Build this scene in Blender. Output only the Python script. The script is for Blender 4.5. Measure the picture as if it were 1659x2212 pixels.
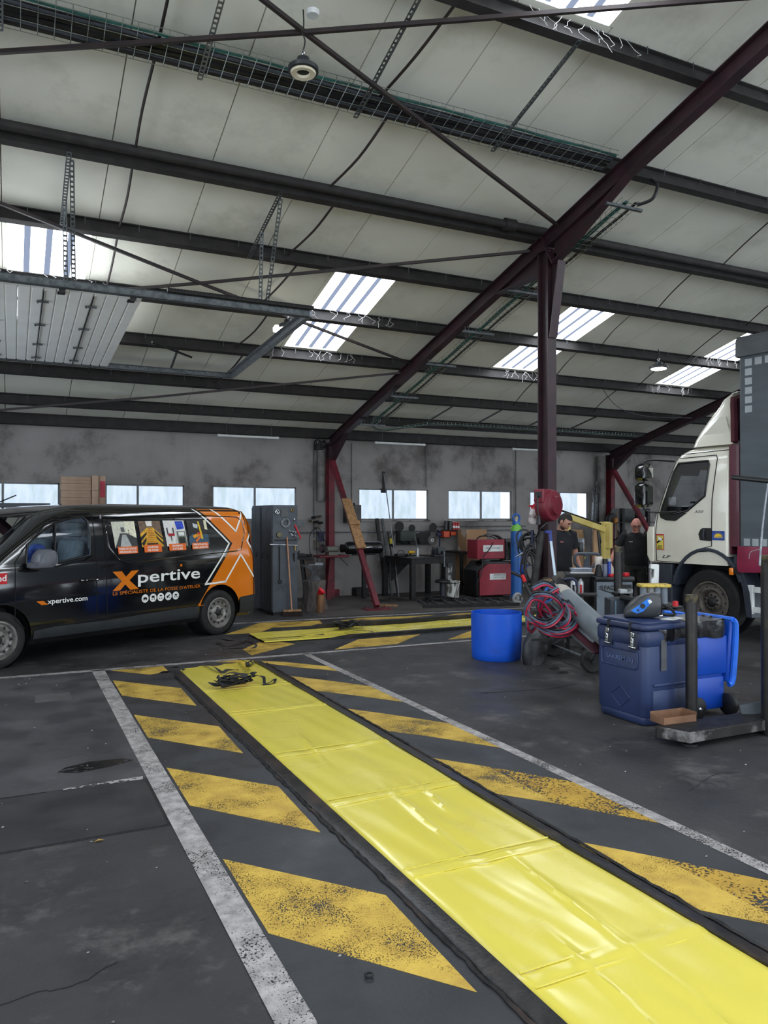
import bpy, bmesh, math, random
from mathutils import Vector, Matrix, noise
from mathutils.geometry import tessellate_polygon
R = math.radians
random.seed(7)
SC = bpy.context.scene
for o in list(bpy.data.objects): bpy.data.objects.remove(o)
COL = SC.collection
# ------------------------------------------------------------------ camera, world, exposure
EYE = 1.75
cam_d = bpy.data.cameras.new('camera'); cam = bpy.data.objects.new('camera', cam_d); COL.objects.link(cam)
cam_d.sensor_fit = 'HORIZONTAL'; cam_d.sensor_width = 36.0; cam_d.lens = 36.0*1665/1659
cam_d.clip_start = .05; cam_d.clip_end = 300
cam.location = (0, 0, EYE)
cam.rotation_euler = (R(90)+math.atan(11/1665), 0, -R(25.76))
SC.camera = cam
SC.view_settings.view_transform = 'Standard'; SC.view_settings.look = 'None'
SC.view_settings.exposure = 0.38; SC.view_settings.gamma = 1.0
SC.view_settings.use_curve_mapping = False
W = bpy.data.worlds.new('overcast_sky'); SC.world = W; W.use_nodes = True
W.node_tree.nodes['Background'].inputs[0].default_value = (.80, .90, 1.0, 1)
W.node_tree.nodes['Background'].inputs[1].default_value = 3.0
SKYLIGHT = 10.0      # backlit roof sheets
WINDOW = .95        # backlit obscured glass
# ------------------------------------------------------------------ materials
MATS = {}
def lin(c):
    if isinstance(c, (int, float)): c = (c, c, c)
    return tuple(((x/255)/12.92 if x/255 <= .04045 else ((x/255+.055)/1.055)**2.4) for x in c)
def mat(name, c1, c2=None, rough=.6, metal=0., scale=6., bump=0., bscale=30., coat=0., spec=.5, lo=.4, hi=.65, c3=None, s3=2., stretch=None, alpha=1., rvar=0.):
    if name in MATS: return MATS[name]
    m = bpy.data.materials.new(name); m.use_nodes = True; MATS[name] = m
    nt = m.node_tree; N = nt.nodes; L = nt.links; b = N['Principled BSDF']
    b.inputs['Roughness'].default_value = rough; b.inputs['Metallic'].default_value = metal
    b.inputs['Coat Weight'].default_value = coat; b.inputs['Coat Roughness'].default_value = .06
    b.inputs['Specular IOR Level'].default_value = spec
    b.inputs['Base Color'].default_value = (*lin(c1), 1)
    if alpha < 1: b.inputs['Alpha'].default_value = alpha
    if c2 is None and not bump and not c3: c2 = tuple(max(0, x*.86) for x in (c1 if not isinstance(c1, (int, float)) else (c1,)*3))
    tc = N.new('ShaderNodeTexCoord'); vec = tc.outputs['Object']
    if stretch:
        mp = N.new('ShaderNodeMapping'); mp.inputs['Scale'].default_value = stretch; L.new(vec, mp.inputs[0]); vec = mp.outputs[0]
    cur = None
    if c2 is not None:
        n = N.new('ShaderNodeTexNoise'); n.inputs['Scale'].default_value = scale; n.inputs['Detail'].default_value = 6; L.new(vec, n.inputs['Vector'])
        r = N.new('ShaderNodeValToRGB'); r.color_ramp.elements[0].position = lo; r.color_ramp.elements[1].position = hi
        r.color_ramp.elements[0].color = (*lin(c1), 1); r.color_ramp.elements[1].color = (*lin(c2), 1)
        L.new(n.outputs['Fac'], r.inputs[0]); cur = r.outputs[0]
        if rvar:
            mr = N.new('ShaderNodeMapRange'); mr.inputs['To Min'].default_value = rough-rvar; mr.inputs['To Max'].default_value = rough+rvar
            mr.inputs['From Min'].default_value = .35; mr.inputs['From Max'].default_value = .65
            L.new(n.outputs['Fac'], mr.inputs[0]); L.new(mr.outputs[0], b.inputs['Roughness'])
    if c3 is not None:
        n = N.new('ShaderNodeTexNoise'); n.inputs['Scale'].default_value = s3; n.inputs['Detail'].default_value = 8; n.inputs['Roughness'].default_value = .7; L.new(vec, n.inputs['Vector'])
        r = N.new('ShaderNodeMapRange'); r.inputs['From Min'].default_value = .52; r.inputs['From Max'].default_value = .68; L.new(n.outputs['Fac'], r.inputs[0])
        mx = N.new('ShaderNodeMixRGB'); L.new(r.outputs[0], mx.inputs[0]); L.new(cur, mx.inputs[1]) if cur else None
        mx.inputs[2].default_value = (*lin(c3), 1); cur = mx.outputs[0]
    if cur: L.new(cur, b.inputs['Base Color'])
    if bump:
        n = N.new('ShaderNodeTexNoise'); n.inputs['Scale'].default_value = bscale; n.inputs['Detail'].default_value = 5; L.new(vec, n.inputs['Vector'])
        bp = N.new('ShaderNodeBump'); bp.inputs['Strength'].default_value = bump; bp.inputs['Distance'].default_value = .004
        L.new(n.outputs['Fac'], bp.inputs['Height']); L.new(bp.outputs[0], b.inputs['Normal'])
    return m
def emit(name, c, s, tex=None):
    if name in MATS: return MATS[name]
    m = bpy.data.materials.new(name); m.use_nodes = True; MATS[name] = m
    nt = m.node_tree; N = nt.nodes; L = nt.links; N.remove(N['Principled BSDF'])
    e = N.new('ShaderNodeEmission'); e.inputs[0].default_value = (*lin(c), 1); e.inputs[1].default_value = s
    L.new(e.outputs[0], N['Material Output'].inputs[0])
    if tex:
        tc = N.new('ShaderNodeTexCoord'); mp = N.new('ShaderNodeMapping'); mp.inputs['Scale'].default_value = tex[2]; L.new(tc.outputs['Object'], mp.inputs[0])
        n = N.new('ShaderNodeTexNoise'); n.inputs['Scale'].default_value = tex[1]; n.inputs['Detail'].default_value = 4; L.new(mp.outputs[0], n.inputs['Vector'])
        r = N.new('ShaderNodeValToRGB'); r.color_ramp.elements[0].position = .38; r.color_ramp.elements[1].position = .62
        r.color_ramp.elements[0].color = (*lin(c), 1); r.color_ramp.elements[1].color = (*lin(tex[0]), 1)
        L.new(n.outputs['Fac'], r.inputs[0]); L.new(r.outputs[0], e.inputs[0])
    return m
def paint(name, c1, c2, wear=.5, scale=9., fine=60., rough=.7):
    """worn road paint: opaque colour with transparent gaps where it has rubbed away"""
    if name in MATS: return MATS[name]
    m = mat(name, c1, c2, rough=rough, scale=scale, lo=.35, hi=.7)
    nt = m.node_tree; N = nt.nodes; L = nt.links; b = N['Principled BSDF']
    tc = N.new('ShaderNodeTexCoord')
    a = N.new('ShaderNodeTexNoise'); a.inputs['Scale'].default_value = fine; a.inputs['Detail'].default_value = 3; L.new(tc.outputs['Object'], a.inputs['Vector'])
    c = N.new('ShaderNodeTexNoise'); c.inputs['Scale'].default_value = 2.2; c.inputs['Detail'].default_value = 7; c.inputs['Roughness'].default_value = .65; L.new(tc.outputs['Object'], c.inputs['Vector'])
    ad = N.new('ShaderNodeMath'); ad.operation = 'ADD'; L.new(a.outputs['Fac'], ad.inputs[0]); L.new(c.outputs['Fac'], ad.inputs[1])
    mr = N.new('ShaderNodeMapRange'); mr.inputs['From Min'].default_value = .96+wear*.22; mr.inputs['From Max'].default_value = 1.02+wear*.22
    mr.inputs['To Min'].default_value = 1; mr.inputs['To Max'].default_value = .0; L.new(ad.outputs[0], mr.inputs[0]); L.new(mr.outputs[0], b.inputs['Alpha'])
    return m
def glass(name, c, alpha=.25, rough=.03):
    if name in MATS: return MATS[name]
    m = bpy.data.materials.new(name); m.use_nodes = True; MATS[name] = m
    nt = m.node_tree; N = nt.nodes; L = nt.links; N.remove(N['Principled BSDF'])
    t = N.new('ShaderNodeBsdfTransparent'); t.inputs[0].default_value = (*lin(c), 1)
    g = N.new('ShaderNodeBsdfGlossy'); g.inputs['Roughness'].default_value = rough
    f = N.new('ShaderNodeFresnel'); f.inputs[0].default_value = 1.5
    x = N.new('ShaderNodeMixShader'); L.new(f.outputs[0], x.inputs[0]); L.new(t.outputs[0], x.inputs[1]); L.new(g.outputs[0], x.inputs[2])
    L.new(x.outputs[0], N['Material Output'].inputs[0]); return m
# ------------------------------------------------------------------ mesh builder
class MB:
    def __init__(s, M=None): s.v = []; s.f = []; s.M = M or Matrix()
    def add(s, vs, fs):
        k = len(s.v); M = s.M
        s.v += [tuple(M @ Vector(v)) for v in vs]; s.f += [tuple(i+k for i in f) for f in fs]; return s
    def box(s, x0, x1, y0, y1, z0, z1):
        return s.add([(x0,y0,z0),(x1,y0,z0),(x1,y1,z0),(x0,y1,z0),(x0,y0,z1),(x1,y0,z1),(x1,y1,z1),(x0,y1,z1)],
                     [(0,3,2,1),(4,5,6,7),(0,1,5,4),(1,2,6,5),(2,3,7,6),(3,0,4,7)])
    def cbox(s, c, d, rz=0.):
        M = s.M; s.M = M @ Matrix.Translation(c) @ Matrix.Rotation(rz, 4, 'Z'); s.box(-d[0]/2, d[0]/2, -d[1]/2, d[1]/2, -d[2]/2, d[2]/2); s.M = M; return s
    def rbox(s, x0, x1, y0, y1, z0, z1, r=.02, n=3):
        """box with rounded vertical edges and softened top and bottom"""
        def ring(ins, z):
            o = []; rr = max(r-ins, .001)
            for cx, cy, a0 in ((x1-r, y1-r, 0), (x0+r, y1-r, 90), (x0+r, y0+r, 180), (x1-r, y0+r, 270)):
                for i in range(n+1): a = R(a0+90*i/n); o.append((cx+rr*math.cos(a), cy+rr*math.sin(a), z))
            return o
        e = min(r*.6, (z1-z0)*.3)
        return s.loft([ring(e, z0), ring(e*.3, z0+e*.3), ring(0, z0+e), ring(0, z1-e), ring(e*.3, z1-e*.3), ring(e, z1)], cap=True)
    def loft(s, rings, cap=False, closed=True):
        n = len(rings[0]); vs = [p for r in rings for p in r]; fs = []
        for i in range(len(rings)-1):
            for j in range(n if closed else n-1):
                a = i*n+j; b = i*n+(j+1) % n; fs.append((a, b, b+n, a+n))
        if cap: fs.append(tuple(range(n))[::-1]); fs.append(tuple(range((len(rings)-1)*n, len(rings)*n)))
        return s.add(vs, fs)
    def cyl(s, p0, p1, r0, r1=None, seg=12, cap=True):
        return s.tube([p0, p1], [r0, r0 if r1 is None else r1], seg, cap)
    def tube(s, pts, r, seg=8, cap=True, closed=False, flat=1., up=None):
        pts = [Vector(p) for p in pts]; n = len(pts)
        if not isinstance(r, (list, tuple)): r = [r]*n
        rings = []; pu = None
        for i, p in enumerate(pts):
            if closed: t = pts[(i+1) % n]-pts[i-1]
            else: t = pts[min(i+1, n-1)]-pts[max(i-1, 0)]
            if t.length < 1e-9: t = Vector((0, 0, 1))
            t.normalize()
            if pu is None:
                u = Vector(up) if up else (Vector((0, 0, 1)) if abs(t.z) < .9 else Vector((1, 0, 0)))
            else: u = pu
            u = (u-t*u.dot(t)); u = u.normalized() if u.length > 1e-6 else Vector((1, 0, 0)).cross(t).normalized()
            pu = u; w = t.cross(u)
            rings.append([tuple(p+(u*math.cos(2*math.pi*k/seg)*flat+w*math.sin(2*math.pi*k/seg))*r[i]) for k in range(seg)])
        if closed: rings.append(rings[0]); cap = False
        return s.loft(rings, cap=cap)
    def lathe(s, prof, c=(0,0,0), axis='Z', seg=24, cap=True, sx=1., sy=1.):
        Q = {'Z': Matrix(), 'X': Matrix.Rotation(R(90), 4, 'Y'), 'Y': Matrix.Rotation(R(-90), 4, 'X')}[axis]
        M = s.M; s.M = M @ Matrix.Translation(c) @ Q
        s.loft([[(max(r,.0005)*math.cos(2*math.pi*k/seg)*sx, max(r,.0005)*math.sin(2*math.pi*k/seg)*sy, z) for k in range(seg)] for r, z in prof], cap=cap)
        s.M = M; return s
    def prism(s, poly, a, b, axis='Y'):
        """2-D polygon swept from a to b along axis; poly coords are the other two axes in order"""
        def P(u, v, w): return {'Y': (u, w, v), 'X': (w, u, v), 'Z': (u, v, w)}[axis]
        n = len(poly); vs = [P(u, v, a) for u, v in poly]+[P(u, v, b) for u, v in poly]
        fs = [(i, (i+1) % n, (i+1) % n+n, i+n) for i in range(n)]
        for t in tessellate_polygon([[Vector((u, v, 0)) for u, v in poly]]): fs += [t, tuple(i+n for i in t[::-1])]
        return s.add(vs, fs)
    def beam(s, p0, p1, w, h, up=(0,0,1)):
        p0 = Vector(p0); p1 = Vector(p1); t = (p1-p0).normalized(); u = Vector(up); u = (u-t*u.dot(t)).normalized(); q = t.cross(u)
        r = lambda p: [tuple(p+q*a*w/2+u*b*h/2) for a, b in ((-1,-1),(1,-1),(1,1),(-1,1))]
        return s.loft([r(p0), r(p1)], cap=True)
    def ibeam(s, p0, p1, w, h, tf=.012, tw=.01, up=(0,0,1)):
        p0 = Vector(p0); p1 = Vector(p1); t = (p1-p0).normalized(); u = Vector(up); u = (u-t*u.dot(t)).normalized(); q = t.cross(u)
        a, b, c, d = w/2, h/2, tw/2, h/2-tf
        pr = [(-a,-b),(a,-b),(a,-d),(c,-d),(c,d),(a,d),(a,b),(-a,b),(-a,d),(-c,d),(-c,-d),(-a,-d)]
        r = lambda p: [tuple(p+q*x+u*y) for x, y in pr]
        k = len(s.v); s.loft([r(p0), r(p1)])
        for o in (0, 12):
            for f in ((0,1,2,11),(11,2,3,10),(10,3,4,9),(9,4,5,8),(8,5,6,7)): s.f.append(tuple(k+o+i for i in f))
        return s
    def ball(s, c, r, seg=12, rings=8, sx=1, sy=1, sz=1):
        return s.loft([[(c[0]+r*sx*math.sin(math.pi*max(.02, min(.98, i/rings)))*math.cos(2*math.pi*k/seg), c[1]+r*sy*math.sin(math.pi*max(.02, min(.98, i/rings)))*math.sin(2*math.pi*k/seg), c[2]-r*sz*math.cos(math.pi*i/rings)) for k in range(seg)] for i in range(rings+1)], cap=True)
    def torus(s, c, R0, r, axis='Z', seg=20, ss=8):
        Q = {'Z': Matrix(), 'X': Matrix.Rotation(R(90), 4, 'Y'), 'Y': Matrix.Rotation(R(-90), 4, 'X')}[axis]
        M = s.M; s.M = M @ Matrix.Translation(c) @ Q
        s.tube([(R0*math.cos(2*math.pi*k/seg), R0*math.sin(2*math.pi*k/seg), 0) for k in range(seg)], r, ss, closed=True); s.M = M; return s
def smooth_pts(pts, k=6, closed=False):
    P = [Vector(p) for p in pts]; n = len(P); out = []
    for i in range(n if closed else n-1):
        a = P[(i-1) % n] if closed or i else P[0]; b = P[i]; c = P[(i+1) % n]; d = P[(i+2) % n] if closed or i < n-2 else P[-1]
        for j in range(k):
            t = j/k; out.append(.5*((2*b)+(c-a)*t+(2*a-5*b+4*c-d)*t*t+(3*b-a-3*c+d)*t**3))
    if not closed: out.append(P[-1])
    return out
def tag(o, label=None, cat=None, group=None, kind=None):
    if label: o['label'] = label
    if cat: o['category'] = cat
    if group: o['group'] = group
    if kind: o['kind'] = kind
    return o
XF = {}
def thing(name, label=None, cat=None, loc=(0,0,0), rz=0., group=None, kind=None, M=None):
    o = bpy.data.objects.new(name, None); COL.objects.link(o); o.empty_display_size = .1
    Mx = M or (Matrix.Translation(loc) @ Matrix.Rotation(rz, 4, 'Z')); o.matrix_local = Mx; XF[o.name] = Mx
    return tag(o, label, cat, group, kind)
def obj(name, mb, m, parent=None, world=False, flat=False, ang=35, bevel=0., origin=None, label=None, cat=None, group=None, kind=None, remesh=0., sub=0):
    """world=True: the vertices are in world coordinates although the part has a parent"""
    me = bpy.data.meshes.new(name); vs = mb.v
    if world and parent: I = world_of(parent).inverted(); vs = [tuple(I @ Vector(v)) for v in vs]
    L = None
    if parent is None:
        if origin is None:
            xs, ys, zs = zip(*vs); origin = ((min(xs)+max(xs))/2, (min(ys)+max(ys))/2, min(zs))
        L = Vector(origin); vs = [(v[0]-L.x, v[1]-L.y, v[2]-L.z) for v in vs]
    me.from_pydata(vs, [], mb.f); me.validate(); 
    bm = bmesh.new(); bm.from_mesh(me); bmesh.ops.recalc_face_normals(bm, faces=bm.faces); bm.to_mesh(me); bm.free()
    for x in (m if isinstance(m, (list, tuple)) else [m]): me.materials.append(x)
    if not flat: me.polygons.foreach_set('use_smooth', [True]*len(me.polygons)); me.set_sharp_from_angle(angle=R(ang))
    o = bpy.data.objects.new(name, me); COL.objects.link(o)
    if L is not None: o.location = L; XF[o.name] = Matrix.Translation(L)
    if parent: o.parent = parent; XF[o.name] = world_of(parent)
    if bevel: b = o.modifiers.new('bevel', 'BEVEL'); b.width = bevel; b.segments = 2; b.limit_method = 'ANGLE'; b.angle_limit = R(40)
    if remesh:
        b = o.modifiers.new('remesh', 'REMESH'); b.mode = 'VOXEL'; b.voxel_size = remesh; b.use_smooth_shade = True
        b = o.modifiers.new('smooth', 'SMOOTH'); b.iterations = 4; b.factor = .5
    if sub: b = o.modifiers.new('sub', 'SUBSURF'); b.levels = sub; b.render_levels = sub
    return tag(o, label, cat, group, kind)
def world_of(o): return XF.get(o.name, Matrix())
def dup(root, loc, rz=0., label=None, group=None):
    r = root.copy(); COL.objects.link(r); r.location = loc; r.rotation_euler = (0, 0, rz)
    if label: r['label'] = label
    if group: r['group'] = group
    for ch in list(root.children):
        c = ch.copy(); COL.objects.link(c); c.parent = r
        for g2 in ch.children: d = g2.copy(); COL.objects.link(d); d.parent = c
    return r
def cut(o, cutters, op='DIFFERENCE'):
    """boolean o with MB volumes (same local space) and bake the result"""
    tmp = []
    for mb in cutters:
        me = bpy.data.meshes.new('c'); me.from_pydata(mb.v, [], mb.f); bm = bmesh.new(); bm.from_mesh(me); bmesh.ops.recalc_face_normals(bm, faces=bm.faces); bm.to_mesh(me); bm.free()
        c = bpy.data.objects.new('c', me); COL.objects.link(c); c.matrix_world = world_of(o); tmp.append(c)
        b = o.modifiers.new('b', 'BOOLEAN'); b.operation = op; b.solver = 'EXACT'; b.object = c
    bpy.context.view_layer.update()
    dg = bpy.context.evaluated_depsgraph_get(); new = bpy.data.meshes.new_from_object(o.evaluated_get(dg))
    o.modifiers.clear(); old = o.data; o.data = new; new.name = old.name
    for c in tmp: bpy.data.objects.remove(c)
    new.polygons.foreach_set('use_smooth', [True]*len(new.polygons)); new.set_sharp_from_angle(angle=R(35))
    return o
TXT = {}
def text_mb(s, size, fn, x0=0., z0=0., width=None, align='L', bold=0., shear=0.):
    """flat lettering; fn(u, v) maps the drawing plane to 3-D"""
    cu = bpy.data.curves.new('t', 'FONT'); cu.body = s; cu.size = 1; cu.offset = bold; cu.shear = shear; cu.resolution_u = 3
    o = bpy.data.objects.new('t', cu); COL.objects.link(o); bpy.context.view_layer.update()
    dg = bpy.context.evaluated_depsgraph_get(); me = bpy.data.meshes.new_from_object(o.evaluated_get(dg))
    vs = [v.co.copy() for v in me.vertices]; fs = [tuple(p.vertices) for p in me.polygons]
    bpy.data.objects.remove(o); bpy.data.curves.remove(cu); bpy.data.meshes.remove(me)
    xs = [v.x for v in vs]; a, b = min(xs), max(xs); k = size if width is None else width/(b-a)
    mb = MB(); w = (b-a)*k; off = {'L': 0, 'C': -w/2, 'R': -w}[align]
    mb.v = [tuple(fn(x0+off+(v.x-a)*k, z0+v.y*size)) for v in vs]; mb.f = fs
    return mb
def decal_mb(poly, fn, zs=None, xs=None):
    bm = bmesh.new(); bm.faces.new([bm.verts.new((x, z, 0)) for x, z in poly])
    zz = [z for _, z in poly]; xx = [x for x, _ in poly]
    if zs:
        z = min(zz)+zs
        while z < max(zz): bmesh.ops.bisect_plane(bm, geom=bm.verts[:]+bm.edges[:]+bm.faces[:], plane_co=(0, z, 0), plane_no=(0, 1, 0)); z += zs
    if xs:
        x = min(xx)+xs
        while x < max(xx): bmesh.ops.bisect_plane(bm, geom=bm.verts[:]+bm.edges[:]+bm.faces[:], plane_co=(x, 0, 0), plane_no=(1, 0, 0)); x += xs
    bmesh.ops.triangulate(bm, faces=bm.faces[:])
    bm.verts.ensure_lookup_table(); mb = MB(); mb.v = [tuple(fn(v.co.x, v.co.y)) for v in bm.verts]; mb.f = [tuple(v.index for v in f.verts) for f in bm.faces]
    bm.free(); return mb
def merge(*ms):
    r = MB()
    for m in ms: k = len(r.v); r.v += m.v; r.f += [tuple(i+k for i in f) for f in m.f]
    return r
# positions read off as sight lines and turned into real places on the floor or on a wall plane
_cy, _sy = math.cos(R(25.76)), math.sin(R(25.76)); _p = math.atan(11/1665)
def _ray(px, py):
    u = (px-829.5)/1665; v = -(py-1106)/1665; f = math.cos(_p)-v*math.sin(_p)
    return Vector((_cy*u+_sy*f, -_sy*u+_cy*f, math.sin(_p)+v*math.cos(_p)))
def onz(px, py, z=0.): d = _ray(px, py); t = (z-EYE)/d.z; return Vector((d.x*t, d.y*t, z))
def ony(px, py, Y): d = _ray(px, py); t = Y/d.y; return Vector((d.x*t, Y, EYE+d.z*t))
def onx(px, py, X): d = _ray(px, py); t = X/d.x; return Vector((X, d.y*t, EYE+d.z*t))
def att(px, py, t): d = _ray(px, py); return Vector((d.x*t, d.y*t, EYE+d.z*t))
# ------------------------------------------------------------------ shared materials
steel_dark = mat('oily_dark_steel', (24,24,26), (40,39,39), rough=.6, scale=14, metal=.3)
purlin_m = mat('purlin_brown_black', (30,27,26), (44,40,39), rough=.75, scale=7)
plum = mat('plum_frame_paint', (54,31,38), (40,25,30), rough=.45, scale=5, c3=(32,24,27), s3=3)
red_frame = mat('faded_red_frame_paint', (112,30,44), (84,25,36), rough=.6, scale=7, c3=(58,28,34), s3=4)
galv = mat('galvanised_steel', (142,146,150), (112,116,122), rough=.45, metal=.7, scale=20)
galv_d = mat('dull_galvanised', (98,102,104), (70,74,76), rough=.6, metal=.5, scale=18)
black_rub = mat('black_rubber', (15,15,16), (24,24,26), rough=.55, scale=20)
black_pl = mat('black_plastic', (14,14,16), (22,22,24), rough=.4, scale=12)
chrome = mat('bright_chrome', (215,218,222), (170,174,180), rough=.22, metal=1., scale=9)
white_pl = mat('white_plastic', (222,224,222), (200,202,200), rough=.45, scale=6)
wood_m = mat('bare_wood', (168,128,88), (128,94,62), rough=.7, scale=3, stretch=(8,8,1))
card_m = mat('cardboard', (168,134,104), (146,114,86), rough=.85, scale=4)
tyre_m = mat('tyre_rubber', (20,20,21), (32,31,31), rough=.8, scale=10, bump=.1, bscale=60)
# ------------------------------------------------------------------ floor
FX0, FX1, FY0, FY1 = -5.5, 26., -9., 15.9
fm = mat('oil_stained_asphalt', (42,41,43), (54,52,53), rough=.6, scale=1.1, lo=.35, hi=.7, c3=(29,28,30), s3=.9, bump=1., bscale=20., rvar=.18)
nt = fm.node_tree; N = nt.nodes; L = nt.links; b = N['Principled BSDF']
# pale dust and scuffs on top of the asphalt
tc = N.new('ShaderNodeTexCoord'); n1 = N.new('ShaderNodeTexNoise'); n1.inputs['Scale'].default_value = 1.7; n1.inputs['Detail'].default_value = 12; n1.inputs['Roughness'].default_value = .78
L.new(tc.outputs['Object'], n1.inputs['Vector']); r1 = N.new('ShaderNodeMapRange'); r1.inputs['From Min'].default_value = .53; r1.inputs['From Max'].default_value = .76; L.new(n1.outputs['Fac'], r1.inputs[0])
prev = b.inputs['Base Color'].links[0].from_socket; mx = N.new('ShaderNodeMixRGB'); L.new(r1.outputs[0], mx.inputs[0]); L.new(prev, mx.inputs[1]); mx.inputs[2].default_value = (*lin((104,100,98)), 1); L.new(mx.outputs[0], b.inputs['Base Color'])
mb = MB(); nx, ny = 63, 50
floor = obj('floor', mb.box(FX0, FX1, FY0, FY1, -.2, 0), fm, origin=(0,0,0), flat=True, kind='structure')
def flat_part(name, polys, z, m, h=.0015, label=None):
    mb = MB()
    for p in polys: mb.prism([(q[0], q[1]) for q in p], z, z+h, 'Z')
    return obj(name, mb, m, floor, flat=True, label=label)
zone = mat('painted_grey_zone', (42,44,48), (52,53,56), rough=.5, scale=2.2, c3=(32,32,34), s3=1.6, bump=.3, bscale=40, rvar=.15)
flat_part('painted_zone', [[(.92,-2),(3.38,-2),(3.38,9.33),(.92,9.33)]], .0004, zone, label='dark grey painted ground around the near pit')
flat_part('painted_zone', [[(2.9,9.33),(11.5,9.33),(11.5,12.05),(2.9,12.45)]], .0004, zone, label='dark grey painted ground around the far pit')
yel = paint('worn_yellow_paint', (206,172,72), (178,144,60), wear=.42, scale=7, fine=170)
yel2 = paint('very_worn_yellow_paint', (184,148,52), (162,126,46), wear=.22, scale=7, fine=60)
whi = paint('worn_white_paint', (170,165,163), (128,123,122), wear=.5, scale=14, fine=120)
def stripe(p, m=yel): flat_part('yellow_stripe', [p], .0022, m)
for k in range(0, 5):
    y = 8.70-1.595*k
    stripe([(.975, y), (.975, y-.78), (1.545, y-.78-.72), (1.56, y-.70)])
stripe([(1.02,9.27),(1.38,8.84),(1.60,8.93),(1.60,9.27)])
for k in range(0, 6):
    y = 8.115-1.60*k
    a = [(2.735, y), (2.735, y-.80), (3.0, y-1.13), (3.01, y-.37)]; c = [(3.01, y-.37), (3.0, y-1.13), (3.335, y-1.62), (3.335, y-.86)]
    stripe(a); stripe(c, yel if k < 2 else yel2)
stripe([(2.50,9.27),(2.95,8.92),(3.34,8.42),(3.34,8.12),(2.98,8.55),(2.72,8.95),(2.2,9.27)])
G = lambda *l: [tuple(onz(*p)[:2]) for p in l]
stripe(G((524,1403.5),(543.7,1416),(637,1391.5),(600,1386),(560,1388)))
stripe(G((722.8,1403.5),(858,1391.6),(907.7,1370.5),(774,1381.6)))
stripe(G((968,1382),(1060,1374),(1110,1352),(1021,1361)))
stripe(G((487,1371),(560,1367),(590,1356),(700,1351),(690,1341),(560,1346)))
stripe(G((720,1343),(870,1336),(940,1329),(780,1335)))
stripe(G((960,1331),(1050,1327),(1080,1321),(985,1326)))
for p in ([(.82,-2),(.955,-2),(.955,9.35),(.82,9.35)], [(3.335,-2),(3.425,-2),(3.425,9.33),(3.335,9.33)], [(-2.6,9.33),(11.5,9.20),(11.5,9.29),(-2.6,9.43)], [(2.9,12.43),(11.5,12.0),(11.5,12.1),(2.9,12.55)]):
    flat_part('white_line', [p], .0034, whi)
slab = mat('smoother_concrete', (60,59,62), (78,76,78), rough=.5, scale=2.4, c3=(42,41,44), s3=1.2, bump=.35, bscale=22, rvar=.15)
flat_part('floor_slab', [[(-3.4,5.41),(.83,5.36),(.83,9.36),(-3.4,9.46)]], .0008, slab)
flat_part('floor_slab', [[(-3.4,4.50),(.812,4.50),(.812,5.33),(-3.4,5.39)]], .0008, mat('darker_slab', (38,37,40), (48,47,48), rough=.55, scale=2.4, bump=.3, bscale=30, rvar=.12))
crack = mat('joint_black', (12,12,13), (24,23,23), rough=.9)
flat_part('floor_joint', [[(-3.4,4.475),(.83,4.478),(.83,4.494),(-3.4,4.49)]], .001, crack)
flat_part('floor_joint', [[(.80,4.5),(.82,4.5),(.82,5.34),(.80,5.34)]], .001, crack)
flat_part('floor_joint', [[(-3.4,5.395),(.2,5.355),(.2,5.362),(-3.4,5.402)]], .001, crack)
flat_part('dust_streak', [[(.3,5.345),(.79,5.34),(.8,5.40),(.3,5.37)]], .0024, paint('pale_dust', (170,166,162), (140,138,136), wear=.2, fine=30))
cov = obj('inspection_cover', MB().box(.20,.525,7.97,8.30,.001,.006), mat('cover_plate', (84,82,82), (70,68,68), rough=.6, bump=.4, bscale=40), floor, label='small square metal inspection cover')
conc = mat('pale_back_concrete', (84,78,75), (66,61,59), rough=.8, scale=1.5, c3=(64,58,57), s3=1.1, bump=.3, bscale=18)
flat_part('floor_slab', [[(4.9,12.62),(11.6,12.25),(11.6,15.85),(4.9,15.85)]], .0006, conc, label='paler strip of floor along the back wall')
rd = random.Random(21); mb = MB()
for k in range(420):
    x, y, s_ = rd.uniform(-2,8.5), rd.uniform(1.6,12.5), rd.uniform(.003,.011)
    if 1.55 < x < 2.8 and y < 9.1: continue
    mb.add([(x-s_,y,.004),(x,y-s_*.6,.004),(x+s_,y+s_*.2,.004),(x,y+s_*.7,.004),(x,y,.004+s_*.7)], [(0,1,4),(1,2,4),(2,3,4),(3,0,4)])
obj('floor_grit', mb, mat('pale_grit', (150,146,142), (70,68,66), rough=.9, scale=3, lo=.45, hi=.55), floor, flat=True, kind='stuff')
mb = MB()
for p_ in ([(-.3,3.0),(.05,3.12),(.2,3.10),(.38,3.2)], [(.3,6.05),(.45,6.1),(.52,6.02),(.7,6.08)], [(4.2,6.5),(4.9,6.35),(5.4,6.45)], [(3.9,3.6),(4.3,3.75),(4.5,3.7)]):
    mb.tube([(x,y,.001) for x, y in smooth_pts([(a,b_,0) for a, b_ in p_],4) for _ in (0,)] if False else [(v.x+rd.uniform(-.008,.008),v.y+rd.uniform(-.008,.008),.0015) for v in smooth_pts([(a,b_,0) for a, b_ in p_],6)], .0018, 4)
obj('floor_crack', mb, crack, floor, kind='stuff')
flat_part('oil_patch', [[(.28,5.72),(.42,5.66),(.62,5.70),(.80,5.78),(.72,5.86),(.5,5.88),(.34,5.82)]], .0026, paint('oil_black', (14,14,15), (26,25,24), wear=.25, fine=24, rough=.25))
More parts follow.
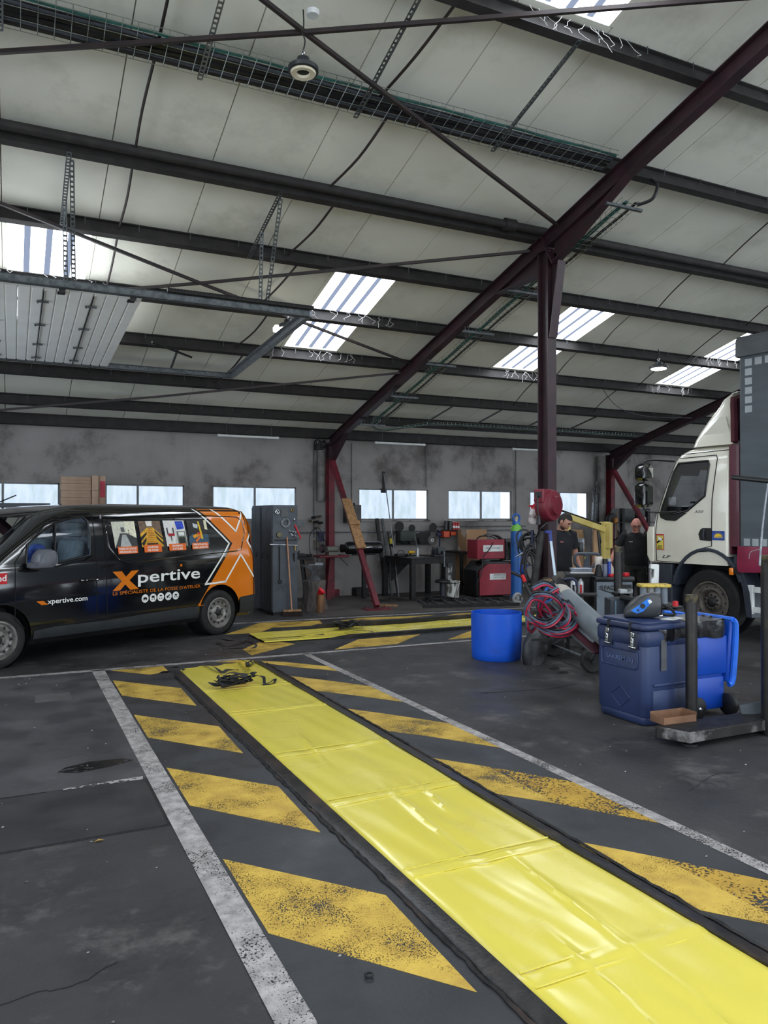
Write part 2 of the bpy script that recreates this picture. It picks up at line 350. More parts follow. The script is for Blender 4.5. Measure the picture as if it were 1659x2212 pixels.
# ------------------------------------------------------------------ back wall with six window openings
YW = 15.9
wall_m = mat('stained_render', (150,145,143), (124,119,117), rough=.9, scale=.9, lo=.35, hi=.7, c3=(86,80,78), s3=.9, bump=.45, bscale=9.)
nt = wall_m.node_tree; N = nt.nodes; L = nt.links; b = N['Principled BSDF']
tc = N.new('ShaderNodeTexCoord'); mp = N.new('ShaderNodeMapping'); mp.inputs['Scale'].default_value = (1.6,1.6,.5); L.new(tc.outputs['Object'], mp.inputs[0])
n1 = N.new('ShaderNodeTexNoise'); n1.inputs['Scale'].default_value = 1.1; n1.inputs['Detail'].default_value = 10; n1.inputs['Roughness'].default_value = .72; L.new(mp.outputs[0], n1.inputs['Vector'])
r1 = N.new('ShaderNodeMapRange'); r1.inputs['From Min'].default_value = .55; r1.inputs['From Max'].default_value = .68; L.new(n1.outputs['Fac'], r1.inputs[0])
# soot stain over a stretch of the wall: a patch of its own shape
sx = N.new('ShaderNodeSeparateXYZ'); L.new(tc.outputs['Object'], sx.inputs[0])
g1 = N.new('ShaderNodeMapRange'); g1.inputs['From Min'].default_value = 7.6; g1.inputs['From Max'].default_value = 9.0; L.new(sx.outputs[0], g1.inputs[0])
g2 = N.new('ShaderNodeMapRange'); g2.inputs['From Min'].default_value = 1.4; g2.inputs['From Max'].default_value = .6; g2.clamp = True; L.new(sx.outputs[2], g2.inputs[0])
g3 = N.new('ShaderNodeMapRange'); g3.inputs['From Min'].default_value = 2.7; g3.inputs['From Max'].default_value = 3.2; L.new(sx.outputs[2], g3.inputs[0])
m1 = N.new('ShaderNodeMath'); m1.operation = 'MULTIPLY'; L.new(g1.outputs[0], m1.inputs[0]); L.new(g3.outputs[0], m1.inputs[1])
m2 = N.new('ShaderNodeMath'); m2.operation = 'MAXIMUM'; L.new(m1.outputs[0], m2.inputs[0]); L.new(g2.outputs[0], m2.inputs[1])
m3 = N.new('ShaderNodeMath'); m3.operation = 'MULTIPLY_ADD'; L.new(m2.outputs[0], m3.inputs[0]); m3.inputs[1].default_value = .88; m3.inputs[2].default_value = .12
m4 = N.new('ShaderNodeMath'); m4.operation = 'MULTIPLY'; L.new(m3.outputs[0], m4.inputs[0]); L.new(r1.outputs[0], m4.inputs[1])
prev = b.inputs['Base Color'].links[0].from_socket; mx = N.new('ShaderNodeMixRGB'); L.new(m4.outputs[0], mx.inputs[0]); L.new(prev, mx.inputs[1]); mx.inputs[2].default_value = (*lin((48,43,42)), 1); L.new(mx.outputs[0], b.inputs['Base Color'])
WIN = [(-.95,.81,-.156),(1.64,3.156,2.249),(3.733,5.557,4.638),(7.041,8.829,7.916),(9.372,11.198,10.313),(11.762,13.619,12.70)]
WZ0, WZ1 = 1.69, 2.395
mb = MB(); xs = [FX0]+[q for w in WIN for q in w[:2]]+[FX1]
mb.box(FX0, FX1, YW, YW+.25, -.2, WZ0); mb.box(FX0, FX1, YW, YW+.25, WZ1, 3.62)
for i in range(0, len(xs), 2): mb.box(xs[i], xs[i+1], YW, YW+.25, WZ0, WZ1)
obj('wall_back', mb, wall_m, origin=(0,0,0), flat=True, kind='structure')
frame_m = mat('grey_window_frame', (120,122,122), (96,98,98), rough=.6)
pane_m = emit('backlit_obscured_glass', (206,222,248), WINDOW, ((186,206,216), 5., (1.6,1.,.5)))
pane_e = emit('backlit_bright_strip', (226,234,248), WINDOW*1.15)
for i, (a, c, m_) in enumerate(WIN):
    w = obj('window_%d' % (i+1), merge(MB().box(a,c,YW+.02,YW+.07,WZ0,WZ0+.025), MB().box(a,c,YW+.02,YW+.07,WZ1-.025,WZ1), MB().box(a,a+.025,YW+.02,YW+.07,WZ0,WZ1), MB().box(c-.025,c,YW+.02,YW+.07,WZ0,WZ1), MB().box(m_-.02,m_+.02,YW+.015,YW+.07,WZ0,WZ1)), frame_m, flat=True, kind='structure')
    e = c-.30 if i > 2 else c-.025
    for p, q, mm in ((a+.02, m_-.02, pane_m), (m_+.02, e, pane_m), (e, c-.02, pane_e)):
        if q-p < .03: continue
        g_ = MB(); n = max(2, int((q-p)/.035)); g_.v = []; 
        for k in range(n+1):
            x = p+(q-p)*k/n; y = YW+.045+(.004 if k % 2 else 0); g_.v += [(x,y,WZ0+.02),(x,y,WZ1-.02)]
        g_.f = [(2*k,2*k+2,2*k+3,2*k+1) for k in range(n)]
        obj('pane', g_, mm, w, world=True, flat=True)
    obj('window_sill', MB().box(a-.04,c+.04,YW-.035,YW+.03,WZ0-.04,WZ0), wall_m, w, world=True, flat=True)
# left gable wall with the sectional door opening, right wall; further openings added for light
mb = MB(); XL = -3.4
mb.box(XL-.25, XL, 5.2, 8.95, -.2, 8.0).box(XL-.25, XL, FY0, 5.2, 4.3, 8.0).box(XL-.25, XL, .2, 1.0, -.2, 4.3).box(XL-.25, XL, FY0, -3.6, -.2, 4.3).box(XL-.25, XL, 12.95, YW+.2, -.2, 5.2).box(XL-.25, XL, 8.95, 12.95, 4.1, 8.0)
mb.box(XL-.05,XL,1.0,5.2,0,.01)
obj('wall_left', mb, wall_m, flat=True, kind='structure')
obj('wall_right', MB().box(FX1, FX1+.25, 6.0, YW+.2, -.2, 8.0).box(FX1, FX1+.25, FY0, 6.0, 5.0, 8.0), wall_m, flat=True, kind='structure')
# ------------------------------------------------------------------ roof: sandwich panel strips 1.02 m wide over I purlins
SL = .258; zb = lambda Y: 3.39+SL*(YW-Y)          # underside of the purlins
PH, PW = .18, .09
zr = lambda Y: zb(Y)+PH+.012                      # underside of the panels
panel_m = mat('cream_roof_panel', (232,230,217), (218,216,203), rough=.5, scale=1.2, lo=.3, hi=.75, c3=(204,202,188), s3=.8)
YR = 1.2                                          # ridge
ceil = thing('ceiling', kind='structure')
def panel(x0, x1, y0, y1):
    g = .006; mb = MB(); n = 1
    for t0, t1, dz, e in ((0, .05, 0, 0), (.05, .09, .02, .01)):
        pass
    a, c = x0+g, x1-g
    mb.add([(a,y0,zr(y0)),(c,y0,zr(y0)),(c,y1,zr(y1)),(a,y1,zr(y1)),(x0-.0,y0,zr(y0)+.06),(x1,y0,zr(y0)+.06),(x1,y1,zr(y1)+.06),(x0,y1,zr(y1)+.06)], [(0,3,2,1),(4,5,6,7),(0,1,5,4),(1,2,6,5),(2,3,7,6),(3,0,4,7)])
    obj('roof_panel', mb, panel_m, ceil, world=True, flat=True)
sky_m = emit('backlit_translucent_sheet', (238,246,255), SKYLIGHT)
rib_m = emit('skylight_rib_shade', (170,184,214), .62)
SKY_UP = (3.4, 5.47); SKY_LO = (9.62, 12.10)
x = -.115-1.02*3
while x < 20.5:
    k = round((x+.115)/1.02); sky = (k % 4 == 0)
    if sky:
        segs = [(YR, SKY_UP[0]), (SKY_UP[1], SKY_LO[0]), (SKY_LO[1], YW+.15)]
        for q, (s0, s1) in enumerate((SKY_UP, SKY_LO)):
            st = obj('skylight', MB().add([(x+.05,s0,zr(s0)+.045),(x+.97,s0,zr(s0)+.045),(x+.97,s1,zr(s1)+.045),(x+.05,s1,zr(s1)+.045)], [(0,3,2,1)]), sky_m, ceil, world=True, flat=True)
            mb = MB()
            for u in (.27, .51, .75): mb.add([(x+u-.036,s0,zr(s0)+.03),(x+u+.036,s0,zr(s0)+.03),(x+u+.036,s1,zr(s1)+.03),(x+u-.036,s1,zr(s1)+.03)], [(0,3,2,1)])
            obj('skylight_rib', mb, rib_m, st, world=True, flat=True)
            obj('skylight_kerb', merge(MB().beam((x+.025,s0,zr(s0)+.03),(x+.025,s1,zr(s1)+.03),.05,.07), MB().beam((x+.995,s0,zr(s0)+.03),(x+.995,s1,zr(s1)+.03),.05,.07)), panel_m, st, world=True, flat=True)
    else: segs = [(YR, YW+.15)]
    for s0, s1 in segs: panel(x, x+1.02, s0, s1)
    x += 1.02
mb = MB(); e = .10
for x0, x1 in ((XL-.3, -.115-3.06), (20.28, FX1+.3)):
    mb.add([(x0,YR,zr(YR)),(x1,YR,zr(YR)),(x1,YW+.2,zr(YW+.2)),(x0,YW+.2,zr(YW+.2))], [(0,3,2,1)])
z1 = zr(YR); mb.add([(XL-.3,YR,z1),(FX1+.3,YR,z1),(FX1+.3,FY0,z1-SL*(YR-FY0)),(XL-.3,FY0,z1-SL*(YR-FY0))], [(0,1,2,3)])
obj('roof_sheet', mb, panel_m, ceil, world=True, flat=True)
mb = MB()
for k in range(-0, 5):
    x = -.115+4.08*k
    for y0 in (-1.5, -6.5): mb.add([(x,y0,z1-SL*(YR-y0)-.02),(x+1,y0,z1-SL*(YR-y0)-.02),(x+1,y0+2.5,z1-SL*(YR-y0-2.5)-.02),(x,y0+2.5,z1-SL*(YR-y0-2.5)-.02)], [(0,3,2,1)])
obj('added_far_slope_glow', mb, sky_m, ceil, world=True, flat=True)  # unseen glowing sheets added on the far slope to brighten the hall
# purlins
PUR = [4.15, 5.55, 6.86, 8.27, 9.52, 10.85, 12.15, 13.50, 14.72]
up = Vector((0, SL, 1)).normalized()
for i, Y in enumerate(PUR):
    mb = MB(); mb.ibeam((XL,Y,zb(Y)+PH/2), (20.5,Y,zb(Y)+PH/2), PW, PH, tf=.012, tw=.012, up=(0,SL,1))
    obj('roof_purlin', mb, purlin_m, ceil, world=True, flat=True)
e_ = MB().ibeam((XL,15.62,zb(15.62)+.10), (20.5,15.62,zb(15.62)+.10), .1, .2, tf=.014, up=(0,0,1)).box(XL,20.5,15.70,15.9,3.47,3.62)
obj('eaves_beam', e_, purlin_m, ceil, world=True, flat=True)
# round pipe lashed along the fourth purlin line (seen from below on its camera side)
pz = zb(8.17)+.09
po = obj('roof_pipe', merge(MB().cyl((XL,8.13,pz),(20.5,8.13,pz),.05,seg=14), MB().cyl((5.62,8.13,pz),(5.78,8.13,pz),.075,seg=14)), purlin_m, ceil, world=True, label='dark round pipe running along a purlin')
# clips along purlins (small hooks) as one part
mb = MB()
for Y in PUR[1:]:
    for k in range(36):
        x = XL+.6*k+.2*math.sin(Y*3); mb.box(x,x+.006,Y-PW/2-.012,Y-PW/2-.004,zb(Y)+PH*.55,zb(Y)+PH*.98)
obj('purlin_clips', mb, galv_d, ceil, world=True, flat=True, kind='stuff')
# sag rods: short runs between purlins, slightly bowed
rod_m = mat('brown_rod', (48,36,36), (34,28,28), rough=.6)
seg = [PUR[0]]+PUR[1:]
for X, sw in ((1.12,.0),(3.30,.1),(9.35,-.18),(11.5,-.18),(15.4,-.2)):
    for i in range(len(PUR)-2):
        a, c = PUR[i]+PW/2, PUR[i+1]-PW/2; ma = (a+c)/2
        pts = smooth_pts([(X+sw,a,zb(a)+.09),(X+sw*.3+.02*math.sin(i*2+X),ma,zb(ma)+.075),(X-sw,c,zb(c)+.09)], 5)
        obj('sag_rod', MB().tube(pts, .014 if X < 6 else .009, 6), rod_m, ceil, world=True)
# rafters (frames) and their columns
def rafter_z(Y): return zb(Y)-.105
def frame(X, full):
    t = thing('portal_frame', loc=(X,8,0), kind='structure')
    y0, y1 = YR, 15.62
    obj('rafter', MB().ibeam((X,y1,rafter_z(y1)), (X,y0,rafter_z(y0)), .13, .2, tf=.012, up=(0,SL,1)), plum, t, world=True, flat=True)
    # haunches: deepening plates either side of the column head
    def haunch(ya, da, yb, db):
        za, zc = rafter_z(ya)-.1, rafter_z(yb)-.1
        mb = MB().add([(X-.006,ya,za),(X+.006,ya,za),(X+.006,yb,zc),(X-.006,yb,zc),(X-.006,ya,za-da),(X+.006,ya,za-da),(X+.006,yb,zc-db),(X-.006,yb,zc-db)], [(0,3,2,1),(4,5,6,7),(0,1,5,4),(1,2,6,5),(2,3,7,6),(3,0,4,7)])
        mb.beam((X,ya,za-da),(X,yb,zc-db),.13,.014)
        obj('haunch_plate', mb, plum, t, world=True, flat=True)
    if full:
        haunch(7.90, .26, 6.6, .0); haunch(8.16, .26, 9.15, .0)
        obj('column', MB().ibeam((X,8.065,0),(X,8.065,rafter_z(8.06)-.1),.135,.215,tf=.016,tw=.012,up=(0,1,0)), plum, t, world=True, flat=True)
        mb = MB(); a, zt = 7.955, rafter_z(7.9)-.36
        mb.prism([(a,4.05),(a,zt+.2),(a-.20,zt+.0),(a-.10,4.55)], X-.006, X+.006, 'X').beam((X,a-.02,4.05),(X,a-.19,zt-.0),.12,.014)
        obj('haunch_plate', mb, plum, t, world=True, flat=True)
        obj('end_plate', MB().beam((X,7.86,zt-.02),(X,8.1,zt+.40),.16,.02,up=(0,1,0)).cbox((X,8.06,zt+.2),(.17,.26,.02)), plum, t, world=True, flat=True)
        obj('base_plate', MB().cbox((X,8.065,.01),(.3,.36,.02)), plum, t, world=True, flat=True)
    haunch(15.5, .34, 14.7, .0)
    obj('wall_column_head', MB().ibeam((X,15.62,3.0),(X,15.62,3.38),.135,.2,tf=.014,up=(0,1,0)), plum, t, world=True, flat=True)
    obj('wall_column', MB().ibeam((X,15.62,0),(X,15.62,3.0),.135,.2,tf=.014,up=(0,1,0)), red_frame, t, world=True, flat=True, label='faded red lower length of the column')
    br = obj('raking_brace', MB().beam((X,15.52,3.0),(X,13.22,.06),.10,.09,up=(0,1,.7)), red_frame, t, world=True, flat=True, label='red raking strut down to the floor')
    mb = MB().cbox((X,13.22,.008),(.52,.32,.016))
    for dx in (-.2,.2):
        for dy in (-.1,.1): mb.cyl((X+dx,13.22+dy,.01),(X+dx,13.22+dy,.07),.012,seg=6)
    obj('foot_plate', mb, red_frame, t, world=True, flat=True)
    return t
FR = [frame(6.235, True), frame(14.13, False), frame(-1.66, False)]
_n = Vector((0,-.07,.055)); bd = obj('brace_board', MB().beam(Vector((6.235,14.79,2.07))+_n,Vector((6.235,14.02,1.08))+_n,.20,.035,up=(0,-.788,.617)).beam(Vector((6.235,14.42,1.60))+_n*1.4,Vector((6.235,14.36,1.52))+_n*1.4,.23,.03,up=(0,-.788,.617)), wood_m, FR[0], world=True, flat=True, label='bare wooden board strapped to the red strut')
# diagonal roof bracing (angle iron)
def brace(p, q, nm='roof_brace'):
    a = Vector((p[0],p[1],zb(p[1])-.04)); c = Vector((q[0],q[1],zb(q[1])-.04)); m = (a+c)/2; m.z -= .03
    obj(nm, MB().beam(a,m,.035,.035).beam(m,c,.035,.035), rod_m, ceil, world=True, flat=True)
XA, XB = -1.66, 6.2
brace((XB,7.80),(XA,4.50)); brace((XB,4.42),(XA,7.78)); brace((XB,11.80),(XA,8.48)); brace((XB,8.38),(XA,11.80)); brace((XB,12.18),(XA,15.5))
# ------------------------------------------------------------------ raised sectional door in the left bay
t = thing('door_1', loc=(XL,11.1,4.2), kind='structure')
sec_m = mat('white_door_section', (250,250,248), (244,244,242), rough=.45, scale=3)
DY0, DY1 = 9.32, 12.82; dz = lambda y: 4.30-(y-9.3)*.045
w = .131
xx = 1.36
for k in range(36):
    a, c = xx-w*(k+1)+.0008, xx-w*k-.0008
    if c < XL: break
    mb = MB(); prof = [(a,0),(a+.012,-.02),(c-.012,-.02),(c,0),(c,.03),(a,.03)]
    mb.loft([[(x_, DY0, dz(DY0)+z_) for x_, z_ in prof],[(x_, DY1, dz(DY1)+z_) for x_, z_ in prof]], cap=True)
    obj('door_section', mb, sec_m, t, world=True, flat=True)
# hinges along each section joint, a thin bar linking them
for k in range(1, 8):
    x = xx-.524*k; obj('tie_bar', MB().beam((x,DY0+.05,dz(DY0)-.03),(x,DY1-.05,dz(DY1)-.03),.012,.012), steel_dark, t, world=True, flat=True)
    for y in (9.75, 10.75, 11.75, 12.55): obj('hinge', merge(MB().cbox((x,y,dz(y)-.034),(.13,.04,.014)), MB().cyl((x-.05,y-.03,dz(y)-.04),(x-.05,y+.03,dz(y)-.04),.012,seg=6)), galv_d, t, world=True, flat=True)
for k in (0,1,2,3):
    x = xx-.12-.75*k; obj('roller', merge(MB().cyl((x,9.18,4.25),(x,9.34,4.25),.008,seg=6), MB().cyl((x,9.15,4.25),(x,9.19,4.25),.035,seg=12), MB().cbox((x,9.36,4.265),(.08,.09,.012))), steel_dark, t, world=True)
obj('door_track', MB().box(XL,3.35,9.08,9.14,4.27,4.34).box(XL,3.35,9.08,9.17,4.335,4.345).box(XL,3.35,9.08,9.17,4.262,4.272), galv_d, t, world=True, flat=True)
obj('door_track', MB().box(XL,3.35,12.92,12.98,4.12,4.19).box(XL,3.35,12.88,12.98,4.185,4.195).box(XL,3.35,12.88,12.98,4.115,4.125), galv_d, t, world=True, flat=True)
obj('shaft_spring', MB().tube([(1.6+.02*i*.9,9.04,4.36) for i in range(100)], [.026+.004*(i % 2) for i in range(100)], 8), steel_dark, t, world=True)
obj('end_spreader', MB().beam((3.36,9.1,4.30),(3.36,12.98,4.15),.07,.07,up=(0,0,1)).beam((3.33,9.1,4.335),(3.33,12.98,4.185),.12,.008,up=(0,0,1)), galv, t, world=True, flat=True, label='pale galvanised spreader bar joining the two track ends')
mb = MB().beam((2.35,12.3,4.42),(2.35,12.95,4.2),.03,.03); obj('track_bracket', mb, galv_d, t, world=True, flat=True)
obj('shock_absorber', MB().cyl((1.85,11.7,4.33),(2.55,12.3,4.28),.018,seg=8), black_pl, t, world=True)
def perf(p0, p1, w=.04, name='hanger_strap', parent=None, m=galv_d):
    """perforated angle: two flanges with real slots left between cross pieces"""
    p0 = Vector(p0); p1 = Vector(p1); d = p1-p0; n = max(3, int(d.length/.05)); mb = MB(); tt = d.normalized()
    u = Vector((0,0,1)) if abs(tt.z) < .9 else Vector((0,1,0)); u = (u-tt*u.dot(tt)).normalized(); q = tt.cross(u)
    for s in (-1, 1): mb.beam(p0+q*s*w*.38, p1+q*s*w*.38, w*.24, .003, up=tuple(u))
    mb.beam(p0+q*w*.5+u*w*.4, p1+q*w*.5+u*w*.4, w*.8, .003, up=tuple(q))
    for i in range(n+1):
        c = p0+d*(i/n); mb.beam(c-tt*.011, c+tt*.011, w*.8, .003, up=tuple(u))
    return obj(name, mb, m, parent, world=True, flat=True)
# hangers: an angle across two purlins and two drop legs each
for X in (.50, 2.69):
    perf((X,8.22,zb(8.22)-.005), (X+.0,9.52,zb(9.52)-.005), .05, parent=t)
    perf((X+.03,8.32,zb(8.3)-.02), (X+.1,9.08,4.33), .045, parent=t)
    perf((X-.0,8.95,zb(8.95)-.02), (X+.02,9.08,4.33), .045, parent=t)
# ------------------------------------------------------------------ wire cable trays
wire_m = mat('zinc_wire', (150,156,152), (120,126,122), rough=.4, metal=.8)
def basket(P, side, label, w=.30, h=.05, step=.10, cables=((.3,.012,'g'),(.5,.02,'k'),(.7,.014,'k')), upv=(0,0,1)):
    """P: path points; side: horizontal unit vector across the tray"""
    side = Vector(side); U = Vector(upv); t = thing('cable_tray', label, 'cable tray', loc=tuple(P[0])); mb = MB(); P = [Vector(p) for p in P]
    offs = [(-.5,1),(-.5,0),(-.17,0),(.17,0),(.5,0),(.5,1)]
    for a, c in offs: mb.tube([p+side*a*w+U*c*h for p in P], .0035, 4)
    obj('long_wires', mb, wire_m, t, world=True)
    tot = 0; mb = MB()
    for i in range(len(P)-1):
        L_ = (P[i+1]-P[i]).length; n = max(1, round(L_/step))
        for k in range(n):
            c = P[i].lerp(P[i+1], k/n); mb.tube([c+side*-.5*w+U*h, c+side*-.5*w, c+side*.5*w, c+side*.5*w+U*h], .0035, 4)
    obj('cross_wires', mb, wire_m, t, world=True, kind='stuff')
    for a, r, cc in cables:
        pts = [p+side*((a-.5)*w)+U*(r+.004)+side*.008*math.sin(i*1.7+a*9) for i, p in enumerate(P)]
        obj('cable', MB().tube(pts, r, 6), mat('green_cable', (40,92,84), (30,70,66), rough=.5) if cc == 'g' else mat('grey_cable', (58,62,70), rough=.5) if cc == 's' else black_pl, t, world=True)
    return t
ty = 6.71
zt_ = lambda Y: zb(Y)-.035
P = [(x_*.25-3.2, ty, zt_(ty)) for x_ in range(38)]
t1 = basket(P, (0,1,-SL), 'long wire cable tray slung under the second highest purlin, above the van end', w=.33, h=.045, step=.12, cables=((.12,.016,'g'),(.3,.014,'s'),(.45,.02,'k'),(.62,.02,'k'),(.8,.016,'s')))
for X in (-1.55,-.10,1.50,3.02,4.62): perf((X,5.50,zb(5.5)-.008), (X,6.90,zt_(6.9)-.01), .05, name='support_strap', parent=t1, m=galv if X < 2 else galv_d)
# tray that follows the middle rafter down and then turns along the eaves
XT = 6.56; rz_ = lambda Y: rafter_z(Y)-.16
P = [Vector((XT, 6.9+.28*i, rz_(6.9+.28*i))) for i in range(26)]
P += smooth_pts([P[-1]+Vector((0,.15,-.03)), Vector((XT+.12,14.35,3.58)), Vector((XT+.5,14.52,3.56)), Vector((XT+1.4,14.5,3.72)), Vector((XT+1.8,14.5,3.74))], 4)
t2 = basket(P[:26], (1,0,0), 'wire cable tray following the plum rafter down to the back wall', w=.26, cables=((.2,.012,'g'),(.32,.010,'g'),(.8,.018,'k')))
for Y in (6.95,8.9,10.1,11.25,12.6,14.0): obj('tray_bracket', merge(MB().cbox((XT-.06,Y,rz_(Y)-.02),(.56,.04,.03)), MB().cyl((XT-.30,Y,rz_(Y)-.02),(XT-.30,Y,rz_(Y)+.08),.006,seg=6), MB().cyl((XT-.24,Y,rz_(Y)-.02),(XT-.24,Y,rz_(Y)+.08),.006,seg=6)), galv_d, t2, world=True, flat=True)
obj('cable_drop', MB().tube(smooth_pts([(XT+.1,6.9,rz_(6.9)),(XT+.22,6.78,rz_(6.9)+.05),(XT+.26,6.74,rz_(6.9)+.2),(XT+.22,6.8,zb(6.8))], 5), .02, 6), black_pl, t2, world=True)
PE = P[25:]+[Vector((XT+1.9+.3*i,14.5,3.75)) for i in range(1, 20)]
t3 = basket(PE, (0,1,0), 'wire cable tray running along the eaves toward the truck', w=.26, cables=((.5,.012,'k'),(.3,.01,'g')))
for X in (7.95,9.15,10.5,11.7): perf((X+.12,13.5,zb(13.5)-.01), (X,14.75,3.70), .045, name='support_strap', parent=t3)
# loose cable sagging along the roof
obj('roof_cable', MB().tube(smooth_pts([(10.8,12.2,4.40),(11.6,12.6,4.1),(12.6,12.8,3.98),(13.9,12.7,4.0)], 6), .006, 5), black_pl, ceil, world=True)
obj('wall_conduit', MB().cyl((5.95,15.86,1.3),(5.95,15.86,3.3),.012,seg=6).cyl((11.3,15.86,1.5),(11.3,15.86,3.4),.012,seg=6).cyl((8.75,15.86,2.45),(8.75,15.86,3.4),.01,seg=6).cyl((6.85,15.86,2.0),(6.85,15.86,3.4),.01,seg=6), galv_d, ceil, world=True, label='thin grey conduits down the wall')
# dusty cobwebs hanging off the purlins under the skylights
web = mat('dusty_cobweb', (190,188,186), (160,158,156), rough=.9)
for cx, Y in ((.35,10.85),(4.5,12.15),(4.6,10.85),(8.6,12.15),(12.7,12.15),(4.55,5.55),(12.5,10.85)):
    mb = MB(); rd = random.Random(int(cx*10+Y))
    for i in range(11):
        x = cx-.75+1.5*rd.random(); z = zb(Y)+PH*.95; p = [(x,Y-.055,z)]
        for k in range(5): x += rd.uniform(-.06,.06); z -= rd.uniform(.01,.05); p.append((x,Y-.06-.01*k,z))
        mb.tube(p, .0028, 4)
    obj('cobwebs', mb, web, ceil, world=True, kind='stuff')
# ------------------------------------------------------------------ pit covers
vin = mat('yellow_vinyl', (220,205,84), (214,198,76), rough=.24, scale=1.5, spec=.8, bump=.5, bscale=3.5, rvar=.07)
def cover(P0, ux, uy, W_, LN, seams, waves, label, z0=.03):
    """vinyl sheet: width W_ along ux, length LN along uy, gentle wrinkles, raised welds at seams"""
    ux = Vector((*ux, 0)); uy = Vector((*uy, 0)); P0 = Vector((*P0, 0)); nx_ = 40; ny_ = int(LN/.03); t = thing('pit_cover', label, 'pit cover', loc=tuple(P0))
    mb = MB()
    for j in range(ny_+1):
        v = LN*j/ny_
        for i in range(nx_+1):
            u = i/nx_; s = min(v, .001)
            vend = (.24*u if waves == 1 else 0)+(.05*math.sin(u*9)+.03*math.sin(u*23) if waves == 1 else 0)
            y = v if v < LN-.6 else (LN-.6)+(v-LN+.6)*(.6+vend)/.6
            z = z0+.006*noise.noise(Vector((u*1.6, v*.9, 1)))*2+.0035*noise.noise(Vector((u*7+v*1.2, v*1.1, 4)))*2
            for sv in seams:
                d = (v-sv)-.08*0; 
                if abs(d) < .045: z += .006*(1-abs(d)/.045)**.5
            ed = min(u, 1-u); z -= .012*math.exp(-(ed/.02)**2)
            # folds
            for fu, fv, ln in ((.52,.9,.8),(.60,2.0,.55),(.30,1.4,.5),(.46,3.1,.7),(.7,3.4,.4),(.35,4.6,.5)):
                dv = (v-fv)/ln
                if abs(dv) < 1: z += .012*(1-dv*dv)*math.exp(-(((u-fu-.05*dv)/.018)**2))
            p = P0+ux*W_*u+uy*y; mb.v.append((p.x, p.y, z))
    n = nx_+1; mb.f = [(j*n+i, j*n+i+1, (j+1)*n+i+1, (j+1)*n+i) for j in range(ny_) for i in range(nx_)]
    obj('sheet', mb, vin, t, world=True)
    for sv in seams:
        for d in (-.05, .05):
            a = P0+uy*(sv+d)+ux*.03; c = P0+uy*(sv+d)+ux*(W_-.03)
            obj('weld_seam', MB().beam(a+Vector((0,0,z0+.0055)), c+Vector((0,0,z0+.0055)), .008, .003), vin, t, world=True, flat=True)
    return t
LIP = mat('black_edge_seal', (26,26,27), (44,42,42), rough=.35, scale=18, bump=.35, bscale=60, c3=(70,56,50), s3=2.5)
c1 = cover((1.695,.8), (1,0), (0,1), .925, 8.02, (1.55,2.50,3.52,4.55,5.85,6.85), 1, 'yellow vinyl pit cover in the foreground, with black straps bundled at its far end')
pit1 = obj('pit_edge_seal', MB().prism([(1.618,0),(1.63,.016),(1.66,.02),(1.70,.034),(1.70,0)], .5, 8.72, 'Y'), LIP, label='black edge strip along the left side of the near yellow cover', cat='edge strip')
obj('pit_edge_seal', MB().prism([(2.615,0),(2.615,.036),(2.66,.022),(2.71,.016),(2.735,0)], .5, 9.02, 'Y'), LIP, label='black edge strip along the right side of the near yellow cover', cat='edge strip')
# bead of sealant, uneven
for x, y1, lab in ((1.612, 8.7, 'left'), (2.74, 8.98, 'right')):
    mb = MB(); rd = random.Random(3); mb.tube([(x+rd.uniform(-.007,.007), .6+.05*i, .006) for i in range(int((y1-.6)/.05))], [.009+.005*rd.random() for i in range(int((y1-.6)/.05))], 5)
    obj('sealant_bead', mb, LIP, floor, world=True)
c2 = cover((8.5,10.32), (0,1), (-1,0), .84, 5.35, (.6,2.1,3.6), 2, 'yellow vinyl pit cover in front of the back wall, running to the right', z0=.03)
def curb(y, x0, x1, h, lab):
    mb = MB().prism([(x0,0),(x0+.12,h*.5),(x0+.35,h),(x1,h),(x1,0)], y-.03, y+.05, 'Y'); return obj('pit_kerb', mb, LIP, label=lab, cat='kerb')
curb(10.26, 4.05, 8.5, .05, 'low black kerb along the near side of the far yellow cover'); curb(11.24, 3.95, 8.5, .085, 'raised black kerb along the far side of the far yellow cover')
web_m = mat('black_webbing', (18,18,20), (34,34,38), rough=.65, scale=30, bump=.1, bscale=200)
def strap(pts, w=.035, k=8):
    """flat strap along points"""
    P = smooth_pts(pts, k); mb = MB(); n = len(P); vs = []; 
    for i, p in enumerate(P):
        t_ = (P[min(i+1,n-1)]-P[max(i-1,0)]).normalized(); s = t_.cross(Vector((0,0,1))); s = s.normalized() if s.length > .2 else Vector((1,0,0))
        tw = math.sin(i*.23)*.6; s = s*math.cos(tw)+Vector((0,0,1))*math.sin(tw)*.8
        nrm = t_.cross(s)*.0015
        c = Vector((p.x, p.y, max(p.z, .04+abs(s.z)*w/2)))
        vs.append([tuple(c+s*w/2+nrm), tuple(c-s*w/2+nrm), tuple(c-s*w/2-nrm), tuple(c+s*w/2-nrm)])
    return mb.loft(vs, cap=True)
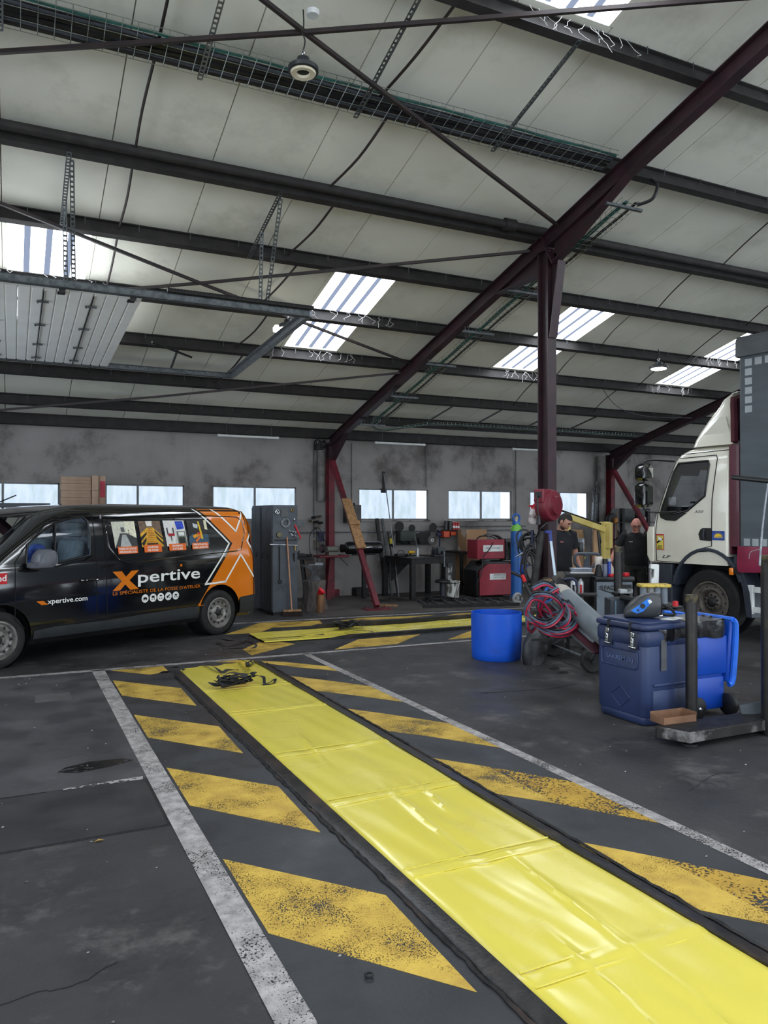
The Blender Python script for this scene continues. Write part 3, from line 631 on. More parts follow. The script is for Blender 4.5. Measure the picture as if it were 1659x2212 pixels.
def bundle(c, label, R0=.13, seed=2, cat='strap bundle'):
    t = thing('strap_bundle', label, cat, loc=c); rd = random.Random(seed)
    for k in range(9):
        a0 = rd.uniform(0, 6.28); r1 = R0*rd.uniform(.7,1.5); r2 = .05*rd.uniform(.7,1.5); ox, oy = rd.uniform(-.06,.06), rd.uniform(-.04,.04)
        pts = [(c[0]+ox+r1*math.cos(a), c[1]+oy+r2*math.sin(a)*1.4, c[2]+.02+.045*abs(math.sin(a*1.5+k))+.008*k) for a in [a0+6.28*i/9 for i in range(9)]]
        obj('strap_loop', strap(pts, .035), web_m, t, world=True)
    obj('roll', MB().tube(smooth_pts([(c[0]-.14,c[1]-.05,c[2]+.04),(c[0]-.03,c[1]-.03,c[2]+.05),(c[0]+.10,c[1]+.01,c[2]+.05)], 5), .034, 8, flat=.8), web_m, t, world=True)
    for k in range(5): p = (c[0]+rd.uniform(-.12,.12), c[1]+rd.uniform(-.05,.04), c[2]+.085+.02*rd.random()); obj('buckle', MB().cbox(p, (.045,.03,.02), rd.uniform(0,3)), black_pl, t, world=True, bevel=.003)
    return t
b1 = bundle((2.02,7.66,.035), 'tangled black strap bundle lying on the near yellow cover')
obj('loose_loop', strap([(2.14,7.72,.05),(2.26,7.80,.10),(2.34,7.72,.10),(2.33,7.62,.05),(2.42,7.62,.045),(2.46,7.70,.07),(2.38,7.66,.045),(2.30,7.60,.045)], .034), web_m, b1, world=True)
bundle((4.62,10.88,.035), 'tangled black strap bundle lying on the far yellow cover', seed=5, R0=.18)
def one_strap(pts, label, w=.04): return obj('strap', strap(pts, w), web_m, label=label, cat='strap')
one_strap([onz(365,1443,.045),onz(385,1441,.06),onz(398,1447,.05)], 'short black strap at the left corner of the near yellow cover')
one_strap([onz(349,1453,.05),onz(362,1451,.07),onz(378,1450,.06),onz(386,1452,.06)], 'thick folded black strap end beside the left corner of the near cover', .06)
one_strap([onz(438,1432,.05),onz(462,1440,.07),onz(480,1452,.05),onz(492,1447,.05),onz(515,1447,.05)], 'long black strap lying from the white line onto the near cover end')
one_strap([onz(515,1424,.05),onz(530,1429,.09),onz(541,1440,.06),onz(532,1436,.12),onz(540,1428,.06),onz(548,1433,.05)], 'looped black strap at the right corner of the near yellow cover')
one_strap([onz(472,1379,.06),onz(490,1383,.08),onz(520,1384,.05),onz(536,1378,.05),onz(552,1385,.05)], 'black strap at the van-side end of the far cover', .06)
one_strap([onz(482,1402,.045),onz(520,1400,.05),onz(548,1399,.06),onz(553,1392,.09),onz(545,1390,.08)], 'curled black strap on the ground at the far cover corner', .035)
one_strap([onz(560,1381,.05),onz(640,1375,.05),onz(700,1370,.05)], 'thin black strap running along the far yellow cover', .025)
one_strap([onz(745,1366,.05),onz(780,1361,.05),onz(806,1364,.05)], 'short black strap trailing to the right of the far bundle', .025)
# ------------------------------------------------------------------ rounded-slice body builder for vehicles
def slice_body(levels, n=6, front_dir=-1):
    """levels: (z, x_front, x_rear, y_near, y_far, r_front, r_rear) -> closed body"""
    rings = []
    for z, xf, xr, yn, yf, rf, rr in levels:
        s = 1 if xr > xf else -1; o = []
        for cx, cy, r, a0 in ((xf+s*rf, yn+math.copysign(rf, yf-yn), rf, 'fn'), (xr-s*rr, yn+math.copysign(rr, yf-yn), rr, 'rn'), (xr-s*rr, yf-math.copysign(rr, yf-yn), rr, 'rf'), (xf+s*rf, yf-math.copysign(rf, yf-yn), rf, 'ff')):
            sx_ = -s if a0[0] == 'f' else s; sy_ = -math.copysign(1, yf-yn) if a0[1] == 'n' else math.copysign(1, yf-yn)
            for i in range(n+1):
                a = R(90*i/n)
                if a0 in ('fn', 'rf'): o.append((cx+sx_*r*math.cos(a), cy+sy_*r*math.sin(a), z))
                else: o.append((cx+sx_*r*math.sin(a), cy+sy_*r*math.cos(a), z))
        rings.append(o)
    return MB().loft(rings, cap=True)
def interp(tab, z):
    if z <= tab[0][0]: return tab[0][1]
    for (a, u), (c, v) in zip(tab, tab[1:]):
        if z <= c: return u+(v-u)*(z-a)/(c-a)
    return tab[-1][1]
# ------------------------------------------------------------------ the van (local x rearward, y away from the viewer, z up)
black_pt = mat('gloss_black_paint', (9,10,13), (11,12,15), rough=.12, coat=1., scale=2, spec=.6)
orange_pt = mat('gloss_orange_wrap', (214,118,20), (208,110,16), rough=.2, coat=.6, scale=2)
white_vn = mat('white_wrap', (236,236,232), (226,226,222), rough=.35, scale=4)
clad_m = mat('grey_black_cladding', (44,46,49), (36,38,40), rough=.55, scale=9)
VM = Matrix.Translation((2.768,11.365,0)) @ Matrix.Rotation(math.atan2(.4631,.8863), 4, 'Z')
van = thing('van', 'black van with orange rear and white lettering, parked by the left wall', 'van', M=VM)
XFR = [(.24,-3.98),(.45,-4.10),(.85,-4.08),(1.02,-3.95),(1.12,-3.62),(1.20,-3.46),(1.36,-3.26),(1.48,-3.10),(1.66,-2.88),(1.78,-2.72),(1.85,-2.50),(1.90,-2.2),(1.925,-1.8)]
XRR = [(.24,.70),(.30,.755),(.56,.772),(1.03,.753),(1.5,.705),(1.75,.66),(1.85,.60),(1.90,.48),(1.925,.2)]
INS = [(.24,.06),(.34,.01),(.5,0),(1.14,0),(1.24,.012),(1.5,.05),(1.7,.09),(1.80,.125),(1.85,.17),(1.885,.24),(1.91,.36),(1.93,.55)]
VW = 1.98
zl = [.24,.27,.30,.34,.42,.5,.6,.7,.8,.9,1.0,1.06,1.12,1.16,1.2,1.28,1.36,1.44,1.5,1.58,1.66,1.72,1.77,1.81,1.84,1.865,1.885,1.90,1.915,1.93]
lv = [(z, interp(XFR, z), interp(XRR, z), interp(INS, z), VW-interp(INS, z), .30 if z < 1.1 else .22, .10) for z in zl]
def vside(x, z, off=.004):
    ins = interp(INS, z); xr = interp(XRR, z); xf = interp(XFR, z); y = ins
    if x > xr-.10: d = min(.0999, x-(xr-.10)); y = ins+.10-math.sqrt(.01-d*d)
    rf = .30 if z < 1.1 else .22
    if x < xf+rf: d = min(rf*.99, (xf+rf)-x); y = ins+rf-math.sqrt(rf*rf-d*d)
    return Vector((x, y-off, z))
body = obj('body', slice_body(lv), black_pt, van)
arch = lambda x, r=.385: MB().cyl((x,-.2,.36),(x,.33,.36),r,seg=32)
WINP = [(-2.95,1.20),(-2.92,1.43),(-2.718,1.58),(-2.546,1.68),(-2.324,1.735),(-2.164,1.75),(-2.105,1.70),(-2.09,1.545),(-2.115,1.27),(-2.60,1.19)]
cav = [(z, interp(XFR, z)+.09 if z > 1.2 else -3.4, -1.86, interp(INS, z)+.045, VW-interp(INS, z)-.045, .12, .03) for z in (.62,.9,1.13,1.3,1.5,1.66,1.74,1.79)]
cut(body, [slice_body(cav), MB().prism(WINP, -.2, .6, 'Y'), MB().prism(WINP, 1.4, 2.3, 'Y')])
# windscreen opening, cut along the slope
ws = MB().add([(-3.45,.30,1.24),(-3.45,1.68,1.24),(-2.80,1.62,1.76),(-2.80,.36,1.76),(-3.05,.30,1.20),(-3.05,1.68,1.20),(-2.62,1.62,1.70),(-2.62,.36,1.70)], [(0,1,2,3),(4,5,6,7),(0,1,5,4),(1,2,6,5),(2,3,7,6),(3,0,4,7)])
cut(body, [ws, arch(.02), arch(-3.27), MB().cyl((.02,1.65,.36),(.02,2.3,.36),.385,seg=24), MB().cyl((-3.27,1.65,.36),(-3.27,2.3,.36),.385,seg=24)])
gl = glass('window_glass', (214,222,226)); gl2 = glass('windscreen_glass', (206,222,230), rough=.02)
def vd(name, poly, m, off=.004, zs=.07, xs=None, parent=None, label=None): return obj(name, decal_mb(poly, lambda x, z: vside(x, z, off), zs, xs), m, parent or van, label=label)
fw_ = vd('side_window', WINP, gl, -.010)
obj('side_window', decal_mb(WINP, lambda x, z: Vector((x, VW-interp(INS,z)-.012, z)), .07), gl, van)
obj('windscreen', MB().add([(-3.42,.30,1.235),(-3.42,1.68,1.235),(-2.79,1.62,1.745),(-2.79,.36,1.745)], [(0,1,2,3)]), gl2, van)
def outline(pts, w, m, name, off=.006, closed=True, parent=None, label=None):
    P = [vside(x, z, off) for x, z in pts]
    Q = []
    for i in range(len(P) if closed else len(P)-1):
        a, c = pts[i], pts[(i+1) % len(pts)]; n = max(1, int(math.dist(a, c)/.12)); Q += [vside(a[0]+(c[0]-a[0])*k/n, a[1]+(c[1]-a[1])*k/n, off) for k in range(n)]
    if not closed: Q.append(P[-1])
    return obj(name, MB().tube(Q, w, 6, closed=closed), m, parent or van, label=label)
outline(WINP, .012, black_pl, 'window_seal')
outline([(-2.60,1.19),(-2.546,1.68)], .014, black_pl, 'window_divider', closed=False)
# door seams and swage
seam = mat('panel_gap', (2,2,3), (3,3,4), rough=.9)
for p in ([(-3.084,1.22),(-3.084,.56),(-2.97,.44)], [(-2.03,1.79),(-2.02,.28)], [(-1.89,1.84),(-1.874,.28)], [(-.75,1.84),(-.759,.30)], [(-3.084,1.22),(-2.93,1.42),(-2.62,1.70),(-2.3,1.79),(-2.05,1.80)]): outline(p, .006, seam, 'door_gap', off=.001, closed=False)
REC = [(-1.80,1.74),(-.79,1.785),(.44,1.75),(.53,1.68),(.545,1.5),(.45,1.27),(.36,1.235),(-.75,1.185),(-1.56,1.14),(-1.70,1.19),(-1.83,1.36),(-1.86,1.62)]
outline(REC, .009, black_pt, 'panel_swage', off=.003)
outline([(-2.9,1.17),(-2.6,1.15),(-2.2,1.2),(-2.06,1.28)], .01, black_pt, 'belt_moulding', closed=False)
outline([(-3.2,1.86),(-2.8,1.862),(-1.9,1.868),(-.7,1.866),(.4,1.85)], .007, seam, 'roof_gutter', closed=False) if False else None
# orange wrap
OR = [(-.28,1.868),(.284,1.354),(-.402,.468),(-.262,.468)]+[(.02-.39*math.cos(a), .36+.39*math.sin(a)) for a in [R(18+144*i/14) for i in range(15)]]+[(.41,.53),(.735,.556),(.74,1.03),(.70,1.4),(.665,1.6),(.63,1.75),(.58,1.84),(.50,1.868)]
vd('orange_wrap', OR, orange_pt, .003, .04, .06)
obj('rear_wrap', decal_mb([(.06,.56),(1.9,.56),(1.9,1.6),(1.8,1.84),(.18,1.84),(.08,1.6)], lambda y, z: Vector((interp(XRR, z)+.003, y, z)), .06), orange_pt, van)
def band(a, c, w, off=.008, m=white_vn, name='white_chevron'):
    d = Vector((c[0]-a[0], c[1]-a[1])).normalized()*w/2; n = Vector((-d.y, d.x))
    return decal_mb([(a[0]+n.x-d.x,a[1]+n.y-d.y),(c[0]+n.x+d.x,c[1]+n.y+d.y),(c[0]-n.x+d.x,c[1]-n.y+d.y),(a[0]-n.x-d.x,a[1]-n.y-d.y)], lambda x, z: vside(x, z, off), .05)
for pl in ([(-.344,1.86),(.217,1.355),(-.264,.772),(.119,.787),(.427,1.183),(.69,.834)], [(.003,1.86),(.375,1.535),(.575,1.84)], [(.675,1.512),(.583,1.384),(.69,1.225)]):
    obj('white_chevron_line', merge(*[band(a, c, .026) for a, c in zip(pl, pl[1:])]), white_vn, van)
# lettering
T = lambda s, size, x, z, w, m, par=None, sh=0., b=.02, off=.008, nm='lettering', slope=0.: obj(nm, text_mb(s, size, lambda u, v: vside(u, v+slope*(u-x), off), x, z, w, bold=b, shear=sh), m, par or van, flat=True)
bx = [(-1.80,1.04),(-1.66,1.04),(-1.60,.965),(-1.515,1.04),(-1.40,1.04),(-1.545,.915),(-1.40,.79),(-1.535,.79),(-1.61,.865),(-1.69,.79),(-1.80,.79),(-1.665,.91)]
vd('orange_letter_x', bx, orange_pt, .006)
T('pertive', .155*1.45, -1.415, .872, 1.05, white_vn, b=.012)
vd('orange_dot', [(-.72,1.055),(-.685,1.055),(-.685,1.085),(-.72,1.085)], orange_pt, .01)
T("LE SPÉCIALISTE DE LA FOSSE D'ATELIER", .062, -1.797, .735, 1.44, orange_pt, b=0)
T('xpertive.com', .085, -2.69, .705, .53, white_vn, b=.012, slope=.0)
vd('orange_dash', [(-2.83,.748),(-2.745,.748),(-2.68,.698),(-2.765,.698)], orange_pt, .006)
for i, x in enumerate((-1.301,-1.172,-1.048,-.92,-.794)):
    d = vd('round_icon', [(x+.056*math.cos(a), .653+.056*math.sin(a)) for a in [2*math.pi*k/20 for k in range(20)]], white_vn, .006)
    s = [[(-.03,-.012),(.03,-.012),(.03,.006),(.018,.018),(-.018,.018),(-.03,.006)], [(-.025,.0),(.025,.0),(.02,.028),(-.025,.028)], [(-.02,.01),(.02,.01),(.018,.03),(-.018,.03)], [(-.035,-.015),(-.005,-.015),(.03,.02),(.02,.025),(-.03,.002)], [(-.018,.0),(.018,.0),(.02,.022),(-.02,.022)]][i]
    mm = [decal_mb([(x+u, .653+v) for u, v in s], lambda a, c: vside(a, c, .009))]
    for q in (-.018,.018): mm.append(decal_mb([(x+q-.007,.628),(x+q+.007,.628),(x+q+.007,.642),(x+q-.007,.642)], lambda a, c: vside(a, c, .009)))
    obj('icon_figure', merge(*mm), seam, d)
# four picture stickers with captions
def pic(name, quad, shapes, cap, lines):
    """quad: four corners (x,z) TL TR BR BL"""
    def uv(u, v): (a, c, d, e) = quad; return ((a[0]*(1-u)+c[0]*u)*(1-v)+(e[0]*(1-u)+d[0]*u)*v, (a[1]*(1-u)+c[1]*u)*(1-v)+(e[1]*(1-u)+d[1]*u)*v)
    base = vd(name, quad, shapes[0], .006)
    for i, (col, pts) in enumerate(shapes[1:]): vd('picture_print', [uv(u, v) for u, v in pts], mat('print_%d_%d_%d' % col, col, tuple(int(q*.85) for q in col), rough=.4, scale=20), .0075+.0006*i, parent=base)
    cp = vd('caption_plate', cap, mat('caption_orange', (222,104,30), (214,96,26), rough=.45), .0135, parent=base)
    zc = (cap[0][1]+cap[2][1])/2; xc = (cap[0][0]+cap[1][0])/2; W_ = cap[1][0]-cap[0][0]
    for k, s in enumerate(lines):
        obj('caption_text', text_mb(s, .036, lambda u, v: vside(u, v, .016), xc, zc+(.006 if k == 0 else -.036), W_*(.86 if len(s) > 11 else .6), 'C', bold=.02), white_vn, base, flat=True)
lg = mat('print_pale', (206,206,190), (182,182,166), rough=.4, scale=30); wh = mat('print_white', (222,220,216), (206,204,200), rough=.4, scale=30); dk = mat('print_dark', (26,26,30), (50,46,44), rough=.4, scale=30)
pic('picture_sticker', [(-1.772,1.690),(-1.418,1.694),(-1.396,1.345),(-1.741,1.345)], [lg, ((236,234,206), [(.55,0),(1,0),(1,.62),(.6,.6)]), ((60,62,62), [(.3,.45),(.6,.45),(1,.65),(1,1),(.0,1)]), ((176,178,176), [(.38,.5),(.55,.5),(.75,1),(.22,1)]), ((90,92,94), [(.36,.22),(.5,.22),(.52,.4),(.36,.4)]), ((30,30,30), [(.66,.32),(.7,.32),(.7,.38),(.66,.38)]), ((30,30,30), [(.66,.42),(.7,.42),(.7,.48),(.66,.48)])], [(-1.711,1.36),(-1.405,1.362),(-1.405,1.268),(-1.705,1.265)], ['FOSSES DE GARAGE', 'PRÉFABRIQUÉES ACIER'])
pic('picture_sticker', [(-1.357,1.694),(-1.004,1.697),(-.975,1.345),(-1.33,1.345)], [mat('print_brown', (120,96,78), (96,78,66), rough=.4, scale=30), ((230,226,216), [(.32,0),(.62,0),(.6,.2),(.36,.2)]), ((226,172,48), [(.0,.5),(.35,.25),(.62,.25),(1,.6),(1,1),(0,1)]), ((24,22,20), [(.0,.62),(.3,.42),(.3,.5),(.0,.78)]), ((24,22,20), [(.66,.35),(1,.66),(1,.74),(.68,.45)]), ((24,22,20), [(.7,.55),(1,.85),(1,.95),(.72,.68)]), ((24,22,20), [(.0,.86),(.26,.62),(.24,.74),(.08,.98)]), ((24,22,20), [(.26,.84),(.74,.84),(.78,1),(.22,1)])]+[((190,116,40), [(.38-.15*v,.28+v*.55),(.58+.13*v,.28+v*.55),(.585+.13*v,.31+v*.55),(.375-.15*v,.31+v*.55)]) for v in [i/8 for i in range(9)]], [(-1.305,1.372),(-1.02,1.378),(-1.015,1.275),(-1.30,1.272)], ['COUVERTURES', 'DE FOSSE'])
pic('picture_sticker', [(-.956,1.702),(-.592,1.702),(-.561,1.341),(-.918,1.344)], [wh, ((36,70,190), [(.55,.03),(.93,.03),(.95,.32),(.6,.36)]), ((60,90,210), [(.6,.1),(.9,.1),(.9,.14),(.6,.14)]), ((60,90,210), [(.6,.2),(.9,.2),(.9,.24),(.6,.24)]), ((60,60,62), [(.1,.28),(.16,.28),(.16,.55),(.1,.55)]), ((60,60,62), [(.38,.28),(.44,.28),(.44,.55),(.38,.55)]), ((170,34,44), [(.12,.5),(.44,.5),(.44,.6),(.14,.62)]), ((70,70,74), [(.24,.6),(.29,.6),(.28,.8),(.24,.8)]), ((120,124,112), [(.55,.42),(.95,.42),(.98,1),(.55,1)]), ((226,228,224), [(.62,.46),(.9,.46),(.9,.6),(.62,.6)]), ((40,44,40), [(.6,.66),(.9,.66),(.9,.9),(.6,.9)])], [(-.895,1.375),(-.60,1.38),(-.60,1.285),(-.89,1.280)], ['ÉQUIPEMENTS', "D'ATELIER"])
pic('picture_sticker', [(-.547,1.703),(-.188,1.706),(-.162,1.346),(-.525,1.352)], [dk, ((60,88,110), [(0,.7),(.2,.55),(1,.58),(1,1),(0,1)]), ((208,212,216), [(.3,.12),(.55,.18),(.5,.34),(.3,.28)]), ((232,196,40), [(.55,.05),(.62,.05),(.72,.75),(.62,.75)]), ((236,160,30), [(.2,.62),(.65,.48),(.7,.58),(.26,.74)]), ((228,224,190), [(.86,.0),(1,.0),(1,.4),(.86,.36)]), ((232,120,60), [(.3,.82),(.6,.6),(.64,.66),(.36,.92)]), ((210,60,50), [(.45,.5),(.58,.5),(.58,.58),(.45,.58)])], [(-.49,1.378),(-.19,1.386),(-.19,1.295),(-.49,1.288)], ['DÉMONTE-MOYEU', '100% ASSISTÉ'])
rd = vd('red_sticker', [(-3.42,1.105),(-3.18,1.107),(-3.179,.981),(-3.42,.977)], mat('sticker_red', (196,24,34), (186,20,30), rough=.4), .006)
T('Red', .10, -3.36, 1.015, .17, white_vn, rd, off=.009)
# lower cladding, handle, mirror, lights, wheels
CL = [(-2.86,.40),(-2.6,.425),(-2.03,.425),(-1.87,.425),(-.759,.466),(-.39,.468),(-.37,.30),(-2.86,.30)]
vd('side_cladding', CL, clad_m, .012, .05, .2); vd('rear_corner_cladding', [(.41,.53),(.74,.552),(.735,.30),(.41,.28)], clad_m, .012, .05, .04)
obj('rear_bumper', slice_body([(z, .60, interp(XRR,z)+.03, .02, VW-.02, .02, .1) for z in (.27,.33,.5,.555)]), clad_m, van)
obj('door_handle', MB().tube(smooth_pts([vside(-2.25,.955,.012),vside(-2.18,.957,.045),vside(-2.05,.957,.045),vside(-2.00,.955,.012)], 4), .014, 8), black_pt, van)
mir = obj('wing_mirror', slice_body([(z, x0, x1, y0, -.02, .05, .04) for z, x0, x1, y0 in ((1.135,-2.92,-2.74,-.20),(1.16,-2.98,-2.72,-.24),(1.21,-2.98,-2.70,-.26),(1.225,-2.93,-2.70,-.26),(1.30,-2.91,-2.70,-.26),(1.35,-2.87,-2.71,-.23),(1.37,-2.84,-2.73,-.18))]), mat('mirror_grey_plastic', (96,98,106), (82,84,92), rough=.45, scale=6), van, label='grey plastic wing mirror housing')
obj('mirror_glass', MB().box(-2.715,-2.695,-.23,-.05,1.19,1.33), mat('mirror_silver', (220,224,228), rough=.05, metal=1.), mir)
vd('tail_lamp', [(.70,.95),(.752,.95),(.72,1.45),(.665,1.5),(.66,1.3)], mat('tail_lamp_red', (120,12,22), (90,8,16), rough=.2, coat=1.), .008, .06, .02)
vd('headlamp', [(-3.98,.78),(-3.72,.80),(-3.62,1.0),(-3.8,1.02),(-3.95,.95)], mat('headlamp', (190,196,204), rough=.15, coat=1.), .006, .05, .06)
def road_wheel(parent, x, yc, r, w, rim_r, side, nh=12, rimm=None, dish=.04, bolts=5, zc=None, dark=None):
    """side: -1 visible face toward -y"""
    z = zc or r; rimm = rimm or mat('steel_rim', (150,146,142), (112,108,104), rough=.5, metal=.5, scale=10)
    wh_ = thing('wheel', loc=(0,0,0)); wh_.parent = parent; wh_.matrix_local = Matrix(); XF[wh_.name] = world_of(parent)
    s = side; h = w/2
    obj('tyre', MB().lathe([(rim_r-.005,-h*.75),(rim_r+.02,-h*.95),(r-.05,-h),(r-.012,-h*.82),(r,-h*.5),(r,h*.5),(r-.012,h*.82),(r-.05,h),(rim_r+.02,h*.95),(rim_r-.005,h*.75)], (x,yc,z), 'Y', 40, cap=False), tyre_m, wh_)
    f = yc+s*h
    prof = [(rim_r+.012,.0),(rim_r+.008,-.012),(rim_r-.012,-.006),(rim_r-.03,-.05),(rim_r-.055,-.055),(rim_r*.62,-dish*.4),(rim_r*.5,-dish),(rim_r*.34,-dish*.6),(.002,-dish*.55)]
    mb = MB(); mb.lathe([(q, zz if s > 0 else -zz) for q, zz in prof], (x,f,z), 'Y', 40, cap=False)
    obj('rim', mb, rimm, wh_)
    hole = MB()
    for k in range(nh): a = 2*math.pi*k/nh; q = rim_r*.72; hole.ball((x+q*math.cos(a), f-s*(dish*.55), z+q*math.sin(a)), rim_r*.085, 8, 6, sy=.35)
    obj('vent_holes', hole, black_rub, wh_, kind='stuff')
    mb = MB()
    for k in range(bolts): a = 2*math.pi*(k+.5)/bolts; mb.cyl((x+rim_r*.34*math.cos(a), f-s*dish*.6, z+rim_r*.34*math.sin(a)), (x+rim_r*.34*math.cos(a), f-s*(dish*.6-.02), z+rim_r*.34*math.sin(a)), rim_r*.045, seg=6)
    obj('wheel_nuts', mb, steel_dark, wh_, kind='stuff')
    obj('hub_cap', MB().lathe([(rim_r*.26,0),(rim_r*.24,s*.012),(rim_r*.14,s*.03),(.002,s*.032)], (x,f-s*dish*.6,z), 'Y', 20), dark or black_rub, wh_)
    return wh_
for x in (.02,-3.27):
    road_wheel(van, x, .12, .335, .215, .215, -1); 
    obj('far_wheel', MB().lathe([(.2,-.1),(.32,-.1),(.335,-.05),(.335,.05),(.32,.1),(.2,.1)], (x,1.82,.335), 'Y', 28), tyre_m, van)
    obj('arch_liner', MB().lathe([(.38,-.0),(.38,.30),(.02,.30)], (x,.05,.36), 'Y', 28, cap=False), black_rub, van)
obj('underbody', MB().box(-3.5,.4,.25,1.7,.22,.30), black_rub, van)
# cab interior
grey_seat = mat('grey_seat_fabric', (128,136,142), (112,120,126), rough=.85, scale=20)
for y, lab in ((.42,'near'),(1.2,'far')):
    seat = thing('seat', loc=(0,0,0)); seat.parent = van; seat.matrix_local = Matrix(); XF[seat.name] = world_of(van)
    obj('seat_back', MB(Matrix.Translation((-2.18,y,1.10)) @ Matrix.Rotation(R(12),4,'Y')).rbox(-.07,.07,-.24,.24,-.3,.36,.06), grey_seat, seat)
    obj('head_rest', MB(Matrix.Translation((-2.07,y,1.58)) @ Matrix.Rotation(R(8),4,'Y')).rbox(-.05,.05,-.13,.13,-.09,.10,.04), grey_seat, seat)
    obj('seat_cushion', MB().rbox(-2.75,-2.25,y-.24,y+.24,.75,.9,.06), grey_seat, seat)
obj('bulkhead', MB().box(-1.92,-1.90,.1,1.86,.65,1.78), mat('bulkhead_grey', (160,158,168), (136,134,144), rough=.6), van)
rd_ = random.Random(1); mb = MB()
for k in range(7): mb.ball((-2.52+rd_.uniform(-.14,.14), .78+rd_.uniform(-.12,.12), 1.05+.05*k), .10, 10, 7, sz=.6)
obj('blue_clothes', mb, mat('blue_cloth', (92,116,206), (56,74,150), rough=.9, scale=9), van, remesh=.015, label='crumpled blue clothing on the passenger seat')
st = MB().torus((-2.86,1.25,1.17), .17, .014, 'X', 24, 6); obj('steering_wheel', st, black_pl, van)
obj('dashboard', MB().rbox(-3.35,-2.95,.12,1.86,.8,1.16,.05), black_pl, van)
mb = MB()
for k in range(3): mb.cyl((-3.45,.6,1.26),(-2.95,.9+.1*k,1.64),.008,seg=5)
obj('aerial', MB().cyl((-2.95,.95,1.86),(-2.45,.95,2.12),.006,seg=5), black_pl, van) if False else obj('aerial', MB().cyl((-3.0,.9,1.86),(-2.6,.9,2.03),.008,seg=5), black_pl, van)
# roof-top board and cardboard boxes resting on the van roof bars
def vw(x, y, z): return tuple(VM @ Vector((x, y, z)))
vrz = math.atan2(.4631,.8863)
bk = thing('storage_cabinet', 'flat-topped dark cabinet behind the van carrying cardboard boxes', 'cabinet', loc=(1.15,14.95,0))
obj('cabinet_body', MB().box(.78,2.35,15.1,15.75,0,1.955), mat('slate_grey_paint', (62,66,74), (50,54,62), rough=.45, scale=4, c3=(44,46,50), s3=3), bk, world=True, flat=True, bevel=.006)
obj('cabinet_top', MB().box(.74,2.39,15.06,15.79,1.955,1.985), black_pl, bk, world=True, flat=True)
def carton(name, x0, x1, y0, y1, z0, z1, label, flaps=False, grp=None, m=card_m, tilt=0):
    t = thing(name, label, 'box', loc=((x0+x1)/2,(y0+y1)/2,z0), group=grp)
    obj('carton', MB().box(x0,x1,y0,y1,z0,z1), m, t, world=True, flat=True, bevel=.004)
    obj('flap_edge', MB().box(x0-.002,x1+.002,(y0+y1)/2-.004,(y0+y1)/2+.004,z1-.001,z1+.002).box(x0,x1,y0-.003,y0,z0+(z1-z0)*.48,z0+(z1-z0)*.5), mat('carton_edge', (120,92,70), rough=.9), t, world=True, flat=True)
    return t
cb = mat('faded_brown_cardboard', (172,146,124), (154,128,108), rough=.85, scale=3)
bxp = lambda p: ony(p, 1060, 15.25).x
for k, (a, c) in enumerate(((132,197),(133,196.5),(131.5,197),(132,196.5))):
    z = 1.985+.128*k; carton('cardboard_box', bxp(a), bxp(c), 15.25, 15.6, z, z+.126, ('bottom','second lowest','second highest','top')[k]+' flat cardboard box of the stack on the dark cabinet behind the van', m=cb, grp=None)
carton('cardboard_box', bxp(198), bxp(212.5), 15.2, 15.62, 1.985, 2.52, 'tall narrow cardboard box standing beside the flat stack', m=cb)
tb = carton('cardboard_box', bxp(214), bxp(228), 15.25, 15.62, 1.985, 2.52, 'open tall cardboard box with a red sleeve inside, right end of the row', m=cb)
obj('red_sleeve', MB().box(bxp(216),bxp(226.5),15.235,15.25,2.12,2.42), mat('red_card', (176,54,70), rough=.7), tb, world=True, flat=True)
obj('paper_label', MB().box(1.06,1.20,15.235,15.25,2.32,2.40), white_vn, tb, world=True, flat=True) if False else None
obj('board_stack', MB().box(-1.1,.62,15.1,15.7,1.92,2.0).box(-1.1,.62,15.1,15.7,0,1.9), mat('slate_grey_paint', (62,66,74)), label='grey-topped locker behind the front end of the van', cat='locker', flat=True)
# ------------------------------------------------------------------ the truck (local x forward, away from the viewer; y toward the left side)
TM = Matrix.Translation((9.17,8.12,0)) @ Matrix.Rotation(math.atan2(.9926,-.122), 4, 'Z')
trk = thing('truck', 'white cab truck with maroon cab rear and grey curtain-sided body', 'truck', M=TM)
cab_m = mat('cream_white_paint', (226,222,206), (216,212,196), rough=.25, coat=.6, scale=2)
maroon = mat('truck_maroon', (92,38,52), (80,32,44), rough=.4, scale=4, coat=.2)
dgrey = mat('truck_dark_grey_plastic', (48,54,66), (40,46,56), rough=.5, scale=7)
TXF = [(1.02,.98),(1.10,1.01),(1.5,1.03),(1.65,.99),(1.80,.95),(1.94,.90),(2.26,.77),(2.6,.63),(2.70,.56),(2.76,.46),(2.80,.3),(2.83,.1)]
TIN = [(1.02,.0),(2.0,.0),(2.3,.02),(2.6,.05),(2.70,.08),(2.76,.13),(2.80,.22),(2.83,.4)]
TW = -2.3
zl = [1.05,1.10,1.25,1.4,1.5,1.6,1.7,1.8,1.94,2.1,2.26,2.4,2.5,2.6,2.66,2.70,2.73,2.76,2.785,2.81,2.83]
cab = obj('cab', slice_body([(z, interp(TXF, z), -.33, -interp(TIN, z), TW+interp(TIN, z), .16, .03) for z in zl]), cab_m, trk)
WT = [(.50,2.57),(.0,2.58),(-.02,2.52),(.03,2.06),(.32,1.845),(.55,1.80),(.80,1.80),(.775,1.88),(.70,2.07),(.59,2.44)]
def tside(x, z, off=.004):
    y = -interp(TIN, z); xf = interp(TXF, z)
    if x > xf-.16: d = min(.159, x-(xf-.16)); y -= .16-math.sqrt(.0256-d*d)
    return Vector((x, y+off, z))
cavt = slice_body([(z, interp(TXF, z)-.08, -.22, -interp(TIN, z)-.05, TW+interp(TIN, z)+.05, .1, .03) for z in (1.45,1.7,1.94,2.26,2.5,2.62)])
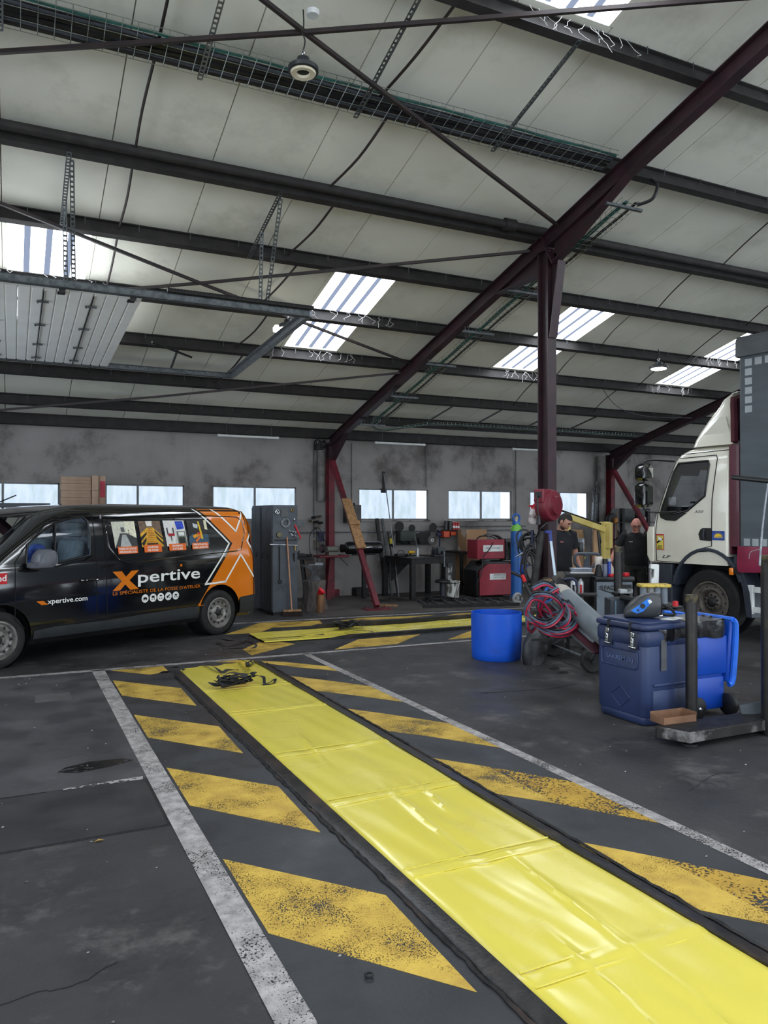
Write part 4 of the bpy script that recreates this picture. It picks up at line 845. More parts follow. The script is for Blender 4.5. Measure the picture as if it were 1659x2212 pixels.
cut(cab, [cavt, MB().prism(WT, -.6, .2, 'Y'), MB().prism(WT, -2.6, -1.8, 'Y'), MB().prism([(-2.1,1.75),(-.2,1.75),(-.3,2.5),(-2.0,2.5)], .5, 1.4, 'X')])
td = lambda name, poly, m, off=.004, zs=.08, xs=None, parent=None, label=None: obj(name, decal_mb(poly, lambda x, z: tside(x, z, off), zs, xs), m, parent or trk, label=label)
td('side_window', WT, gl, -.012)
td('window_black_surround', [(.50,2.57),(.0,2.58),(-.02,2.50),(.12,2.48),(.16,2.36),(.52,2.38)], black_pl, -.006, label='black sun band at the top of the window')
def tline(pts, w, m, name, off=.004, closed=False):
    Q = []
    for i in range(len(pts) if closed else len(pts)-1):
        a, c = pts[i], pts[(i+1) % len(pts)]; n = max(1, int(math.dist(a, c)/.1)); Q += [tside(a[0]+(c[0]-a[0])*k/n, a[1]+(c[1]-a[1])*k/n, off) for k in range(n)]
    if not closed: Q.append(tside(*pts[-1], off))
    return obj(name, MB().tube(Q, w, 6, closed=closed), m, trk)
tline(WT, .016, black_pl, 'window_seal', closed=True)
tline([(.60,2.64),(-.12,2.655),(-.145,2.6),(-.09,2.0),(-.082,1.58),(-.081,1.327),(.12,1.28)], .006, seam, 'door_gap')
tline([(.59,2.62),(.87,1.78),(.895,1.5),(.874,1.067)], .005, seam, 'door_gap'); tline([(.874,1.067),(.40,1.062)], .005, seam, 'door_gap'); tline([(.58,2.70),(-.30,2.72)], .006, seam, 'roof_gutter')
td('black_mirror_foot', [(.82,1.80),(.32,1.82),(.53,1.69),(.70,1.70),(.80,1.74)], black_pl, .006)
td('door_handle_recess', [(.135,1.50),(.10,1.57),(.06,1.59),(-.075,1.59),(-.075,1.40),(.11,1.41)], black_pl, .006)
obj('door_handle', MB().tube([tside(.04,1.57,.01),tside(.035,1.5,.03),tside(.04,1.42,.01)], .014, 8), dgrey, trk)
s1 = td('blue_sun_sticker', [(-.09,1.415),(-.29,1.415),(-.29,1.55),(-.09,1.55)], mat('sticker_blue', (24,70,160), rough=.4), .005)
td('half_sun', [(-.19+.07*math.cos(a), 1.445+.07*math.sin(a)) for a in [R(180*i/12) for i in range(13)]], mat('sticker_yellow', (238,200,40), rough=.4), .007, parent=s1)
obj('sun_rays', merge(*[decal_mb([(-.19+.085*math.cos(a)-.004,1.45+.085*math.sin(a)-.004),(-.19+.085*math.cos(a)+.004,1.45+.085*math.sin(a)-.004),(-.19+.085*math.cos(a),1.45+.085*math.sin(a)+.006)], lambda x, z: tside(x, z, .007)) for a in [R(180*i/10) for i in range(11)]]), MATS['sticker_yellow'], s1)
obj('sticker_text', text_mb('ASTRE', .045, lambda u, v: tside(-.19-u, v, .009), 0, 1.437, .13, 'C', bold=.01), MATS['sticker_blue'], s1, flat=True)
s2 = td('warning_sticker', [(.883,1.487),(.737,1.487),(.735,1.24),(.88,1.245)], mat('sticker_red2', (196,60,70), rough=.4), .005)
td('warning_field', [(.872,1.465),(.748,1.465),(.746,1.25),(.870,1.255)], mat('sticker_yellow2', (222,206,90), rough=.4), .007, parent=s2)
td('warning_print', [(.85,1.45),(.78,1.43),(.765,1.385),(.83,1.39)], white_vn, .009, parent=s2); td('warning_print', [(.868,1.37),(.76,1.42),(.752,1.40),(.865,1.34)], seam, .009, parent=s2)
for k, s in enumerate(('ANGLES', 'MORTS')): obj('warning_text', text_mb(s, .028, lambda u, v: tside(.81-u, v, .010), 0, 1.292-.032*k, .085, 'C', bold=.02), seam, s2, flat=True)
obj('lettering', text_mb('320', .05, lambda u, v: tside(.20-u, v, .006), 0, 1.815, .15, bold=.0, shear=.3), dgrey, trk, flat=True)
obj('lettering', text_mb('LF', .06, lambda u, v: tside(.77-u, v, .006), 0, 1.12, .16, bold=.02, shear=.3), dgrey, trk, flat=True)
# fairing
FXF = [(2.83,.36),(3.0,.31),(3.2,.22),(3.4,.10),(3.55,-.02),(3.60,-.08),(3.63,-.16)]; FXR = [(2.83,-.34),(3.2,-.22),(3.5,-.12),(3.63,-.10)]; FI = [(2.83,.10),(3.2,.28),(3.5,.42),(3.60,.5),(3.63,.6)]
fz = [2.80,2.9,3.0,3.1,3.2,3.3,3.4,3.5,3.56,3.60,3.62,3.63]
fair = obj('roof_fairing', slice_body([(z, interp(FXF, z), interp(FXR, z)-.0, -interp(FI, z), TW+interp(FI, z), .14 if z < 3.5 else .05, .02) for z in fz]), cab_m, trk)
cut(fair, [slice_body([(z, interp(FXF, z)-.10, -.6, -interp(FI, z)-.06, TW+interp(FI, z)+.06, .05, .03) for z in (2.86,3.1,3.3,3.5,3.54)])])
obj('fairing_lining', slice_body([(z, interp(FXF, z)-.12, -.30, -interp(FI, z)-.09, TW+interp(FI, z)+.09, .05, .03) for z in (2.84,3.1,3.3,3.50)]), mat('dark_maroon', (58,20,34), rough=.6), trk)
mb = MB()
edge = [(-interp(FI, z), z) for z in (2.83,3.0,3.2,3.4,3.5)]
obj('fairing_rim', MB().tube([(interp(FXR, z)-.02, y-.03, z) for y, z in edge]+[(interp(FXR,3.58)-.02, -.75, 3.585), (-.22,TW+.75,3.585)]+[(interp(FXR, z)-.02, TW-y+.03, z) for y, z in edge[::-1]], .055, 6, flat=.6), maroon, trk)
obj('cab_side_rib', MB().prism([(.30,2.86),(-.1,3.22),(-.2,3.22),(-.28,2.86)], -.20, -.17, 'Y'), cab_m, trk, bevel=.01)
bkp = obj('cab_rear_panel', MB().box(-.37,-.33,TW+.06,-.04,1.22,2.79), maroon, trk, bevel=.01)
obj('cab_side_extender', slice_body([(z, -.34, -.50, -.03, -.09, .01, .01) for z in (1.33,1.6,2.5,2.78)]), maroon, trk)
for z in (2.5,2.0,1.6): obj('pressed_rib', MB().rbox(-.385,-.365,-.35,-.12,z-.1,z+.25,.008), maroon, bkp)
# mirrors
obj('mirror_arm', MB().tube(smooth_pts([(.55,-.02,2.60),(.8,.1,2.63),(.88,.24,2.62),(.90,.26,2.56)], 5), .014, 8), black_pl, trk)
obj('mirror_arm', MB().tube(smooth_pts([(.9,.26,2.36),(.9,.26,2.25)], 3), .016, 8), black_pl, trk)
obj('mirror_arm', MB().tube(smooth_pts([(.92,.26,1.95),(.9,.24,1.86),(.8,.1,1.82),(.5,.0,1.83)], 5), .014, 8), black_pl, trk)
for z0, z1, nm in ((2.31,2.57,'a'),(1.90,2.28,'b')):
    m1_ = obj('mirror', slice_body([(z0,.99,.86,.18,.34,.04,.02),(z0+.04,1.02,.82,.15,.37,.05,.02),(z1-.05,1.02,.82,.15,.37,.05,.02),(z1,.96,.84,.18,.35,.04,.02)]), black_pt, trk)
    obj('mirror_glass', MB().box(.805,.822,.17,.35,z0+.05,z1-.06), MATS['mirror_silver'], m1_)
# fender, step, wheel, frame
fo = [(.60+.0,.74)]+[(.60*math.cos(a), .60+.70*math.sin(a)) for a in [R(10+150*i/14) for i in range(15)]]
fi = [(x*.91, .60+(z-.60)*.93) for x, z in fo]
obj('fender', MB().prism(fo+fi[::-1], -.34, .02, 'Y'), dgrey, trk, bevel=.01)
obj('mudguard', MB().prism([(-.45,1.22),(-.52,1.15),(-.66,.7),(-.70,.35),(-.62,.35),(-.56,.75),(-.42,1.12)], -.34, .0, 'Y'), dgrey, trk)
obj('arch_backing', MB().prism([(.56*math.cos(a), .60+.64*math.sin(a)) for a in [R(-60+300*i/20) for i in range(21)]], -.42, -.38, 'Y'), black_rub, trk)
obj('cab_step', MB().box(.58,.93,-.30,-.02,.80,.86), dgrey, trk, bevel=.008); obj('cab_step', MB().box(.62,.92,-.3,-.04,.42,.47), dgrey, trk, bevel=.008); obj('step_well', MB().box(.6,.9,-.32,-.1,.86,1.06), black_rub, trk)
obj('front_bumper', slice_body([(z,1.04,.60,-.0,TW,.14,.02) for z in (.38,.45,.95,1.03)]), dgrey, trk)
obj('corner_deflector', slice_body([(z,x1,x0,.015,-.12,.02,.02) for z, x0, x1 in ((1.06,.93,1.0),(1.15,.92,1.05),(1.5,.92,1.055),(1.6,.92,1.02))]), cab_m, trk)
road_wheel(trk, 0, -.19, .485, .27, .30, 1, nh=10, rimm=mat('dirty_truck_rim', (112,106,98), (84,78,72), rough=.6, metal=.4, scale=9), dish=.10, bolts=10, zc=.50)
obj('far_wheel', MB().lathe([(.2,-.13),(.46,-.13),(.485,-.08),(.485,.08),(.46,.13),(.2,.13)], (0,-2.1,.5), 'Y', 28), tyre_m, trk)
for s_ in (-5.2,): road_wheel(trk, s_, -.19, .485, .27, .30, 1, nh=10, rimm=MATS['dirty_truck_rim'], dish=.10, bolts=10, zc=.50)
ind = obj('indicator_lamp', MB().rbox(-.44,-.38,.0,.05,.93,1.03,.012), mat('amber_lens', (236,128,24), rough=.25, coat=.8), trk, label='amber side indicator lamp')
obj('lamp_bracket', MB().box(-.52,-.44,-.04,.03,.95,1.04), black_pl, trk)
obj('chassis', MB().box(-6.9,.9,-.85,-.75,.75,1.0).box(-6.9,.9,-1.55,-1.45,.75,1.0), black_rub, trk)
obj('side_guard', MB().box(-3.9,-.62,-.06,-.02,.70,.78).box(-3.9,-.62,-.06,-.02,.42,.50).box(-.70,-.62,-.07,-.01,.40,.80), white_pl, trk, bevel=.006, label='white double-rail side guard')
cur = mat('grey_curtain', (86,93,99), (76,83,89), rough=.55, scale=1.2, stretch=(1,1,4), bump=.15, bscale=60)
box_ = obj('load_body', MB().box(-7.0,-.52,-2.38,-.0,1.02,4.25), cur, trk, bevel=.02)
mb = MB(); n = 60; 
for i in range(n+1):
    s_ = -.50-6.4*i/n; o_ = .02+.012*math.sin(i*.9); mb.v += [(s_,o_,1.34),(s_,o_+.006,.97+.02*math.sin(i*.31)),(s_,o_+.02,1.10)]
mb.f = [(3*i,3*i+3,3*i+5,3*i+2) for i in range(n)]+[(3*i+2,3*i+5,3*i+4,3*i+1) for i in range(n)]
obj('maroon_valance', mb, mat('maroon_vinyl', (142,42,72), (124,34,60), rough=.3, scale=3), trk)
obj('curtain_hood', MB().prism([(-.03,4.0),(.05,4.0),(.04,4.24),(.0,4.29),(-.4,4.3),(-2.0,4.3),(-2.4,4.2),(-2.4,4.1)], -7.0, -.49, 'X'), mat('grey_hood', (88,92,94), (78,82,84), rough=.5), trk)
sq = mat('reflective_square', (168,174,178), (156,162,166), rough=.4)
q = 0
for i in range(5): obj('reflective_square', MB().box(-.66-.145*i-.05,-.66-.145*i+.05,.0,.006,3.86,3.96), sq, trk, flat=True)
for i in range(1, 6): obj('reflective_square', MB().box(-.71,-.61,.0,.006,3.86-.13*i,3.955-.13*i), sq, trk, flat=True)
for i in range(12): obj('reflective_square', MB().box(-.63-.125*i-.045,-.63-.125*i+.045,.0,.006,1.35,1.45), sq, trk, flat=True)
obj('truck_steering_wheel', MB().torus((.42,-.55,1.98), .20, .014, 'Z', 24, 6), black_pl, trk)
obj('dashboard', MB().rbox(.50,.80,TW+.15,-.12,1.55,1.92,.05), black_pl, trk); obj('cab_seat', MB().rbox(-.15,.0,-.75,-.25,1.45,2.2,.05), mat('dark_seat', (30,32,36), rough=.9), trk)
# ------------------------------------------------------------------ lamps
led = emit('lit_led', (255,250,236), 14.); led_off = mat('lamp_lens_unlit', (224,214,190), (206,196,170), rough=.4)
def high_bay(loc, top, label, lit, r=.15):
    t = thing('high_bay_lamp', label, 'lamp', loc=loc); x, y, z = loc
    obj('housing', MB().lathe([(.03,.10),(.05,.10),(.06,.05),(r*.75,.045),(r,.02),(r,-.012),(r*.88,-.02),(r*.5,-.0),(.04,0)], loc, 'Z', 32, cap=False), mat('lamp_black', (34,36,40), rough=.45), t, world=True)
    obj('lens_ring', MB().lathe([(r*.40,-.012),(r*.46,-.03),(r*.78,-.032),(r*.86,-.016)], loc, 'Z', 32, cap=False), led if lit else led_off, t, world=True)
    obj('heat_sink', MB().lathe([(.002,.012),(r*.36,.008),(r*.36,-.012),(.02,-.016)], loc, 'Z', 20), steel_dark, t, world=True)
    obj('suspension_eye', MB().torus((x,y,z+.14), .022, .006, 'X', 14, 6).cyl((x,y,z+.08),(x,y,z+.12),.012,seg=8), chrome, t, world=True)
    obj('cord', MB().tube(smooth_pts([(x,y,z+.16),(x+.015,y,z+.25),(x-.012,y,z+.32),(x+.004,y,(z+top)/2+.12),(x,y,top)], 5), .006, 6), black_pl, t, world=True)
    return t
p = onz(655,152,5.42); high_bay(tuple(p), 5.92, 'unlit round lamp hanging from the crossing of the roof braces', False, .125)
hb_ = high_bay(tuple(onz(622,706,4.42)), 4.62, 'lit round lamp beside the door track spreader, pair on the left', True, .13)
high_bay(tuple(onz(1423,794,4.35)), 4.62, 'lit round lamp on the far right, above the truck cab', True, .155)
obj('spot_head', MB().lathe([(.0,-.05),(.05,-.05),(.055,0),(.03,.04),(.0,.05)], tuple(onz(598,709,4.42)), 'Z', 16), led, label='small lit lamp head left of the round lamp, by the door track', cat='lamp')
obj('smoke_detector', MB().lathe([(.03,-.02),(.05,-.02),(.055,.0),(.055,.02),(.02,.025)], (2.22,5.95,5.90), 'Z', 20), white_pl, label='small white disc fixed where the roof braces cross', cat='sensor')
for k, (a, c) in enumerate(((3.67,4.93),(7.12,8.36),(10.73,12.0))):
    lab = ('leftmost','middle','rightmost')[k]+' unlit white fluorescent batten hung along the back wall'
    t = thing('batten_light', lab, 'light', loc=(a,15.2,3.37), group='hanging fluorescent battens')
    z = 3.375-(.0)
    obj('tube_body', MB().cyl((a+.04,15.2,z),(c-.04,15.2,z),.024,seg=12), mat('opal_tube', (214,216,214), (204,206,204), rough=.35), t, world=True)
    obj('end_cap', MB().cyl((a,15.2,z),(a+.05,15.2,z),.028,seg=12).cyl((c-.05,15.2,z),(c,15.2,z),.028,seg=12), white_pl, t, world=True)
    for x in (a+.18, c-.15): obj('hanging_wire', MB().cyl((x,15.2,z+.02),(x,15.2,3.66),.004,seg=5), galv_d, t, world=True)
# ------------------------------------------------------------------ people
def hand(mb, wrist, d, n, side, curl=.35, s=1.):
    """d: hand direction, n: palm normal; fingers curl toward n; thumb leaves the side"""
    d = Vector(d).normalized(); n = Vector(n); n = (n-d*n.dot(d)).normalized(); q = d.cross(n)*side; w = Vector(wrist)
    mb.loft([[tuple(w+d*a*s+q*hw*s*math.cos(t_)+n*ht*s*math.sin(t_)) for t_ in [2*math.pi*k/10 for k in range(10)]] for a, hw, ht in ((-.01,.026,.02),(.02,.032,.018),(.06,.042,.016),(.095,.042,.014),(.105,.036,.010))], cap=True)
    for k, (off, L_) in enumerate(((-.031,.072),(-.011,.080),(.010,.075),(.030,.058))):
        b_ = w+d*.098*s+q*off*s; p1 = b_+(d+n*curl*.4).normalized()*L_*.45*s; p2 = p1+(d+n*curl*1.5).normalized()*L_*.32*s; p3 = p2+(d*.7+n*curl*2.4).normalized()*L_*.25*s
        mb.tube([b_-d*.015*s, p1, p2, p3], [.0095*s,.009*s,.0085*s,.0065*s], 7)
    b_ = w+d*.03*s-q*.03*s; p1 = b_+(d*.6-q*.8+n*.3).normalized()*.035*s; p2 = p1+(d*.9-q*.4+n*.4).normalized()*.03*s; p3 = p2+(d-q*.1+n*.4).normalized()*.024*s
    mb.tube([b_+q*.01*s, p1, p2, p3], [.014*s,.012*s,.011*s,.008*s], 7)
def limb(mb, pts, rs, seg=12): 
    P = smooth_pts(pts, 5); n = len(pts)-1; rr = []
    for i in range(len(P)): u = i/5; k = min(int(u), n-1); rr.append(rs[k]+(rs[k+1]-rs[k])*(u-k))
    mb.tube(P, rr, seg); mb.ball(pts[-1], rs[-1], 10, 6); mb.ball(pts[0], rs[0], 10, 6)
def torso(mb, rows):
    mb.loft([[(cx+rx*math.cos(a)*(1-.08*abs(math.sin(a))), cy+ry*math.sin(a), z) for a in [2*math.pi*k/24 for k in range(24)]] for z, cx, cy, rx, ry in rows], cap=True)
def person(label, loc, rz, skin, tilt, turn, arms, gloves=False, hair=None, beard=False, glasses=False, sc=1., belly=0., shirtm=None, sway=0.):
    t = thing('person', label, 'person', loc=loc, rz=rz)
    if sc != 1: XF[t.name] = XF[t.name] @ Matrix.Scale(sc, 4); t.matrix_local = XF[t.name]
    ns = Vector((0,.03,1.50)); hc = ns+Vector((0,.035+.05*tilt/35,.135-.02*tilt/35))
    HM = Matrix.Translation(hc) @ Matrix.Rotation(R(turn),4,'Z') @ Matrix.Rotation(R(-tilt),4,'X')
    b_ = MB()
    # head
    hd = MB(HM); seg, rg = 24, 18; rings = []
    for i in range(rg+1):
        ph = math.pi*max(.03, min(.97, i/rg)); ring = []
        for k in range(seg):
            a = 2*math.pi*k/seg; x, y, z = math.sin(ph)*math.cos(a), math.sin(ph)*math.sin(a), -math.cos(ph)
            sx_ = .076; sy_ = .096; sz_ = .118
            if z < 0: sx_ *= 1-.28*z*z; y2 = y*sy_*(1-.20*z*z if y > 0 else 1-.35*z*z)+(.014*z*z)
            else: y2 = y*sy_
            if y > .3: y2 -= .006*math.exp(-((z-.02)/.16)**2)*(1 if abs(x) > .2 else 0)
            ring.append((x*sx_, y2, z*sz_))
        rings.append(ring)
    hd.loft(rings, cap=True)
    hd.add([(-.015,.084,-.028),(.015,.084,-.028),(0,.118,-.024),(0,.090,.022),(-.010,.080,.02),(.010,.080,.02),(0,.085,-.036)], [(0,2,3,4),(2,1,5,3),(0,6,2),(6,1,2),(4,3,5),(0,4,5,1,6)])
    for s in (-1, 1): hd.ball((s*.078,-.005,-.005), .032, 8, 6, sx=.35, sy=.6, sz=1); hd.ball((s*.028,.083,.028), .02, 8, 6, sx=1.2, sy=.5, sz=.4)
    hd.ball((0,.088,-.052), .02, 10, 6, sx=1.2, sy=.5, sz=.45); hd.ball((0,.080,-.092), .026, 10, 6, sx=1, sy=.6, sz=.7)
    limb(b_, [ns+Vector((0,-.015,-.06)), ns+Vector((0,.005,.03)), hc+Vector((0,-.01,-.06))], [.062,.054,.05])
    sh = [Vector((s*.185+sway*0,0,1.435)) for s in (1,-1)]
    torso(b_, [(.88,0,-.01,.15,.105),(.96,0,-.01,.165,.12),(1.06,0,.0+belly*.4,.148+belly*.3,.11+belly*.5),(1.2,0,.0+belly*.3,.16+belly*.2,.115+belly*.3),(1.33,0,0,.175,.118),(1.42,0,-.005,.165,.10),(1.475,0,-.005,.10,.075)])
    for s in (1, -1):
        limb(b_, [(s*.09,0,.90),(s*.10,.015,.48),(s*.105,-.015,.09)], [.085,.056,.040])
    for k, s in enumerate((1, -1)):
        el, wr = arms[k]; limb(b_, [sh[k], el, wr], [.052,.042,.028])
    b_ = merge(b_, hd)
    H_ = MB()
    for k, s in enumerate((1, -1)):
        el, wr = Vector(arms[k][0]), Vector(arms[k][1]); d = (wr-el).normalized(); hand(H_, wr+d*.02, d, (-s*.6,.5,0), s, .5, 1.08 if gloves else 1.)
    if not gloves: b_ = merge(b_, H_)
    obj('body', b_, skin, t, remesh=.0065)
    if gloves:
        g_ = MB()
        for k in (0, 1): el, wr = Vector(arms[k][0]), Vector(arms[k][1]); d = (wr-el).normalized(); g_.cyl(wr-d*.03, wr+d*.03, .036, .034, 12)
        obj('work_gloves', merge(H_, g_), mat('grey_glove', (120,120,122), (52,52,54), rough=.8, scale=12, lo=.45, hi=.55), t, remesh=.0055, label='grey and black work gloves')
    # T-shirt: torso plus short sleeves, hem over the trousers
    s_ = MB(); torso(s_, [(.93,0,-.01,.178,.135),(1.0,0,.0+belly*.2,.178+belly*.2,.138+belly*.4),(1.08,0,.002+belly*.4,.166+belly*.3,.13+belly*.55),(1.2,0,.002+belly*.3,.176+belly*.2,.134+belly*.35),(1.33,0,.0,.192,.136),(1.42,0,-.005,.184,.118),(1.475,0,-.005,.115,.088),(1.498,0,-.003,.072,.070)])
    for k in (0, 1):
        el = Vector(arms[k][0]); e2 = sh[k].lerp(el, .72); s_.tube([sh[k]+Vector((-.04*(1,-1)[k],0,.0)), sh[k]+Vector((0,0,-.0)), sh[k].lerp(el,.35), e2], [.07,.070,.068,.072], 14)
    sm_ = shirtm or mat('black_tshirt', (24,25,31), (32,33,38), rough=.9, scale=7, bump=.3, bscale=9)
    obj('tshirt', s_, sm_, t, remesh=.008)
    tr = MB(); torso(tr, [(.86,0,-.01,.165,.125),(.93,0,-.01,.174,.130),(1.0,0,.0,.164+belly*.2,.126+belly*.3),(1.03,0,0,.158,.12)])
    for s in (1, -1): limb(tr, [(s*.085,-.005,.88),(s*.10,.015,.48),(s*.105,-.01,.10)], [.10,.074,.068])
    obj('trousers', tr, mat('dark_work_trousers', (34,35,36), (46,46,44), rough=.9, scale=8, bump=.3, bscale=12), t, remesh=.010)
    for s in (1, -1): obj('shoe', MB().loft([[(s*.105+w_*math.cos(a), y_+l_*math.sin(a), z_) for a in [2*math.pi*k/14 for k in range(14)]] for z_, w_, l_, y_ in ((0,.048,.135,.045),(.03,.050,.138,.045),(.06,.046,.12,.03),(.10,.042,.07,-.01),(.13,.045,.055,-.015))], cap=True), black_rub, t)
    hm = lambda: MB(HM)
    fc = mat('eye_dark', (36,30,28), rough=.4)
    for s in (-1, 1):
        obj('eye', hm().ball((s*.028,.086,.012), .012, 8, 6, sx=1.4, sy=.6, sz=.55), fc, t); obj('eyebrow', hm().tube([(s*.012,.092,.030),(s*.03,.093,.036),(s*.048,.082,.030)], .004, 5), hair or mat('grey_brow', (120,104,92), rough=.9), t)
    obj('mouth', hm().tube([(-.022,.088,-.056),(0,.098,-.054),(.022,.088,-.056)], .004, 5), mat('lip_tone', (150,92,84), rough=.6), t)
    if hair:
        h_ = hm(); h_.loft([[(x*1.07, (y*1.06-.004), z*1.06+.002) for x, y, z in r_] for r_ in rings[9:]], cap=True)
        # keep the hairline off the face
        h2 = MB(); h2.v = h_.v; I = HM.inverted(); h2.f = [f for f in h_.f if not any((lambda q: q.y > .04 and q.z < .058)(I @ Vector(h_.v[i])) for i in f)]
        h3 = hm(); h3.loft([[(x*1.05, y*1.05, z*1.05) for x, y, z in r_] for r_ in rings[6:10]], cap=False); h2b = MB(); h2b.v = h3.v; h2b.f = [f for f in h3.f if not any((lambda q: q.y > -.005)(I @ Vector(h3.v[i])) for i in f)]
        obj('hair', merge(h2, h2b), hair, t)
    if beard:
        h_ = hm(); h_.loft([[(x*1.02, y*1.025, z*1.02) for x, y, z in r_] for r_ in rings[1:7]]); I = HM.inverted(); h2 = MB(); h2.v = h_.v
        h2.f = [f for f in h_.f if all((lambda q: q.y > .0 and q.z < -.045)(I @ Vector(h_.v[i])) for i in f)]
        obj('beard', h2, mat('short_beard', (70,52,44), (104,76,64), rough=.9, scale=60), t)
    if glasses:
        g_ = hm()
        for s in (-1, 1): g_.torus((s*.030,.098,.010), .021, .0034, 'Y', 16, 5); g_.cyl((s*.05,.096,.012),(s*.080,.0,.012),.002,seg=5)
        g_.cyl((-.01,.1,.012),(.01,.1,.012),.002,seg=5); obj('glasses', g_, black_pl, t)
    return t
skin1 = mat('skin_warm', (196,146,124), (178,124,104), rough=.55, scale=9); skin2 = mat('skin_ruddy', (212,150,136), (196,128,114), rough=.5, scale=9)
pL = att(1211,1117,11.3); 
manL = person('dark-haired bearded man in a black T-shirt looking down behind the middle column', (pL.x,pL.y,0), R(172), skin1, 36, 28, (((.27,-.02,1.16),(.24,.14,.96)),((-.27,-.06,1.17),(-.24,.10,.98))), hair=mat('black_hair', (26,22,22), (40,34,32), rough=.7, scale=40), beard=True, sc=1.045)
lg_ = obj('shirt_print', MB().box(.045,.095,.145,.149,1.325,1.338), mat('red_white_print', (206,120,112), rough=.7), manL, label='small red and white chest print')
pR = att(1375,1128,13.1)
manR = person('bald man with glasses, black T-shirt and work gloves beside the truck cab', (pR.x-.02,pR.y,0), R(180-40), skin2, 27, 4, (((.33,.0,1.18),(.42,.08,.96)),((-.33,-.02,1.18),(-.43,.12,.97))), gloves=True, glasses=True, belly=.05, sc=1.0)
obj('shirt_print', MB().box(.06,.12,.158,.162,1.33,1.338), white_vn, manR)
# ------------------------------------------------------------------ lockers and what hangs on them
slate = mat('slate_locker_paint', (72,78,86), (62,67,75), rough=.45, scale=3, c3=(52,56,62), s3=4, metal=.1)
t = thing('locker', 'tall slate grey metal locker with magnets and tools on its side, nearer of two', 'locker', loc=(4.39,13.47,0))
obj('carcass', MB().box(4.16,4.62,13.15,13.80,.06,1.965), slate, t, world=True, flat=True, bevel=.004); obj('plinth', MB().box(4.18,4.60,13.17,13.78,0,.06), black_rub, t, world=True, flat=True)
for a, c in ((13.165,13.47),(13.48,13.79)):
    d = obj('door', MB().box(4.145,4.16,a,c,.10,1.93), slate, t, world=True, flat=True, bevel=.003); obj('lock_handle', MB().rbox(4.125,4.146,c-.06,c-.03,1.0,1.10,.006), black_pl, d, world=True)
t = thing('locker', 'tall slate grey metal locker just behind the first, half hidden by the van', 'locker', loc=(4.39,14.15,0))
obj('carcass', MB().box(4.16,4.62,13.88,14.45,.06,1.965), slate, t, world=True, flat=True, bevel=.004)
for a, c in ((13.89,14.16),(14.17,14.44)):
    d = obj('door', MB().box(4.145,4.16,a,c,.10,1.93), slate, t, world=True, flat=True, bevel=.003); obj('lock_handle', MB().rbox(4.125,4.146,c-.06,c-.03,1.0,1.10,.006), black_pl, d, world=True)
yl = 13.148; S = lambda px, py: ony(px, py, yl-.02)
def onlocker(name, mb, m, label, cat): return obj(name, mb, m, label=label, cat=cat)
q = S(599,1106); onlocker('bearing_ring', MB().torus(tuple(q), .036, .009, 'Y', 20, 8).beam(q+Vector((-.03,0,.03)),q+Vector((.03,0,-.03)),.008,.008), chrome, 'shiny ring with a crossbar, upper left on the locker side', 'ring')
q = S(632,1102); onlocker('brass_ring', MB().torus(tuple(q), .024, .009, 'Y', 18, 8), mat('brass', (150,128,84), rough=.4, metal=.8), 'small brass ring at the top right of the locker side', 'ring')
q = S(617,1130); onlocker('flange_ring', MB().torus(tuple(q), .073, .012, 'Y', 28, 8).torus(tuple(q), .055, .006, 'Y', 28, 6).ball(tuple(q+Vector((-.075,0,-.03))), .014), galv, 'large pale flange ring in the middle of the locker side', 'ring')
q = S(603,1155); onlocker('round_magnet', MB().lathe([(.0,-.02),(.045,-.018),(.05,0),(.05,.015),(.0,.018)], tuple(q), 'Y', 20), mat('old_brass_disc', (112,108,80), (84,82,60), rough=.5, metal=.5), 'round brass-coloured disc below the large flange ring', 'disc')
q = S(632,1152); onlocker('drive_plate', MB().lathe([(.0,-.01),(.045,-.01),(.045,.01),(.0,.01)], tuple(q), 'Y', 18).beam(q+Vector((-.07,0,.06)),q+Vector((.07,0,-.06)),.02,.02).beam(q+Vector((0,0,0)),q+Vector((.07,0,.03)),.02,.02), galv, 'grey plate with arms and holes at the right of the locker side', 'plate')
q = S(636,1122); onlocker('magnet_ball', MB().ball(tuple(q), .022), chrome, 'small shiny knob above the red handle', 'knob')
q = S(615,1108); onlocker('grey_card', MB().box(q.x-.065,q.x+.065,q.y,q.y+.015,q.z-.07,q.z+.07), mat('grey_card', (84,86,88)), 'square grey plate stuck between the two top rings', 'plate')
a, c = S(637,1134), S(650,1163); onlocker('red_handle_tool', MB().cyl(a,c,.014,seg=8), mat('bright_red', (206,28,40), rough=.4), 'red handled tool hanging off the locker edge', 'tool')
a, c = S(583,1176), S(642,1178); g_ = thing('tube_handle', 'shiny horizontal tube wrench across the locker side', 'tool', loc=tuple(a)); obj('bar', MB().cyl(a,c,.012,seg=10), chrome, g_, world=True); obj('elbow', MB().cyl(c+Vector((-.04,0,.0)),c+Vector((-.04,0,-.09)),.016,seg=8), mat('brass', 0), g_, world=True)
a, c = S(594,1167), S(640,1167); onlocker('tool_rail', MB().box(a.x,c.x,yl-.02,yl,a.z-.008,a.z+.008), steel_dark, 'dark magnetic rail above the tube wrench', 'rail')
a = S(604,1180); c = S(604,1252); onlocker('long_spanner', MB().beam(a,c,.028,.012).torus(tuple(c+Vector((.01,0,-.04))), .03, .009, 'Y', 14, 6), steel_dark, 'long dark spanner hanging on the left of the locker side', 'spanner')
